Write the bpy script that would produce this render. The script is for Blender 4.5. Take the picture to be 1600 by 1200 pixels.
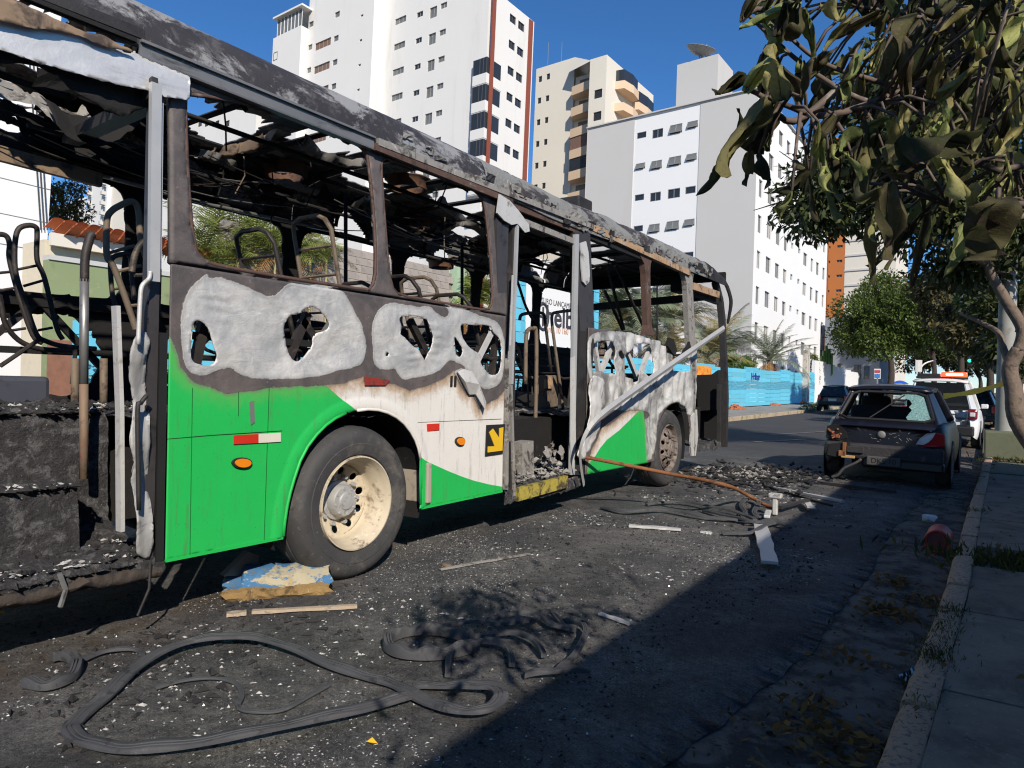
import bpy, math, random
import numpy as np
from mathutils import Vector, Matrix
for o in list(bpy.data.objects): bpy.data.objects.remove(o)
SC = bpy.context.scene; COL = SC.collection
rnd = random.Random(7); NR = np.random.RandomState(11)
R = math.radians; PI = math.pi

# ------------------------------------------------------------ camera, sky, sun
FPX, YAW, PIT, ROL, CH = 1089.3, 0.5979, -.002, .0194, 1.33
_f = np.array([-math.sin(YAW)*math.cos(PIT), math.cos(YAW)*math.cos(PIT), math.sin(PIT)])
_r0 = np.array([math.cos(YAW), math.sin(YAW), 0.0]); _u0 = np.cross(_r0, _f)
_r = math.cos(ROL)*_r0+math.sin(ROL)*_u0; _u = -math.sin(ROL)*_r0+math.cos(ROL)*_u0
CAMP = np.array([0, 0, CH])
cd = bpy.data.cameras.new('camera'); cam = bpy.data.objects.new('camera', cd); COL.objects.link(cam)
cd.sensor_width = 36; cd.lens = 36*FPX/1600; cd.clip_start = .05; cd.clip_end = 3000
cam.matrix_world = Matrix(((_r[0], _u[0], -_f[0], 0), (_r[1], _u[1], -_f[1], 0), (_r[2], _u[2], -_f[2], CH), (0, 0, 0, 1)))
SC.camera = cam
SUNL = Vector((-.66, .53, -.53)).normalized()          # direction the light travels
W = bpy.data.worlds.new('World'); SC.world = W; W.use_nodes = True
wn = W.node_tree.nodes; wl = W.node_tree.links
bg = wn['Background']; sky = wn.new('ShaderNodeTexSky'); sky.sky_type = 'NISHITA'; sky.sun_disc = False
sky.sun_elevation = math.asin(-SUNL.z); sky.sun_rotation = math.atan2(-SUNL.x, -SUNL.y)
sky.air_density = 1.0; sky.dust_density = 0; sky.ozone_density = 8; sky.altitude = 900
hsv = wn.new('ShaderNodeHueSaturation'); hsv.inputs['Saturation'].default_value = 1.10; hsv.inputs['Value'].default_value = 1.0
wl.new(sky.outputs[0], hsv.inputs['Color']); wl.new(hsv.outputs[0], bg.inputs[0]); bg.inputs[1].default_value = .118
sd = bpy.data.lights.new('sun', 'SUN'); sd.energy = 4.8; sd.angle = R(.55); sd.color = (1, .915, .79)
sun = bpy.data.objects.new('sun', sd); COL.objects.link(sun)
sun.rotation_euler = SUNL.to_track_quat('-Z', 'Y').to_euler()
SC.view_settings.view_transform = 'Standard'; SC.view_settings.look = 'None'
SC.view_settings.exposure = 0.2; SC.view_settings.gamma = 1; SC.view_settings.use_curve_mapping = False
SC.cycles.max_bounces = 6; SC.cycles.diffuse_bounces = 3; SC.cycles.glossy_bounces = 3
SC.cycles.filter_width = 1.15; SC.cycles.use_denoising = True; SC.cycles.caustics_reflective = False; SC.cycles.caustics_refractive = False

# ------------------------------------------------------------ survey helpers: a sight line meets a real plane
def ray(px, py): return _f+(px-800)/FPX*_r-(py-600)/FPX*_u
def onx(px, py, X): d = ray(px, py); return CAMP+d*(X/d[0])
def ony(px, py, Y): d = ray(px, py); return CAMP+d*(Y/d[1])
def onz(px, py, Z): d = ray(px, py); return CAMP+d*((Z-CH)/d[2])
def dep(px, py, D): return CAMP+ray(px, py)*D

# ------------------------------------------------------------ noise, signed distance
def _hash(i, j, s):
    h = (i*374761393+j*668265263+s*362437) & 0xffffffff
    h = ((h ^ (h >> 13))*1274126177) & 0xffffffff
    return ((h ^ (h >> 16)) & 0xffff)/65535.0
def vnoise(x, y, s=0):
    x = np.asarray(x, float); y = np.asarray(y, float)
    i = np.floor(x).astype(np.int64); j = np.floor(y).astype(np.int64); fx = x-i; fy = y-j
    fx = fx*fx*(3-2*fx); fy = fy*fy*(3-2*fy)
    a = _hash(i, j, s); b = _hash(i+1, j, s); c = _hash(i, j+1, s); d = _hash(i+1, j+1, s)
    return (a*(1-fx)+b*fx)*(1-fy)+(c*(1-fx)+d*fx)*fy
def fbm(x, y, s=0, o=4):
    t = 0; a = .5; n = 0
    for k in range(o):
        t = t+a*vnoise(np.asarray(x)*2**k, np.asarray(y)*2**k, s+k*17); n += a; a *= .5
    return t/n                                           # 0..1
def sdpoly(x, y, P):                                     # negative inside
    P = np.asarray(P, float); x = np.asarray(x, float); y = np.asarray(y, float)
    d = np.full(x.shape, 1e9); s = np.zeros(x.shape, bool); n = len(P)
    for i in range(n):
        ax, ay = P[i]; bx, by = P[(i+1) % n]; ex, ey = bx-ax, by-ay
        wx, wy = x-ax, y-ay; t = np.clip((wx*ex+wy*ey)/(ex*ex+ey*ey+1e-12), 0, 1)
        d = np.minimum(d, (wx-ex*t)**2+(wy-ey*t)**2)
        c = ((ay > y) != (by > y)); xi = (bx-ax)*(y-ay)/((by-ay) if abs(by-ay) > 1e-12 else 1e-12)+ax
        s ^= c & (x < xi)
    d = np.sqrt(d); return np.where(s, -d, d)
def smooth(P, k=2):
    P = [tuple(map(float, p)) for p in P]
    for _ in range(k):
        Q = []
        for i in range(len(P)):
            a, b = np.array(P[i]), np.array(P[(i+1) % len(P)])
            Q += [tuple(.75*a+.25*b), tuple(.25*a+.75*b)]
        P = Q
    return P

# ------------------------------------------------------------ materials
MATS = {}
def _n(nt, t, **k):
    n = nt.nodes.new(t)
    for a, b in k.items(): setattr(n, a, b)
    return n
def _noise(nt, vec, scale, detail=5, rough=.6, dist=0.0, stretch=None):
    if stretch:
        m = _n(nt, 'ShaderNodeMapping'); m.inputs['Scale'].default_value = stretch; nt.links.new(vec, m.inputs[0]); vec = m.outputs[0]
    t = _n(nt, 'ShaderNodeTexNoise'); t.inputs['Scale'].default_value = scale; t.inputs['Detail'].default_value = detail
    t.inputs['Roughness'].default_value = rough; t.inputs['Distortion'].default_value = dist
    nt.links.new(vec, t.inputs['Vector']); return t.outputs['Fac']
def _ramp(nt, fac, lo, hi):
    m = _n(nt, 'ShaderNodeMapRange'); m.interpolation_type = 'SMOOTHSTEP'
    m.inputs['From Min'].default_value = lo; m.inputs['From Max'].default_value = hi; nt.links.new(fac, m.inputs['Value']); return m.outputs[0]
def _mix(nt, fac, a, b):
    m = _n(nt, 'ShaderNodeMix', data_type='RGBA')
    for s, v in ((0, fac), (6, a), (7, b)):
        if isinstance(v, (tuple, list)): m.inputs[s].default_value = (*v[:3], 1)
        elif isinstance(v, (int, float)): m.inputs[s].default_value = v
        else: nt.links.new(v, m.inputs[s])
    return m.outputs[2]
def _math(nt, op, a, b=0.0, c=None):
    m = _n(nt, 'ShaderNodeMath', operation=op)
    for i, v in enumerate((a, b, c)):
        if v is None: continue
        if isinstance(v, (int, float)): m.inputs[i].default_value = v
        else: nt.links.new(v, m.inputs[i])
    return m.outputs[0]
def _attr(nt, name, out='Fac'): return _n(nt, 'ShaderNodeAttribute', attribute_name=name).outputs[out]
def newmat(name):
    m = bpy.data.materials.new(name); m.use_nodes = True; MATS[name] = m
    nt = m.node_tree; b = nt.nodes['Principled BSDF']; return m, nt, b
def mat(name, col, rough=.7, metal=0., var=.15, vs=3., layers=(), bump=None, spec=.4, tint=False, obj_random=0., emit=None, alpha=None, trans=0):
    """base colour with slow variation, plus worn / dirty / rusty layers: (colour, scale, lo, hi[, stretch])"""
    if name in MATS: return MATS[name]
    m, nt, b = newmat(name)
    tc = _n(nt, 'ShaderNodeTexCoord').outputs['Object']
    n1 = _noise(nt, tc, vs, 6, .65)
    c = _mix(nt, n1, tuple(x*(1-var) for x in col), tuple(min(1, x*(1+var)) for x in col))
    for L in layers:
        f = _ramp(nt, _noise(nt, tc, L[1], 7, .7, .4, L[4] if len(L) > 4 else None), L[2], L[3])
        c = _mix(nt, f, c, L[0])
    if tint:                                             # each leaf, flake or block has a shade of its own
        t = _attr(nt, 'tint', 'Color'); mm = _n(nt, 'ShaderNodeMix', data_type='RGBA', blend_type='MULTIPLY'); mm.inputs[0].default_value = 1
        nt.links.new(c, mm.inputs[6]); nt.links.new(t, mm.inputs[7]); c = mm.outputs[2]
    if obj_random:
        oi = _n(nt, 'ShaderNodeObjectInfo').outputs['Random']
        hs = _n(nt, 'ShaderNodeHueSaturation'); nt.links.new(c, hs.inputs['Color'])
        nt.links.new(_math(nt, 'MULTIPLY_ADD', oi, 2*obj_random, 1-obj_random), hs.inputs['Value']); c = hs.outputs[0]
        if obj_random > .4: nt.links.new(_math(nt, 'MULTIPLY_ADD', _math(nt, 'FRACT', _math(nt, 'MULTIPLY', oi, 17.3)), .085, .435), hs.inputs['Hue'])
    nt.links.new(c, b.inputs['Base Color'])
    b.inputs['Metallic'].default_value = metal; b.inputs['Specular IOR Level'].default_value = spec
    nt.links.new(_math(nt, 'MULTIPLY_ADD', n1, .3, rough-.15), b.inputs['Roughness'])
    if trans: b.inputs['Transmission Weight'].default_value = trans
    if alpha is not None: b.inputs['Alpha'].default_value = alpha
    if emit: b.inputs['Emission Color'].default_value = (*emit[:3], 1); b.inputs['Emission Strength'].default_value = emit[3]
    if bump:
        bn = _n(nt, 'ShaderNodeBump'); bn.inputs['Strength'].default_value = bump[1]; bn.inputs['Distance'].default_value = bump[2] if len(bump) > 2 else .01
        nt.links.new(_noise(nt, tc, bump[0], 8, .7), bn.inputs['Height']); nt.links.new(bn.outputs[0], b.inputs['Normal'])
    return m

# ------------------------------------------------------------ mesh builder
class MB:
    def __init__(s): s.v = []; s.f = []; s.m = []; s.t = []
    def add(s, v, f, mi=0, tint=None):
        o = len(s.v); s.v += [tuple(map(float, p)) for p in v]; s.f += [tuple(i+o for i in q) for q in f]; s.m += [mi]*len(f)
        s.t += [tint or (1, 1, 1)]*len(v); return s
    def box(s, c, d, mi=0, rz=0, M=None, tint=None):
        x, y, z = d[0]/2, d[1]/2, d[2]/2
        V = [Vector((a*x, b*y, e*z)) for a in (-1, 1) for b in (-1, 1) for e in (-1, 1)]
        if rz: q = Matrix.Rotation(rz, 3, 'Z'); V = [q @ p for p in V]
        if M is not None: V = [M @ p for p in V]
        V = [p+Vector(c) for p in V]
        return s.add(V, [(0, 1, 3, 2), (4, 6, 7, 5), (0, 4, 5, 1), (2, 3, 7, 6), (0, 2, 6, 4), (1, 5, 7, 3)], mi, tint)
    def bar(s, a, b, w, h, mi=0, up=(0, 0, 1)):          # rectangular bar from a to b
        a = Vector(a); b = Vector(b); d = (b-a).normalized(); x = d.cross(Vector(up))
        if x.length < 1e-4: x = d.cross(Vector((1, 0, 0)))
        x.normalize(); y = x.cross(d)
        V = [p+x*(w/2*i)+y*(h/2*j) for p in (a, b) for i, j in ((-1, -1), (1, -1), (1, 1), (-1, 1))]
        return s.add(V, [(0, 1, 2, 3), (7, 6, 5, 4), (0, 4, 5, 1), (1, 5, 6, 2), (2, 6, 7, 3), (3, 7, 4, 0)], mi)
    def tube(s, P, r, n=8, mi=0, cap=True, closed=False, flat=1.0, up=(0, 0, 1)):
        P = [Vector(p) for p in P]; k = len(P); rr = r if isinstance(r, (list, tuple)) else [r]*k; V = []; F = []
        px = None
        for i, p in enumerate(P):
            d = (P[(i+1) % k]-P[i-1]) if closed else (P[min(i+1, k-1)]-P[max(i-1, 0)])
            d = d.normalized() if d.length > 1e-9 else Vector((0, 0, 1))
            if px is None:
                x = d.cross(Vector(up)); x = x if x.length > 1e-3 else d.cross(Vector((1, 0, 0)))
            else: x = px-d*px.dot(d)
            x.normalize(); px = x; y = d.cross(x)
            V += [p+(x*math.cos(a)+y*(math.sin(a)*flat))*rr[i] for a in (2*PI*j/n for j in range(n))]
        for i in range(k if closed else k-1):
            i2 = (i+1) % k
            F += [(i*n+j, i*n+(j+1) % n, i2*n+(j+1) % n, i2*n+j) for j in range(n)]
        if cap and not closed: F += [tuple(range(n-1, -1, -1)), tuple((k-1)*n+j for j in range(n))]
        return s.add(V, F, mi)
    def lathe(s, prof, c, axis='x', n=32, mi=0):         # prof: (radius, along)
        V = []; F = []
        for r, h in prof:
            for j in range(n):
                a = 2*PI*j/n; p = {'x': (h, r*math.cos(a), r*math.sin(a)), 'y': (r*math.cos(a), h, r*math.sin(a)), 'z': (r*math.cos(a), r*math.sin(a), h)}[axis]
                V.append(Vector(c)+Vector(p))
        for i in range(len(prof)-1):
            F += [(i*n+j, i*n+(j+1) % n, (i+1)*n+(j+1) % n, (i+1)*n+j) for j in range(n)]
        return s.add(V, F, mi)
    def prism(s, P, f0, mi=0):                           # P: outline, f0: point -> (near, far) 3-D pair
        A = [f0(p) for p in P]; n = len(P)
        V = [a[0] for a in A]+[a[1] for a in A]
        return s.add(V, [tuple(range(n)), tuple(range(2*n-1, n-1, -1))]+[(i, i+n, (i+1) % n+n, (i+1) % n) for i in range(n)], mi)
    def grid(s, X, mi=0, tint=None):                     # X: (a, b, 3)
        a, b = X.shape[:2]
        return s.add(X.reshape(-1, 3), [(i*b+j, (i+1)*b+j, (i+1)*b+j+1, i*b+j+1) for i in range(a-1) for j in range(b-1)], mi, tint)
    def mesh(s, name, mats, sm=False):
        me = bpy.data.meshes.new(name); me.from_pydata(s.v, [], s.f)
        for m in (mats if isinstance(mats, (list, tuple)) else [mats]): me.materials.append(m)
        if len(me.materials) > 1: me.polygons.foreach_set('material_index', s.m)
        if any(t != (1, 1, 1) for t in s.t):
            a = me.color_attributes.new('tint', 'FLOAT_COLOR', 'POINT'); a.data.foreach_set('color', [c for t in s.t for c in (*t, 1)])
        if sm is True: me.polygons.foreach_set('use_smooth', [True]*len(me.polygons))
        elif sm: me.polygons.foreach_set('use_smooth', [True]*len(me.polygons)); me.set_sharp_from_angle(angle=R(sm))
        me.update(); return me
    def obj(s, name, mats, parent=None, sm=False, bevel=0, **k): return link(name, s.mesh(name, mats, sm), parent, bevel=bevel, **k)
WM = {}
def tag(o, label=None, cat=None, group=None, kind=None):
    for k, v in (('label', label), ('category', cat), ('group', group), ('kind', kind)):
        if v: o[k] = v
    return o
def link(name, me, parent=None, bevel=0, solid=0, mw=None, **k):
    o = bpy.data.objects.new(name, me); COL.objects.link(o)
    if parent is not None:
        o.parent = parent; o.matrix_parent_inverse = WM.get(parent.name, Matrix()).inverted()
    if mw is not None:
        if parent is not None: o.matrix_parent_inverse = WM.get(parent.name, Matrix()).inverted()
        o.matrix_basis = mw
    WM[o.name] = mw.copy() if mw is not None else Matrix()
    if bevel: m = o.modifiers.new('b', 'BEVEL'); m.width = bevel; m.segments = 2; m.limit_method = 'ANGLE'
    if solid: m = o.modifiers.new('s', 'SOLIDIFY'); m.thickness = solid; m.offset = 0
    return tag(o, **k)
def thing(name, loc=(0, 0, 0), rz=0, **k):
    o = bpy.data.objects.new(name, None); COL.objects.link(o); o.location = loc; o.rotation_euler = (0, 0, rz); o.empty_display_size = .2
    WM[o.name] = Matrix.Translation(loc) @ Matrix.Rotation(rz, 4, 'Z'); return tag(o, **k)
KIDS = {}
def kids(o): return [c for c in o.children]
def dup(o, loc=None, rz=None, label=None, parent=None, scale=None):
    c = o.copy(); COL.objects.link(c)
    if parent is not None: c.parent = parent; c.matrix_parent_inverse = o.matrix_parent_inverse.copy()
    if loc is not None: c.location = loc
    if rz is not None: c.rotation_euler = (0, 0, rz)
    if scale is not None: c.scale = scale
    if label: c['label'] = label
    for ch in kids(o): dup(ch, parent=c)
    return c
def sheet(name, x, y, keep, mats, parent=None, attrs=None, solid=.0, sm=True, to3=None, **k):
    """surface on a fine grid in (x, y); keep < 0 stays, the rim is pulled onto the outline. to3(x,y)->(n,3)"""
    X, Y = np.meshgrid(x, y, indexing='ij'); h = (x[1]-x[0]+y[1]-y[0])/2; D = keep(X, Y); e = h*.25
    gx = (keep(X+e, Y)-keep(X-e, Y))/(2*e); gy = (keep(X, Y+e)-keep(X, Y-e))/(2*e); g2 = gx*gx+gy*gy+1e-6
    near = (np.abs(D) < h*.72) & (g2 > .2)
    X = np.where(near, X-gx/g2*D, X); Y = np.where(near, Y-gy/g2*D, Y); D = np.where(near, -1e-6, D)
    ok = D <= 0; cell = ok[:-1, :-1] & ok[1:, :-1] & ok[1:, 1:] & ok[:-1, 1:]
    idx = np.arange(X.size).reshape(X.shape); I, J = np.where(cell)
    F = np.stack([idx[I, J], idx[I+1, J], idx[I+1, J+1], idx[I, J+1]], 1)
    used = np.unique(F); remap = np.zeros(X.size, int); remap[used] = np.arange(len(used)); F = remap[F]
    xs = X.ravel()[used]; ys = Y.ravel()[used]
    V = to3(xs, ys)
    me = bpy.data.meshes.new(name); me.from_pydata(V.tolist(), [], F.tolist())
    for m in (mats if isinstance(mats, (list, tuple)) else [mats]): me.materials.append(m)
    for an, fn in (attrs or {}).items():
        a = me.attributes.new(an, 'FLOAT', 'POINT'); a.data.foreach_set('value', np.asarray(fn(xs, ys), np.float32))
    if sm: me.polygons.foreach_set('use_smooth', [True]*len(me.polygons))
    me.update(); return link(name, me, parent, solid=solid, **k)
def text(name, body, size, mats, parent=None, mw=None, depth=.004, align='CENTER', bold=0.0, sx=1.0, **k):
    c = bpy.data.curves.new(name, 'FONT'); c.body = body; c.size = size; c.align_x = align; c.align_y = 'CENTER'; c.extrude = depth; c.offset = bold
    o = bpy.data.objects.new(name, c); COL.objects.link(o); dg = bpy.context.evaluated_depsgraph_get()
    me = bpy.data.meshes.new_from_object(o.evaluated_get(dg)); bpy.data.objects.remove(o); me.materials.clear(); me.materials.append(mats)
    if mw is not None: me.transform(mw @ Matrix.Diagonal((sx, 1, 1, 1)))
    return link(name, me, parent, **k)
def basis(o, x, y):                                      # 4x4 with x, y axes and origin
    x = Vector(x).normalized(); z = x.cross(Vector(y)).normalized(); y = z.cross(x)
    return Matrix(((x.x, y.x, z.x, o[0]), (x.y, y.y, z.y, o[1]), (x.z, y.z, z.z, o[2]), (0, 0, 0, 1)))
def curve(P, n=6, closed=False):                         # Catmull-Rom through points
    P = [np.array(p, float) for p in P]; k = len(P); out = []
    for i in range(k if closed else k-1):
        a, b, c, d = (P[(i-1) % k] if closed or i else P[0]), P[i], P[(i+1) % k], (P[(i+2) % k] if closed or i+2 < k else P[-1])
        for j in range(n):
            t = j/n; out.append(.5*((2*b)+(c-a)*t+(2*a-5*b+4*c-d)*t*t+(3*b-a-3*c+d)*t**3))
    if not closed: out.append(P[-1])
    return out
# ------------------------------------------------------------ the setting
def kerb_x(y): return np.interp(y, [-3, 2.5, 4.9, 8.4, 12.4, 20, 60, 400], [-.36, -.287, -.20, -.148, -.07, .06, .35, .35])
m_earth = mat('earth', (.16, .12, .085), .95, layers=[((.09, .075, .05), 2, .45, .7)], bump=(25, .6, .03))
g = MB().add([(-900, -60, -.12), (900, -60, -.12), (900, 1500, -.12), (-900, 1500, -.12)], [(0, 1, 2, 3)]).obj('ground', m_earth, kind='structure')

def road_material():
    m, nt, b = newmat('road'); tc = _n(nt, 'ShaderNodeTexCoord').outputs['Object']
    sep = _n(nt, 'ShaderNodeSeparateXYZ'); nt.links.new(tc, sep.inputs[0]); y = sep.outputs[1]
    asph = _mix(nt, _noise(nt, tc, 60, 4, .8), (.045, .046, .05), (.085, .086, .09))
    asph = _mix(nt, _ramp(nt, _noise(nt, tc, .7, 6, .6), .45, .7), asph, (.085, .083, .08))
    soot = _mix(nt, _noise(nt, tc, 6, 7, .75), (.055, .054, .055), (.105, .103, .104))
    soot = _mix(nt, _math(nt, 'MULTIPLY', _ramp(nt, _noise(nt, tc, 1.1, 7, .75, .6), .40, .66), .85), soot, (.20, .19, .178))
    soot = _mix(nt, _math(nt, 'MULTIPLY', _ramp(nt, _noise(nt, tc, .8, 7, .75, .8), .52, .66), .7), soot, (.03, .029, .03))
    soot = _mix(nt, _math(nt, 'MULTIPLY', _ramp(nt, _noise(nt, tc, 22, 7, .75, .5), .52, .66), .6), soot, (.020, .020, .022))
    brown = _math(nt, 'MULTIPLY', _ramp(nt, _noise(nt, tc, 3, 6, .7), .35, .62), _attr(nt, 'damp'))
    soot = _mix(nt, brown, soot, (.085, .062, .043))
    fl = _math(nt, 'MULTIPLY', _ramp(nt, _noise(nt, tc, 170, 4, .7), .62, .67), _ramp(nt, _noise(nt, tc, 2.1, 5, .75, .5), .40, .62))
    soot = _mix(nt, fl, soot, (.42, .41, .40))
    smear = _math(nt, 'MULTIPLY', _ramp(nt, _noise(nt, tc, 30, 6, .8, 1.0, (1, .45, 1)), .60, .68), _ramp(nt, _noise(nt, tc, 1.1, 4, .7, .5), .55, .68))
    soot = _mix(nt, smear, soot, (.40, .39, .375))
    gr = _math(nt, 'ADD', _math(nt, 'MULTIPLY', _ramp(nt, _noise(nt, tc, 85, 6, .9), .36, .64), 1.15), _math(nt, 'MULTIPLY', _ramp(nt, _noise(nt, tc, 21, 7, .8), .35, .65), .65))
    gm_ = _n(nt, 'ShaderNodeMix', data_type='RGBA', blend_type='MULTIPLY'); gm_.inputs[0].default_value = 1; nt.links.new(soot, gm_.inputs[6]); cb = _n(nt, 'ShaderNodeCombineXYZ')
    gv = _math(nt, 'ADD', gr, .28)
    for i_ in range(3): nt.links.new(gv, cb.inputs[i_])
    nt.links.new(cb.outputs[0], gm_.inputs[7]); soot = gm_.outputs[2]
    f = _math(nt, 'ADD', y, _math(nt, 'MULTIPLY', _noise(nt, tc, .4, 5, .7), 5))
    c = _mix(nt, _ramp(nt, f, 13.5, 19), soot, asph); nt.links.new(c, b.inputs['Base Color'])
    b.inputs['Roughness'].default_value = .82; b.inputs['Specular IOR Level'].default_value = .35
    bn = _n(nt, 'ShaderNodeBump'); bn.inputs['Strength'].default_value = 1.0; bn.inputs['Distance'].default_value = .035
    nt.links.new(_math(nt, 'ADD', _noise(nt, tc, 55, 9, .8), _math(nt, 'MULTIPLY', _noise(nt, tc, 260, 3, .6), .5)), bn.inputs['Height']); nt.links.new(bn.outputs[0], b.inputs['Normal']); return m
m_road = road_material()
ys = np.concatenate([np.arange(-3, .6, .3), np.arange(.6, 9, .04), np.arange(9, 18, .12), np.geomspace(18, 420, 40)])
xs = np.concatenate([np.arange(-8.1, -4.2, .16), np.arange(-4.2, -.4, .04)])
def road_edge(y): return kerb_x(y)-.42-.16*fbm(y*.9, y*0+.3, 3)-.05*fbm(y*5, y*0, 4)-.25*np.clip((3.6-y)/2, 0, .8)
def road_keep(x, y): return np.maximum(x-road_edge(y), -8.12-x)
def road_z(x, y):
    e = np.clip(-(x-road_edge(y))/.10, 0, 1)
    return -.03+.03*e+.011*(fbm(x*3, y*3, 5)-.5)+.008*(fbm(x*16, y*16, 6, 3)-.5)
sheet('road', xs, ys, road_keep, m_road, to3=lambda x, y: np.stack([x, y, road_z(x, y)], 1), kind='structure',
      attrs={'damp': lambda x, y: np.clip(1-np.abs(x+3.75+.12*(y-2))/.55, 0, 1)*np.clip(1-(y-2.4)/3.5, 0, 1)})
m_gut = mat('gutter_concrete', (.15, .125, .10), .85, var=.4, vs=9, layers=[((.035, .03, .027), 5, .42, .6), ((.20, .19, .18), 30, .62, .7), ((.03, .022, .015), 14, .55, .65)], bump=(40, .8, .02))
gy = np.concatenate([np.arange(-3, 14, .06), np.geomspace(14, 420, 30)]); gx = np.linspace(-1.5, .5, 30)
sheet('gutter', gx, gy, lambda x, y: np.maximum(x-kerb_x(y)-.03, kerb_x(y)-.95-x), m_gut, kind='structure',
      to3=lambda x, y: np.stack([x, y, -.035-.015*np.clip((x-kerb_x(y)+.3)/.3, 0, 1)+.012*(fbm(x*9, y*9, 8)-.5)], 1))
m_wat = mat('water', (.02, .022, .025), .03, var=0, spec=.9)
for k, (yy, ln, w) in enumerate([(2.75, .5, .035), (3.55, .55, .075), (4.2, .35, .03), (3.15, .16, .03)]):
    P = [(kerb_x(yy+ln*t)-.012-w*math.sin(PI*t)*(.6+.5*rnd.random()), yy+ln*t) for t in np.linspace(0, 1, 9)]+[(kerb_x(yy+ln*t)+.01, yy+ln*t) for t in np.linspace(1, 0, 5)]
    MB().add([(a, b, -.036) for a, b in P], [tuple(range(len(P)))]).obj('puddle', m_wat, kind='structure')

# kerb of granite stones, each its own piece
m_kerb = mat('granite_kerb', (.47, .29, .175), .85, var=.2, vs=14, layers=[((.14, .12, .10), 45, .50, .62), ((.40, .31, .27), 70, .58, .66), ((.07, .065, .05), 4, .6, .75)], bump=(60, .7, .01), obj_random=.1)
m_moss = mat('moss', (.055, .05, .02), .95, var=.4, vs=30)
kerb = thing('kerb', (0, 5, 0), kind='structure')
y = -2.6; i = 0
Ls = [1.0, .95, 1.05, 1.1, .9, .75, .35, .9, .85, .9, .95, 1.0]
while y < 62:
    L = Ls[i] if i < len(Ls) else (rnd.uniform(.8, 1.1) if y < 22 else 4.0)
    x0, x1 = kerb_x(y), kerb_x(y+L); n = 9; V = []
    prof = [(.0, -.15), (.0, .085), (.012, .112), (.03, .12), (.115, .122), (.125, .115), (.126, -.15)]
    for k in range(n):
        t = k/(n-1); yy = y+.008+(L-.016)*t; xx = x0+(x1-x0)*t
        e = .012 if k in (0, n-1) else 0
        V.append([(xx+a+.006*(fbm(yy*7, a*30, 3)-.5)*2, yy, (h-e*(h > 0)) + .008*(float(fbm(yy*8, a*25, 9))-.5)*(h > 0)+.01*math.sin(i*2.3)) for a, h in prof])
    X = np.array(V); b = MB().grid(X); m_ = len(prof)
    b.f += [tuple(range(m_)), tuple((n-1)*m_+j for j in range(m_-1, -1, -1))]; b.m += [0, 0]
    b.obj('kerb_stone', m_kerb, kerb, sm=40)
    y += L; i += 1
# right pavement: slabs with sunk joints, a planted strip, moss
m_slab = mat('pavement_concrete', (.205, .165, .12), .9, var=.3, vs=6, layers=[((.10, .085, .065), 2.2, .45, .66), ((.34, .30, .25), 70, .60, .67), ((.05, .04, .03), .9, .60, .70), ((.05, .04, .028), 12, .62, .72)], bump=(70, .6, .008), obj_random=.12)
m_slabg = mat('mossy_concrete', (.12, .13, .085), .9, var=.3, vs=5, layers=[((.09, .10, .06), 4, .5, .7)], bump=(70, .5, .008))
pav = thing('pavement', (1, 5, 0), kind='structure')
MB().box((1.6, 30, -.02), (3.3, 66, .2)).obj('bed', m_earth, pav)
sy = [-2.6, -1.2, .3, 1.9, 3.35, 4.62, 5.86]
def slab(x0, x1, y0, y1, z, m, par=pav, nm='slab'):
    n = 10; G = np.zeros((n, n, 3)); u = np.linspace(0, 1, n)
    for a in range(n):
        for c in range(n):
            yy = y0+(y1-y0)*u[c]; xl = kerb_x(yy)+.128 if x0 is None else x0
            e = 0 if 0 < a < n-1 and 0 < c < n-1 else 1
            G[a, c] = (xl+(x1-xl)*u[a], yy, z-.004*e+.006*(float(fbm(u[a]*3+y0*3, yy*3, 12))-.5))
    b = MB().grid(G); P = [G[a, 0] for a in range(n)]+[G[n-1, c] for c in range(1, n)]+[G[a, n-1] for a in range(n-2, -1, -1)]+[G[0, c] for c in range(n-2, 0, -1)]
    k = len(P); b.add([tuple(p) for p in P]+[(p[0], p[1], p[2]-.06) for p in P], [(i, i+k, (i+1) % k+k, (i+1) % k) for i in range(k)])
    return b.obj(nm, m, par, sm=40)
for a, b_ in zip(sy[:-1], sy[1:]):
    slab(None, .98, a+.008, b_-.008, .118, m_slab); slab(1.0, 2.3, a+.008, b_-.008, .118, m_slab)
y = 6.62
while y < 12.5:
    L = 1.45; slab(None, 1.0, y, min(y+L-.016, 12.55), .12, m_slab); slab(1.02, 2.3, y, min(y+L-.016, 12.55), .12, m_slab); y += L
slab(None, 2.3, 12.6, 14.6, .135, m_slabg)
for k in range(9): slab(None, 2.3, 16.6+k*5, 16.6+k*5+4.97, .12, m_slab)

# left pavement and kerb beyond the bus
m_pavl = mat('left_pavement', (.30, .27, .245), .9, layers=[((.20, .18, .15), 1.5, .45, .65)], var=.2, bump=(30, .3, .01))
m_kerbl = mat('left_kerb_stone', (.42, .33, .24), .9, layers=[((.20, .2, .06), 2, .5, .6)])
lp = np.array([[(-11.6, y, .17), (-8.28, y, .15)] for y in np.linspace(-4, 220, 40)])
MB().grid(lp).obj('left_pavement', m_pavl, kind='structure')
lk = thing('left_kerb', (-8.2, 30, 0), kind='structure')
for k in range(70):
    y = 1+k*1.6; MB().box((-8.2+.004*math.sin(k), y+.79, .03), (.17, 1.56, .26), tint=None).obj('kerb_stone', m_kerbl, lk, bevel=.015)
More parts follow.
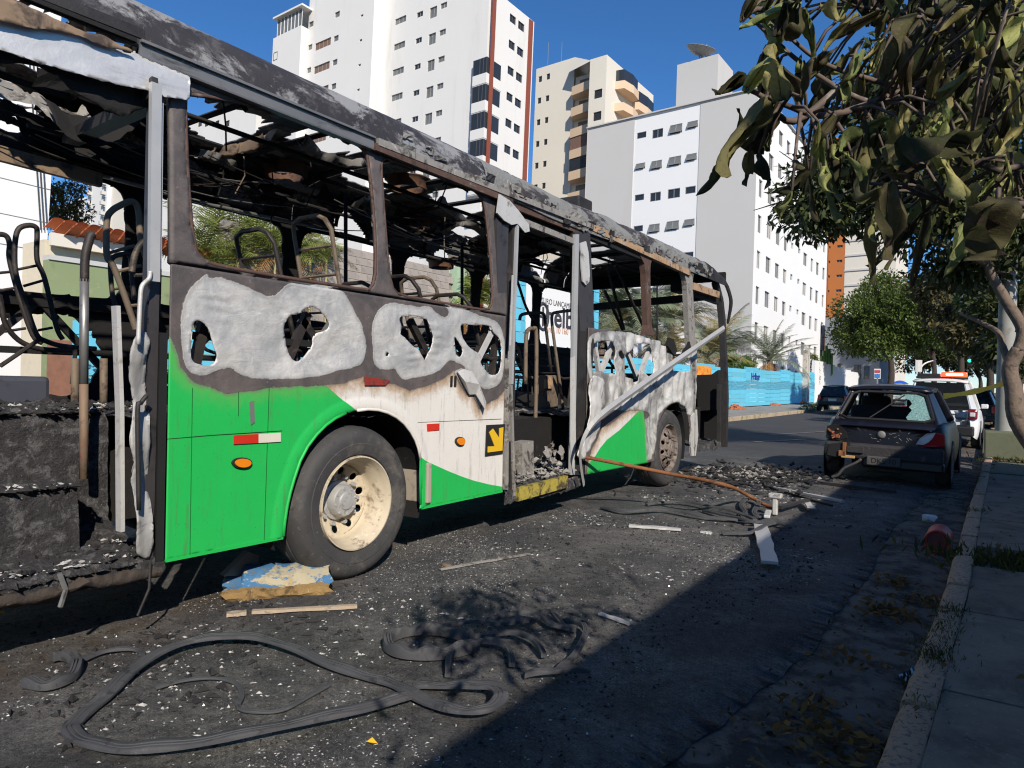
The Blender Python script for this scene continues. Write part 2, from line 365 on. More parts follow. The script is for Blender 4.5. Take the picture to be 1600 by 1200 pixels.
# painted marking on the far road
m_mark = mat('worn_road_paint', (.20, .20, .20), .8, layers=[((.08, .08, .085), 6, .42, .6)])
for (a, b_) in (((1178, 690), (1262, 686)), ((1205, 679), (1290, 674))):
    p, q = onz(*a, .012), onz(*b_, .012)
    MB().add([(p[0], p[1]-.25, .012), (q[0], q[1]-.25, .012), (q[0], q[1]+.25, .012), (p[0], p[1]+.25, .012)], [(0, 1, 2, 3)]).obj('road_marking', m_mark, kind='structure')

# boundary wall of the property on the right: its shade lies over pavement and gutter
m_plast = mat('boundary_plaster', (.42, .38, .32), .9, layers=[((.25, .23, .2), .8, .5, .7)], bump=(30, .3, .01))
bw = thing('boundary_wall', (2.62, 12, 0), label='long plastered boundary wall behind the right pavement, outside the street trees', cat='wall')
MB().box((2.62, 0.5, 1.60), (.2, 24, 3.2)).obj('wall', m_plast, bw); MB().box((2.62, .5, 3.24), (.3, 24, .08)).obj('coping', m_plast, bw)

# ------------------------------------------------------------ buildings (true upright leans 0.04 against the rising street)
UP = Vector((0, .04, 1)).normalized(); HD = R(-2.5)
HX = Vector((math.cos(HD), math.sin(HD), 0)); HX = (HX-UP*HX.dot(UP)).normalized(); HY = UP.cross(HX)
class Frame:
    """local axes of one building: a to the right along its street-facing front, b away, c up"""
    def __init__(s, px, py, D, hd=None):
        s.x, s.y = HX, HY
        if hd is not None:
            h = Vector((math.cos(R(hd)), math.sin(R(hd)), 0)); s.x = (h-UP*h.dot(UP)).normalized(); s.y = UP.cross(s.x)
        s.o = Vector(dep(px, py, D)); s.o -= UP*(s.o.z/UP.z)
        s.M = Matrix(((s.x.x, s.y.x, UP.x, s.o.x), (s.x.y, s.y.y, UP.y, s.o.y), (s.x.z, s.y.z, UP.z, s.o.z), (0, 0, 0, 1))); s.Mi = s.M.inverted()
    def hit(s, px, py, axis, val):                       # where the sight line meets the plane axis == val
        o = s.Mi @ Vector(CAMP); d = s.Mi.to_3x3() @ Vector(ray(px, py)); return o+d*((val-o[axis])/d[axis])
def facade(b, fr, side, val, u0, u1, v0, v1, rects, dp=.18, mi=0, sgn=1):
    """wall with real openings. side 'f': plane b=val (u=a), 's': plane a=val (u=b)"""
    us = sorted({round(x, 3) for x in [u0, u1]+[t for r in rects for t in (r[0], r[1])] if u0 <= x <= u1}); vs = sorted({round(x, 3) for x in [v0, v1]+[t for r in rects for t in (r[2], r[3])] if v0 <= x <= v1})
    P = (lambda u, v, d: (u, val+d*sgn, v)) if side == 'f' else (lambda u, v, d: (val-d*sgn, u, v))
    for i in range(len(us)-1):
        # merge vertical runs to keep the wall light
        run = None; cu = (us[i]+us[i+1])/2
        for j in range(len(vs)):
            solid = j < len(vs)-1 and not any(r[0] < cu < r[1] and r[2] < (vs[j]+vs[j+1])/2 < r[3] for r in rects)
            if solid and run is None: run = vs[j]
            if not solid and run is not None:
                b.add([P(us[i], run, 0), P(us[i+1], run, 0), P(us[i+1], vs[j], 0), P(us[i], vs[j], 0)], [(0, 1, 2, 3)], mi); run = None
    for r in rects:
        q = [(r[0], r[2]), (r[1], r[2]), (r[1], r[3]), (r[0], r[3])]
        for k in range(4):
            (a0, c0), (a1, c1) = q[k], q[(k+1) % 4]
            b.add([P(a0, c0, 0), P(a1, c1, 0), P(a1, c1, dp), P(a0, c0, dp)], [(0, 1, 2, 3)], mi)
WMESH = {}
def window(par, fr, side, val, r, m_fr, m_gl, panes=2, dp=.12, sgn=1, curtain=None, hopper=0):
    w, h = round(r[1]-r[0], 2), round(r[3]-r[2], 2); key = (w, h, side, panes, m_fr.name, m_gl.name, curtain and curtain.name, hopper, sgn)
    if key not in WMESH:
        b = MB(); t = .05
        A = (lambda u, d, v: (u, d*sgn, v)) if side == 'f' else (lambda u, d, v: (-d*sgn, u, v))
        S = (lambda u, d, v: (u, d, v)) if side == 'f' else (lambda u, d, v: (d, u, v))
        b.box(A(0, 0, -h/2+t/2), S(w, .07, t)); b.box(A(0, 0, h/2-t/2), S(w, .07, t))
        for k in range(panes+1): b.box(A(-w/2+t/2+(w-t)*k/panes, 0, 0), S(t, .06, h-2*t-.004))
        b.box(A(0, .03, 0), S(w, .012, h), 1)
        if curtain: b.box(A(-w*.18, .012, 0), S(w*.55, .014, h*.96), 2)
        if hopper:
            for k in range(panes):
                c = -w/2+w*(k+.5)/panes
                b.add([A(c-w/panes*.46, -.03, h*.42), A(c+w/panes*.46, -.03, h*.42), A(c+w/panes*.46, -.22, -h*.36), A(c-w/panes*.46, -.22, -h*.36)], [(0, 1, 2, 3)], 1)
                b.bar(A(c-w/panes*.46, -.22, -h*.36), A(c+w/panes*.46, -.22, -h*.36), .05, .05, 0); b.bar(A(c-w/panes*.46, -.03, h*.42), A(c-w/panes*.46, -.22, -h*.36), .05, .05, 0); b.bar(A(c+w/panes*.46, -.03, h*.42), A(c+w/panes*.46, -.22, -h*.36), .05, .05, 0)
        WMESH[key] = b.mesh('window', [m_fr, m_gl]+([curtain] if curtain else []))
    u, v = (r[0]+r[1])/2, (r[2]+r[3])/2
    loc = (u, val+dp*sgn, v) if side == 'f' else (val-dp*sgn, u, v)
    return link('window', WMESH[key], par, mw=fr.M @ Matrix.Translation(loc))
def bpart(b, name, mats, par, fr, **k):
    o = b.obj(name, mats, par, **k); o.matrix_parent_inverse = WM[par.name].inverted(); o.matrix_basis = fr.M; WM[o.name] = fr.M.copy(); return o
def btop(name, fr, **k): return thing(name, tuple(fr.o), **k)

m_white = mat('white_render', (.70, .685, .66), .9, var=.05, vs=.15, layers=[((.58, .56, .53), .35, .52, .8, (1, 1, .12))])
m_white2 = mat('white_paint_wall', (.76, .76, .76), .9, var=.04, vs=.2)
m_ltgrey = mat('light_grey_render', (.52, .505, .49), .9, var=.04, vs=.2, layers=[((.47, .455, .44), .3, .5, .8, (1, 1, .1))])
m_cream = mat('cream_render', (.66, .62, .54), .9, var=.05, vs=.2)
m_peach = mat('peach_render', (.66, .49, .34), .9, var=.05, vs=.3)
m_red = mat('brick_red_render', (.23, .062, .038), .9, var=.1)
m_orange = mat('orange_brick_render', (.48, .16, .045), .9, var=.12, vs=.4, bump=(6, .2, .02))
m_glass = mat('dark_window_glass', (.028, .032, .036), .06, var=.3, vs=.3, spec=.7)
m_glass2 = mat('grey_window_glass', (.16, .165, .16), .1, var=.4, vs=.5, spec=.6)
m_curt = mat('brown_curtain', (.20, .12, .09), .9, var=.5, vs=6)
m_curtw = mat('pale_curtain', (.45, .43, .40), .9, var=.3, vs=4)
m_alu = mat('aluminium_frame', (.30, .30, .29), .45, metal=.3)
m_dkfr = mat('dark_frame', (.07, .07, .07), .5)
m_roofg = mat('flat_roof', (.30, .29, .28), .9)

# --- A: tall white tower with brick-red stripes
fA = Frame(751, 300, 79)
A = btop('apartment_tower', fA, label='tallest white apartment tower with brick red vertical stripes and corner balconies', cat='apartment building')
TOPA = 46.7; TOPM = 60.0
hf = lambda x, y, b_: fA.hit(x, y, 1, b_)
FLA = hf(740, 260, 0).z; stepA = (hf(741, 120, 0).z-hf(741, 163, 0).z)   # storey by the corner balconies
rects = []; wins = []
a_l = hf(606, 150, 0).x; a_r = hf(734, 150, 0).x
ref = [(617, 634, 30, 40), (651, 660.5, 20, 28.5), (671, 682, 12.5, 30), (688, 698, 6, 15)]
base = []
for x0, x1, y0, y1 in ref:
    p, q = hf(x0, y1, 0), hf(x1, y1, 0); t = hf(x0, y0, 0); base.append((p.x, q.x, p.z, p.z+(t.z-p.z)*.95))
stA = (hf(616, 34, 0).z-hf(613, 152, 0).z)/3.0
for k in range(-4, 11):
    for i, (u0, u1, v0, v1) in enumerate(base):
        r = (u0, u1, v0-k*stA, v1-k*stA)
        if r[2] > 1 and r[3] < TOPM-.6: rects.append(r); wins.append((r, i))
b = MB(); facade(b, fA, 'f', 0, a_l, a_r, 0, TOPM, rects)
wall_parts = [b]
for r, i in wins: window(A, fA, 'f', 0, r, m_alu, m_glass2 if i != 1 else m_glass, 2 if i != 0 else 3)
# setback left part with wide curtained windows, and the bright fin between
bB = -min(np.arange(.5, 9, .05), key=lambda d: abs(fA.hit(580, 100, 1, -d).x-hf(600, 100, 0).x)); a_f0 = hf(600, 100, 0).x
b.add([(a_f0, 0, 0), (a_l, 0, 0), (a_l, 0, TOPM), (a_f0, 0, TOPM), (a_f0, bB, 0), (a_f0, bB, TOPM)], [(0, 1, 2, 3), (4, 0, 3, 5)])
hb = lambda x, y: fA.hit(x, y, 1, bB)
aB0 = hb(481, 60).x; topB = TOPM
rects = []; wins = []
ref = [(492, 516, 68, 80, 1), (480.5, 487.5, 71, 79.5, 0), (521, 528.5, 57, 66, 0), (561.5, 565.5, 62, 65.5, 0)]
stB = (hb(521, 60).z-hb(519, 134).z)/2.0
for k in range(-1, 11):
    for x0, x1, y0, y1, big in ref:
        p, q, t = hb(x0, y1), hb(x1, y1), hb(x0, y0); r = (p.x, q.x, p.z-k*stB, p.z+(t.z-p.z)*.95-k*stB)
        if k < 0 and big: continue
        if r[2] > 1 and r[3] < topB-.5: rects.append(r); wins.append((r, big))
facade(b, fA, 'f', bB, aB0, a_f0, 0, topB, rects)
for r, big in wins: window(A, fA, 'f', bB, r, m_alu, m_curt if big else m_glass2, 4 if big else 1)
# left wing with glazed penthouse
bC = bB-min(np.arange(.2, 9, .05), key=lambda d: abs(fA.hit(470, 60, 1, bB-d).x-hb(482, 60).x)); hc = lambda x, y: fA.hit(x, y, 1, bC)
aC0, aC1 = hc(427, 60).x, hc(470, 60).x; zC = hc(470, 40).z
b.add([(aC0, bC, 0), (aC1, bC, 0), (aC1, bC, zC), (aC0, bC, zC), (aC1, bC+12, 0), (aC1, bC+12, zC), (aC0, bC+12, zC), (aC0, bC+12, 0)],
      [(0, 1, 2, 3), (1, 4, 5, 2), (3, 2, 5, 6), (0, 3, 6, 7)])
b.add([(aB0, bB, 0), (aB0, bB+9, 0), (aB0, bB+9, topB), (aB0, bB, topB)], [(0, 1, 2, 3)])
r = (hc(427, 95).x+.02, hc(433, 95).x, hc(430, 94).z, hc(430, 82).z)
window(A, fA, 'f', bC, r, m_dkfr, m_glass, 1, dp=-.01)
zP = hc(468, 13).z; pw = MB()
pw.box(((aC0+aC1)/2+.5, bC+3, zP), (aC1-aC0+.2, 7, .25)); bpart(pw, 'penthouse_roof', m_white, A, fA)
n = 7
for k in range(n):
    u0 = aC0+.8+(aC1-aC0-.8)*k/n; u1 = aC0+.8+(aC1-aC0-.8)*(k+1)/n
    window(A, fA, 'f', bC+.05, (u0, u1, zC, zP-.15), m_white2, m_glass2, 1, dp=0)
# right flank: red stripes, dark windows
sA = lambda x, y: fA.hit(x, y, 0, 0.0)
b_end = sA(830, 150).y; s1 = (sA(761.5, 200).y, sA(767, 200).y)
rects = []; wins = []
ref = [(796.5, 806, 20, 33), (809.5, 819, 31, 44)]
stS = sA(794, 65).z-sA(792.5, 106).z
for k in range(-1, 11):
    for x0, x1, y0, y1 in ref:
        p, q, t = sA(x0, y1), sA(x1, y1+10), sA(x0, y0); r = (p.y, q.y, p.z-k*stS, t.z-k*stS)
        if r[2] > 1 and r[3] < TOPA-1: rects.append(r); wins.append(r)
facade(b, fA, 's', 0, 0, b_end, 0, TOPA, rects)
for r in wins: window(A, fA, 's', 0, r, m_dkfr, m_glass, 2)
ba = a_r
b.add([(ba, 0, TOPA), (0, 0, TOPA), (0, b_end, TOPA), (ba, b_end, TOPA), (0, b_end, 0), (aB0, b_end, 0), (aB0, b_end, TOPA)], [(0, 1, 2, 3), (4, 5, 6, 2)])
bt = b_end*.7
b.add([(ba, 0, TOPM), (ba, bt, TOPM), (aB0, bt, TOPM), (aB0, bB, TOPM), (a_f0, bB, TOPM), (a_f0, 0, TOPM), (ba, 0, TOPA), (ba, bt, TOPA), (aB0, bt, TOPA)], [(0, 1, 2, 3, 4, 5), (0, 6, 7, 1), (1, 7, 8, 2)])
b.add([(ba, 0, 0), (0, 0, 0), (0, 0, TOPA), (ba, 0, TOPA)], [(0, 1, 2, 3)])
bpart(b, 'wall', m_white, A, fA)
for a_, p0_, p1_ in ((.62, 761.5, 767), (.08, 820, 826)):
    y0_, y1_ = fA.hit(p0_, 200, 0, a_).y, fA.hit(p1_, 200, 0, a_).y; bpart(MB().box((a_, (y0_+y1_)/2, TOPA/2), (.1, y1_-y0_, TOPA-.3)), 'stripe', m_red, A, fA)
# corner balconies, glazed above, open below
z0 = hf(748, 163, 0).z; stc = stS
for k in range(-1, 10):
    z = z0-k*stc
    if z < 1 or z > TOPA-1: continue
    c = MB(); c.prism([(-1.5, -.55), (.55, -.55), (.55, 2.2), (.25, 2.2), (.25, -.25), (-1.5, -.25)], lambda p: ((p[0], p[1], z-1.15), (p[0], p[1], z)))
    c.prism([(-1.5, -.5), (.5, -.5), (.5, 2.2), (-1.5, 2.2)], lambda p: ((p[0], p[1], z-1.25), (p[0], p[1], z-1.12)))
    o = bpart(c, 'balcony', m_white, A, fA)
    if k < 3 or k > 5:
        gq = MB(); gq.prism([(-1.48, -.5), (.5, -.5), (.5, 2.1), (.46, 2.1), (.46, -.46), (-1.48, -.46)], lambda p: ((p[0], p[1], z+.02), (p[0], p[1], z+stc-1.3)))
        for u in (-1.45, -.5, .0, .5): gq.box((u, -.52, z+(stc-1.3)/2), (.06, .06, stc-1.34), 1)
        bpart(gq, 'glazing', [m_glass, m_dkfr], A, fA)
    else:
        bpart(MB().box((-.5, 1.0, z+.7), (1.2, .05, 1.6)), 'balcony_door', m_glass2, A, fA)

# --- B: cream tower with peach balconies
fB = Frame(944, 200, 93)
Bd = btop('apartment_tower', fB, label='cream apartment tower with peach balcony fronts stacked beside small square windows', cat='apartment building')
hf = lambda x, y, q=0.0: fB.hit(x, y, 1, q)
TB = hf(946, 86).z; aL = hf(838, 110, 3).x; b = MB()
sB = lambda x, y: fB.hit(x, y, 0, 0.0)
ref = [(841, 846.5, 120, 129), (853.5, 859, 116, 125)]
st = (hf(843, 125, 3).z-hf(838.5, 260, 3).z)/4.0; rects = []
for k in range(0, 10):
    for x0, x1, y0, y1 in ref:
        p, q, t = hf(x0, y1, 3), hf(x1, y1, 3), hf(x0, y0, 3); r = (p.x, q.x, p.z-k*st, t.z-k*st)
        if r[2] > .5: rects.append(r)
aM = hf(898, 100, 3).x; ZL = hf(838, 108, 3).z; facade(b, fB, 'f', 3, aL, aM, 0, ZL, rects)
for r in rects: window(Bd, fB, 'f', 3, r, m_alu, m_glass, 1)
a2 = hf(922, 100).x; rects = []
st2 = hf(935, 146).z-hf(933, 181).z; p, q, t = hf(928, 155), hf(940.5, 152), hf(928, 141.5)
for k in range(0, 10):
    r = (p.x, q.x, p.z-k*st2, t.z-k*st2)
    if r[2] > .5: rects.append(r)
facade(b, fB, 'f', 0, a2, 0, 0, TB, rects)
for r in rects: window(Bd, fB, 'f', 0, r, m_dkfr, m_glass, 1)
bE = sB(1021, 150).y; facade(b, fB, 's', 0, 0, bE, 0, TB, [])
b.add([(aL, 3, ZL), (aM, 3, ZL), (aM, 1.5, TB), (a2, .3, TB), (a2, 0, TB), (0, 0, TB), (0, bE, TB), (aL, bE, TB), (aL, bE, 0), (aL, 3, 0), (a2, 0, 0), (a2, 4, 0), (a2, 4, TB)],
      [(0, 1, 2, 3, 4, 5, 6, 7), (7, 8, 9, 0), (4, 10, 11, 12)])
b.add([(aM, 3.4, 0), (a2, 3.4, 0), (a2, 3.4, TB), (aM, 3.4, TB)], [(0, 1, 2, 3)])
bpart(b, 'wall', m_cream, Bd, fB)
st3 = st2; zt = hf(910, 133, 2).z
for k in range(0, 10):
    z = zt-k*st3
    if z < 1.2: break
    c = MB(); c.prism([(aM, 3.0), (aM+.5, 1.7), (a2, 1.0), (a2, 3.4), (aM, 3.4)], lambda p: ((p[0], p[1], z-1.25), (p[0], p[1], z)))
    bpart(c, 'balcony', m_peach, Bd, fB)
    if k in (3, 4, 6, 7):
        c = MB(); c.prism([(aM+.1, 2.9), (aM+.55, 1.8), (a2-.05, 1.1), (a2-.05, 3.3), (aM+.1, 3.3)], lambda p: ((p[0], p[1], z+.01), (p[0], p[1], z+st3-1.3))); bpart(c, 'glazing', m_glass if k != 3 else m_curt, Bd, fB)
    else: bpart(MB().box(((aM+a2)/2+.3, 3.3, z+.75), (a2-aM-1, .05, 1.5)), 'balcony_door', m_glass2, Bd, fB)
zs = sB(962, 128).z; ya, yb, yc = sB(961, 130).y, sB(987, 150).y, sB(1016, 165).y
for j, (y0, y1, e) in enumerate(((ya, yb, 1.6), (yb+.3, yc, 1.1))):
    for k in range(0, 6):
        z = zs-k*st3-(.9 if j else 0)
        c = MB(); c.prism([(0, y0), (e*.8, y0+.3), (e, (y0+y1)/2), (e*.8, y1-.3), (0, y1)], lambda p: ((p[0], p[1], z-1.1), (p[0], p[1], z))); bpart(c, 'balcony', m_peach, Bd, fB)
        if k == 0: c = MB(); c.prism([(0, y0+.2), (e*.7, y0+.4), (e*.9, (y0+y1)/2), (e*.7, y1-.4), (0, y1-.2)], lambda p: ((p[0], p[1], z+.01), (p[0], p[1], z+1.6))); bpart(c, 'glazing', m_glass, Bd, fB)
for x in (856, 877): p = fB.hit(x, 96, 1, 6); bpart(MB().tube([(p.x, 6, TB-.5), (p.x, 6, p.z+3)], .03, 5), 'antenna', m_alu, Bd, fB)

# --- C: pale grey block with a white window band
fC = Frame(1181, 300, 60)
Cb = btop('apartment_block', fC, label='pale grey flat-roofed apartment block with white window band and dish on its roof box', cat='apartment building')
hf = lambda x, y: fC.hit(x, y, 1, 0.0); sC = lambda x, y: fC.hit(x, y, 0, 0.0)
TC = hf(1094, 160.5).z; aL = hf(917, 260).x; aW0, aW1 = hf(990, 250).x, hf(1092, 250).x
ref = [(995, 1009.5, 208, 217.5, 0), (1019, 1035.5, 203.5, 217, 1), (1046.5, 1065.5, 196.5, 211, 1), (1074, 1090, 191, 202, 0)]
st = (hf(1046, 205).z-hf(1042, 355).z)/3.0; rects = []; ws = []
hop = {(0, 2), (0, 3), (1, 0), (1, 1), (1, 2), (1, 3), (3, 1), (3, 2), (3, 3)}
for k in range(0, 7):
    for i, (x0, x1, y0, y1, big) in enumerate(ref):
        p, q, t = hf(x0, y1), hf(x1, y1), hf(x0, y0); q.x = min(q.x, aW1-.1); r = (p.x, q.x, p.z-k*st, p.z+(t.z-p.z)*1.0-k*st)
        if r[2] > .5: rects.append(r); ws.append((r, big, (k, i) in hop))
b = MB(); facade(b, fC, 'f', 0, aW0, aW1, 0, TC, rects, mi=1)
for r, big, h in ws: window(Cb, fC, 'f', 0, r, m_alu, m_glass2 if h else m_glass, 2 if big else 1, hopper=1 if h else 0, dp=.06)
b.add([(aL, -.05, 0), (aW0, -.05, 0), (aW0, -.05, TC), (aL, -.05, TC), (aW1, -.05, 0), (0, -.05, 0), (0, -.05, TC), (aW1, -.05, TC), (aW0, .02, 0), (aW0, .02, TC), (aW1, .02, 0), (aW1, .02, TC)],
      [(0, 1, 2, 3), (4, 5, 6, 7), (1, 8, 9, 2), (4, 10, 11, 7)])
bE = sC(1291, 450).y
cols = [(1204, 1210, 352, 369), (1217, 1225, 362, 378), (1230, 1238, 375, 385), (1243, 1247, 380, 392)]
rects = []; gs = []
row = [(1200.5, 1206.5, 397, 417), (1213, 1220, 405, 427), (1226, 1231, 414, 432), (1238, 1243, 423, 441), (1248.5, 1252, 430.5, 438), (1259, 1263, 436, 454), (1267.5, 1270.5, 443, 462), (1276, 1279, 451, 469), (1284, 1287, 455, 475)]
row = [(1182+.5, 1188, 392, 420), (1196.5, 1204, 402, 427), (1211, 1217.5, 412, 435), (1223.5, 1229, 421, 443), (1235, 1238.5, 428.5, 438), (1246, 1249.5, 436, 444), (1254, 1260, 442, 462), (1265.5, 1269.5, 449, 470), (1274, 1278.5, 454, 474), (1284, 1287.5, 461, 480)]
st = sC(1200, 354).z-sC(1197, 407).z
for k in range(-4, 5):
    for i, (x0, x1, y0, y1) in enumerate(row):
        p, q, t = sC(x0, (y0+y1)/2), sC(x1, (y0+y1)/2), sC((x0+x1)/2, y0); bt = sC((x0+x1)/2, y1)
        r = (p.y, q.y, bt.z-k*st, t.z-k*st)
        if r[2] > 1.0 and r[3] < TC-.3 and q.y < bE and p.y > .1: rects.append(r)
m1, m2 = sC(1231, 440).y, sC(1252, 455).y
facade(b, fC, 's', 0, -.05, bE, 0, TC, rects, mi=1)
for i, r in enumerate(rects): window(Cb, fC, 's', 0, r, m_alu, m_curtw if i % 3 == 1 else m_glass2, 2, dp=.14)
b.add([(aL, 0, TC), (0, 0, TC), (0, bE, TC), (aL, bE, TC), (aL, 0, 0), (aL, bE, 0), (0, bE, 0)], [(0, 1, 2, 3), (4, 0, 3, 5), (5, 3, 2, 6)], 2)
bpart(b, 'wall', [m_ltgrey, m_white2, m_roofg], Cb, fC)
bpart(MB().box(((aL)/2, -.05, TC+.06), (-aL+.2, .35, .12)).box((.02, bE/2, TC+.06), (.35, bE, .12)), 'coping', m_ltgrey, Cb, fC)
bx = 2.6; hr = lambda x, y: fC.hit(x, y, 1, bx); p, q = hr(1050, 165), hr(1134, 130); ztop = hr(1100, 90).z
o = bpart(MB().box(((p.x+q.x)/2-.2, bx+2, (TC+ztop)/2), (q.x-p.x-1.2, 4, ztop-TC)), 'roof_box', m_ltgrey, Cb, fC)
dish = thing('satellite_dish', tuple(fC.M @ Vector((hr(1092, 90).x, bx+.8, ztop))), label='mesh satellite dish tilted on the roof box of the pale grey block', cat='satellite dish')
d = MB(); dc = fC.M @ Vector((hr(1090, 82).x, bx+.5, hr(1090, 82).z)); ax = Vector((.30, -.1, .95)).normalized(); q_ = ax.to_track_quat('Z', 'Y')
G = np.array([[tuple(dc+q_ @ Vector((r_*math.cos(t), r_*math.sin(t), .32*r_*r_-.1))) for t in np.linspace(0, 2*PI, 20)] for r_ in (.05, .5, 1.0, 1.45)])
d.grid(G).obj('dish', m_alu, dish, solid=.04); MB().tube([dc, dc-UP*.9], .07, 6).obj('mast', m_alu, dish); MB().tube([dc+q_ @ Vector((1.2, 0, .3)), dc+ax*1.0], .03, 5).obj('feed_arm', m_alu, dish)
for x, hh in ((1098, 62), (1090, 72), (1101, 70)):
    p = hr(x, hh); an = thing('roof_antenna', tuple(fC.M @ Vector((p.x, bx+1, ztop))), label={1098: 'tallest of the thin antennas beside the roof dish', 1090: 'short antenna nearest the dish on the roof box', 1101: 'short antenna to the right of the tallest on the roof box'}[x], cat='antenna', group='antennas on the roof box')
    w = fC.M; b = MB().tube([w @ Vector((p.x, bx+1, ztop)), w @ Vector((p.x, bx+1, p.z))], .04, 5); b.obj('mast', m_alu, an)
    b = MB()
    for j in range(3): b.tube([w @ Vector((p.x-.3, bx+1, p.z-.3-.35*j)), w @ Vector((p.x+.3, bx+1, p.z-.3-.35*j))], .02, 4)
    b.obj('crossbars', m_alu, an)

# --- D: orange and cream block further on, low grey house before it
fD = Frame(1291, 480, 140)
D_ = btop('apartment_tower', fD, label='far orange and cream apartment tower behind the round green tree', cat='apartment building')
hf = lambda x, y: fD.hit(x, y, 1, 0.0); a1, a2, a3 = 0, hf(1319, 430).x, hf(1399, 430).x
TD = 52; rects = []; p0, p1 = hf(1306, 450), hf(1315, 447); st = hf(1310, 410).z-hf(1310, 433).z
for k in range(-8, 6):
    z = hf(1310, 433).z-k*st
    if z > 1 and z < TD-1: rects += [(p0.x, p1.x, z, z+.5), (hf(1293, 430).x, hf(1296.5, 430).x, z, z+.5)]
b = MB(); facade(b, fD, 'f', 0, 0, a2, 0, TD, rects, dp=.3); bpart(b, 'wall', m_orange, D_, fD)
for r in rects: window(D_, fD, 'f', 0, r, m_alu, m_glass, 2, dp=.2)
b = MB().box(((a2+a3)/2, 8, TD/2), (a3-a2, 15.6, TD))
bpart(b, 'cream_wing', m_cream, D_, fD)
for k in range(-8, 6):
    z = hf(1340, 398).z-k*st
    if 2 < z < TD: bpart(MB().box(((a2+a3)/2-1.5, .12, z), (a3-a2-3, .25, .35)), 'ledge', m_ltgrey, D_, fD)
bpart(MB().box((0, 12, TD/2), (.3, 24, TD)), 'side_wall', m_orange, D_, fD)
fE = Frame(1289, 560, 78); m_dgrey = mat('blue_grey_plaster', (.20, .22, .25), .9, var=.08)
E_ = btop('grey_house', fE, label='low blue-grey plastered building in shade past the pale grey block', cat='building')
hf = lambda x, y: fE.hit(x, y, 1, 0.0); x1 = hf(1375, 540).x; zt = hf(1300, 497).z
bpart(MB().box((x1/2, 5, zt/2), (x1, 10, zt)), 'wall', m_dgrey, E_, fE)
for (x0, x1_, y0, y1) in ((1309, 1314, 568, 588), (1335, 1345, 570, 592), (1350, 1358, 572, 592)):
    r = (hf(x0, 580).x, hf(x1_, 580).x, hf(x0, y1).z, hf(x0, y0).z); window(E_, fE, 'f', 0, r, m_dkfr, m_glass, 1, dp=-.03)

# --- near white building at the left edge, tower and house behind
fF = Frame(90, 120, 16.4)
F_ = btop('white_building', fF, label='plain white building with grooved joints beside the rear of the bus', cat='building')
G = MB(); x = -.0
yE = 0.0
sF = lambda px, py: fF.hit(px, py, 0, 0.0)
zz = [0, 1.2, sF(76, 395).z, sF(78, 350).z, sF(81, 298).z, sF(85, 213).z, sF(88, 145).z, sF(90, 60).z, 12.5, 14.5, 16.5, 18.5]
for a, c in zip(zz[:-1], zz[1:]): bpart(MB().box((-3.5, -4.5+yE, (a+c)/2+.01), (7, 9, c-a-.025)), 'wall_panel', m_white2, F_, fF)
bpart(MB().box((-3.5, -4.5, 9.2), (6.94, 8.94, 18.4)), 'core', m_ltgrey, F_, fF)
w = MB()
for k in range(3): w.tube([tuple(sF(42+k*6, 60)+Vector((.05, 0, 0))), tuple(sF(62+k*5, 360)+Vector((.06, 0, 0)))], .012, 4)
bpart(w, 'cable', m_dkfr, F_, fF)
fG = Frame(135, 330, 190)
G_ = btop('apartment_tower', fG, label='far white tower with two columns of small balconies seen through the bus rear', cat='apartment building')
hf = lambda x, y: fG.hit(x, y, 1, 0.0); a1, a2 = hf(166, 330).x, hf(270, 330).x; TG = 62
bpart(MB().box((a1/2, 8, TG/2), (a1, 16, TG)), 'wall', m_white, G_, fG); bpart(MB().box(((a1+a2)/2, 9, TG/2-1), (a2-a1, 16, TG-2)), 'side_wing', m_cream, G_, fG)
st = hf(143, 303).z-hf(143, 318).z
for k in range(-6, 10):
    for x in (141, 163):
        p = hf(x, 318); z = p.z-k*st
        if 2 < z < TG-2:
            bpart(MB().box((p.x, -.5, z), (1.1, 1.0, .9)), 'balcony', m_ltgrey, G_, fG)
            window(G_, fG, 'f', 0, (p.x-.5, p.x+.5, z+.5, z+1.7), m_dkfr, m_glass2, 1, dp=-.03)
fH = Frame(300, 190, 120)
H_ = btop('apartment_block', fH, label='white apartment block with grey stair tower seen through the first bus window', cat='apartment building')
hf = lambda x, y: fH.hit(x, y, 1, 0.0); a0, a1 = hf(255, 190).x, hf(400, 190).x; zt = hf(300, 186).z
b = MB(); rects = []
for x in (309, 319, 336, 352): p, q = hf(x, 199), hf(x+6, 199); rects += [(p.x, q.x, p.z, p.z+1.0)]
facade(b, fH, 'f', 0, a0, a1, 0, zt, rects); b.add([(a0, 0, zt), (a1, 0, zt), (a1, 10, zt), (a0, 10, zt), (a1, 0, 0), (a1, 10, 0)], [(0, 1, 2, 3), (4, 5, 2, 1)])
bpart(b, 'wall', m_white, H_, fH)
for r in rects: window(H_, fH, 'f', 0, r, m_dkfr, m_glass, 2)
p, q = hf(314, 172), hf(391, 172); bpart(MB().box(((p.x+q.x)/2, 6, (zt+p.z)/2), (q.x-p.x, 8, p.z-zt)), 'stair_tower', m_ltgrey, H_, fH)
for x in (318, 327): p = hf(x, 166); bpart(MB().tube([(p.x, 5, zt), (p.x, 5, p.z+1.2)], .07, 4), 'antenna', m_white2, H_, fH)
fI = Frame(112, 350, 150)
I_ = btop('apartment_block', fI, label='low white block behind the tree left of the far balcony tower', cat='apartment building')
hf = lambda x, y: fI.hit(x, y, 1, 0.0); zt = hf(112, 315).z; a1 = hf(134, 330).x
b = MB(); rects = [(hf(119, 330).x, hf(124, 330).x, hf(119, 345).z, hf(119, 339).z), (hf(126, 330).x, hf(130, 330).x, hf(126, 354).z, hf(126, 348).z)]
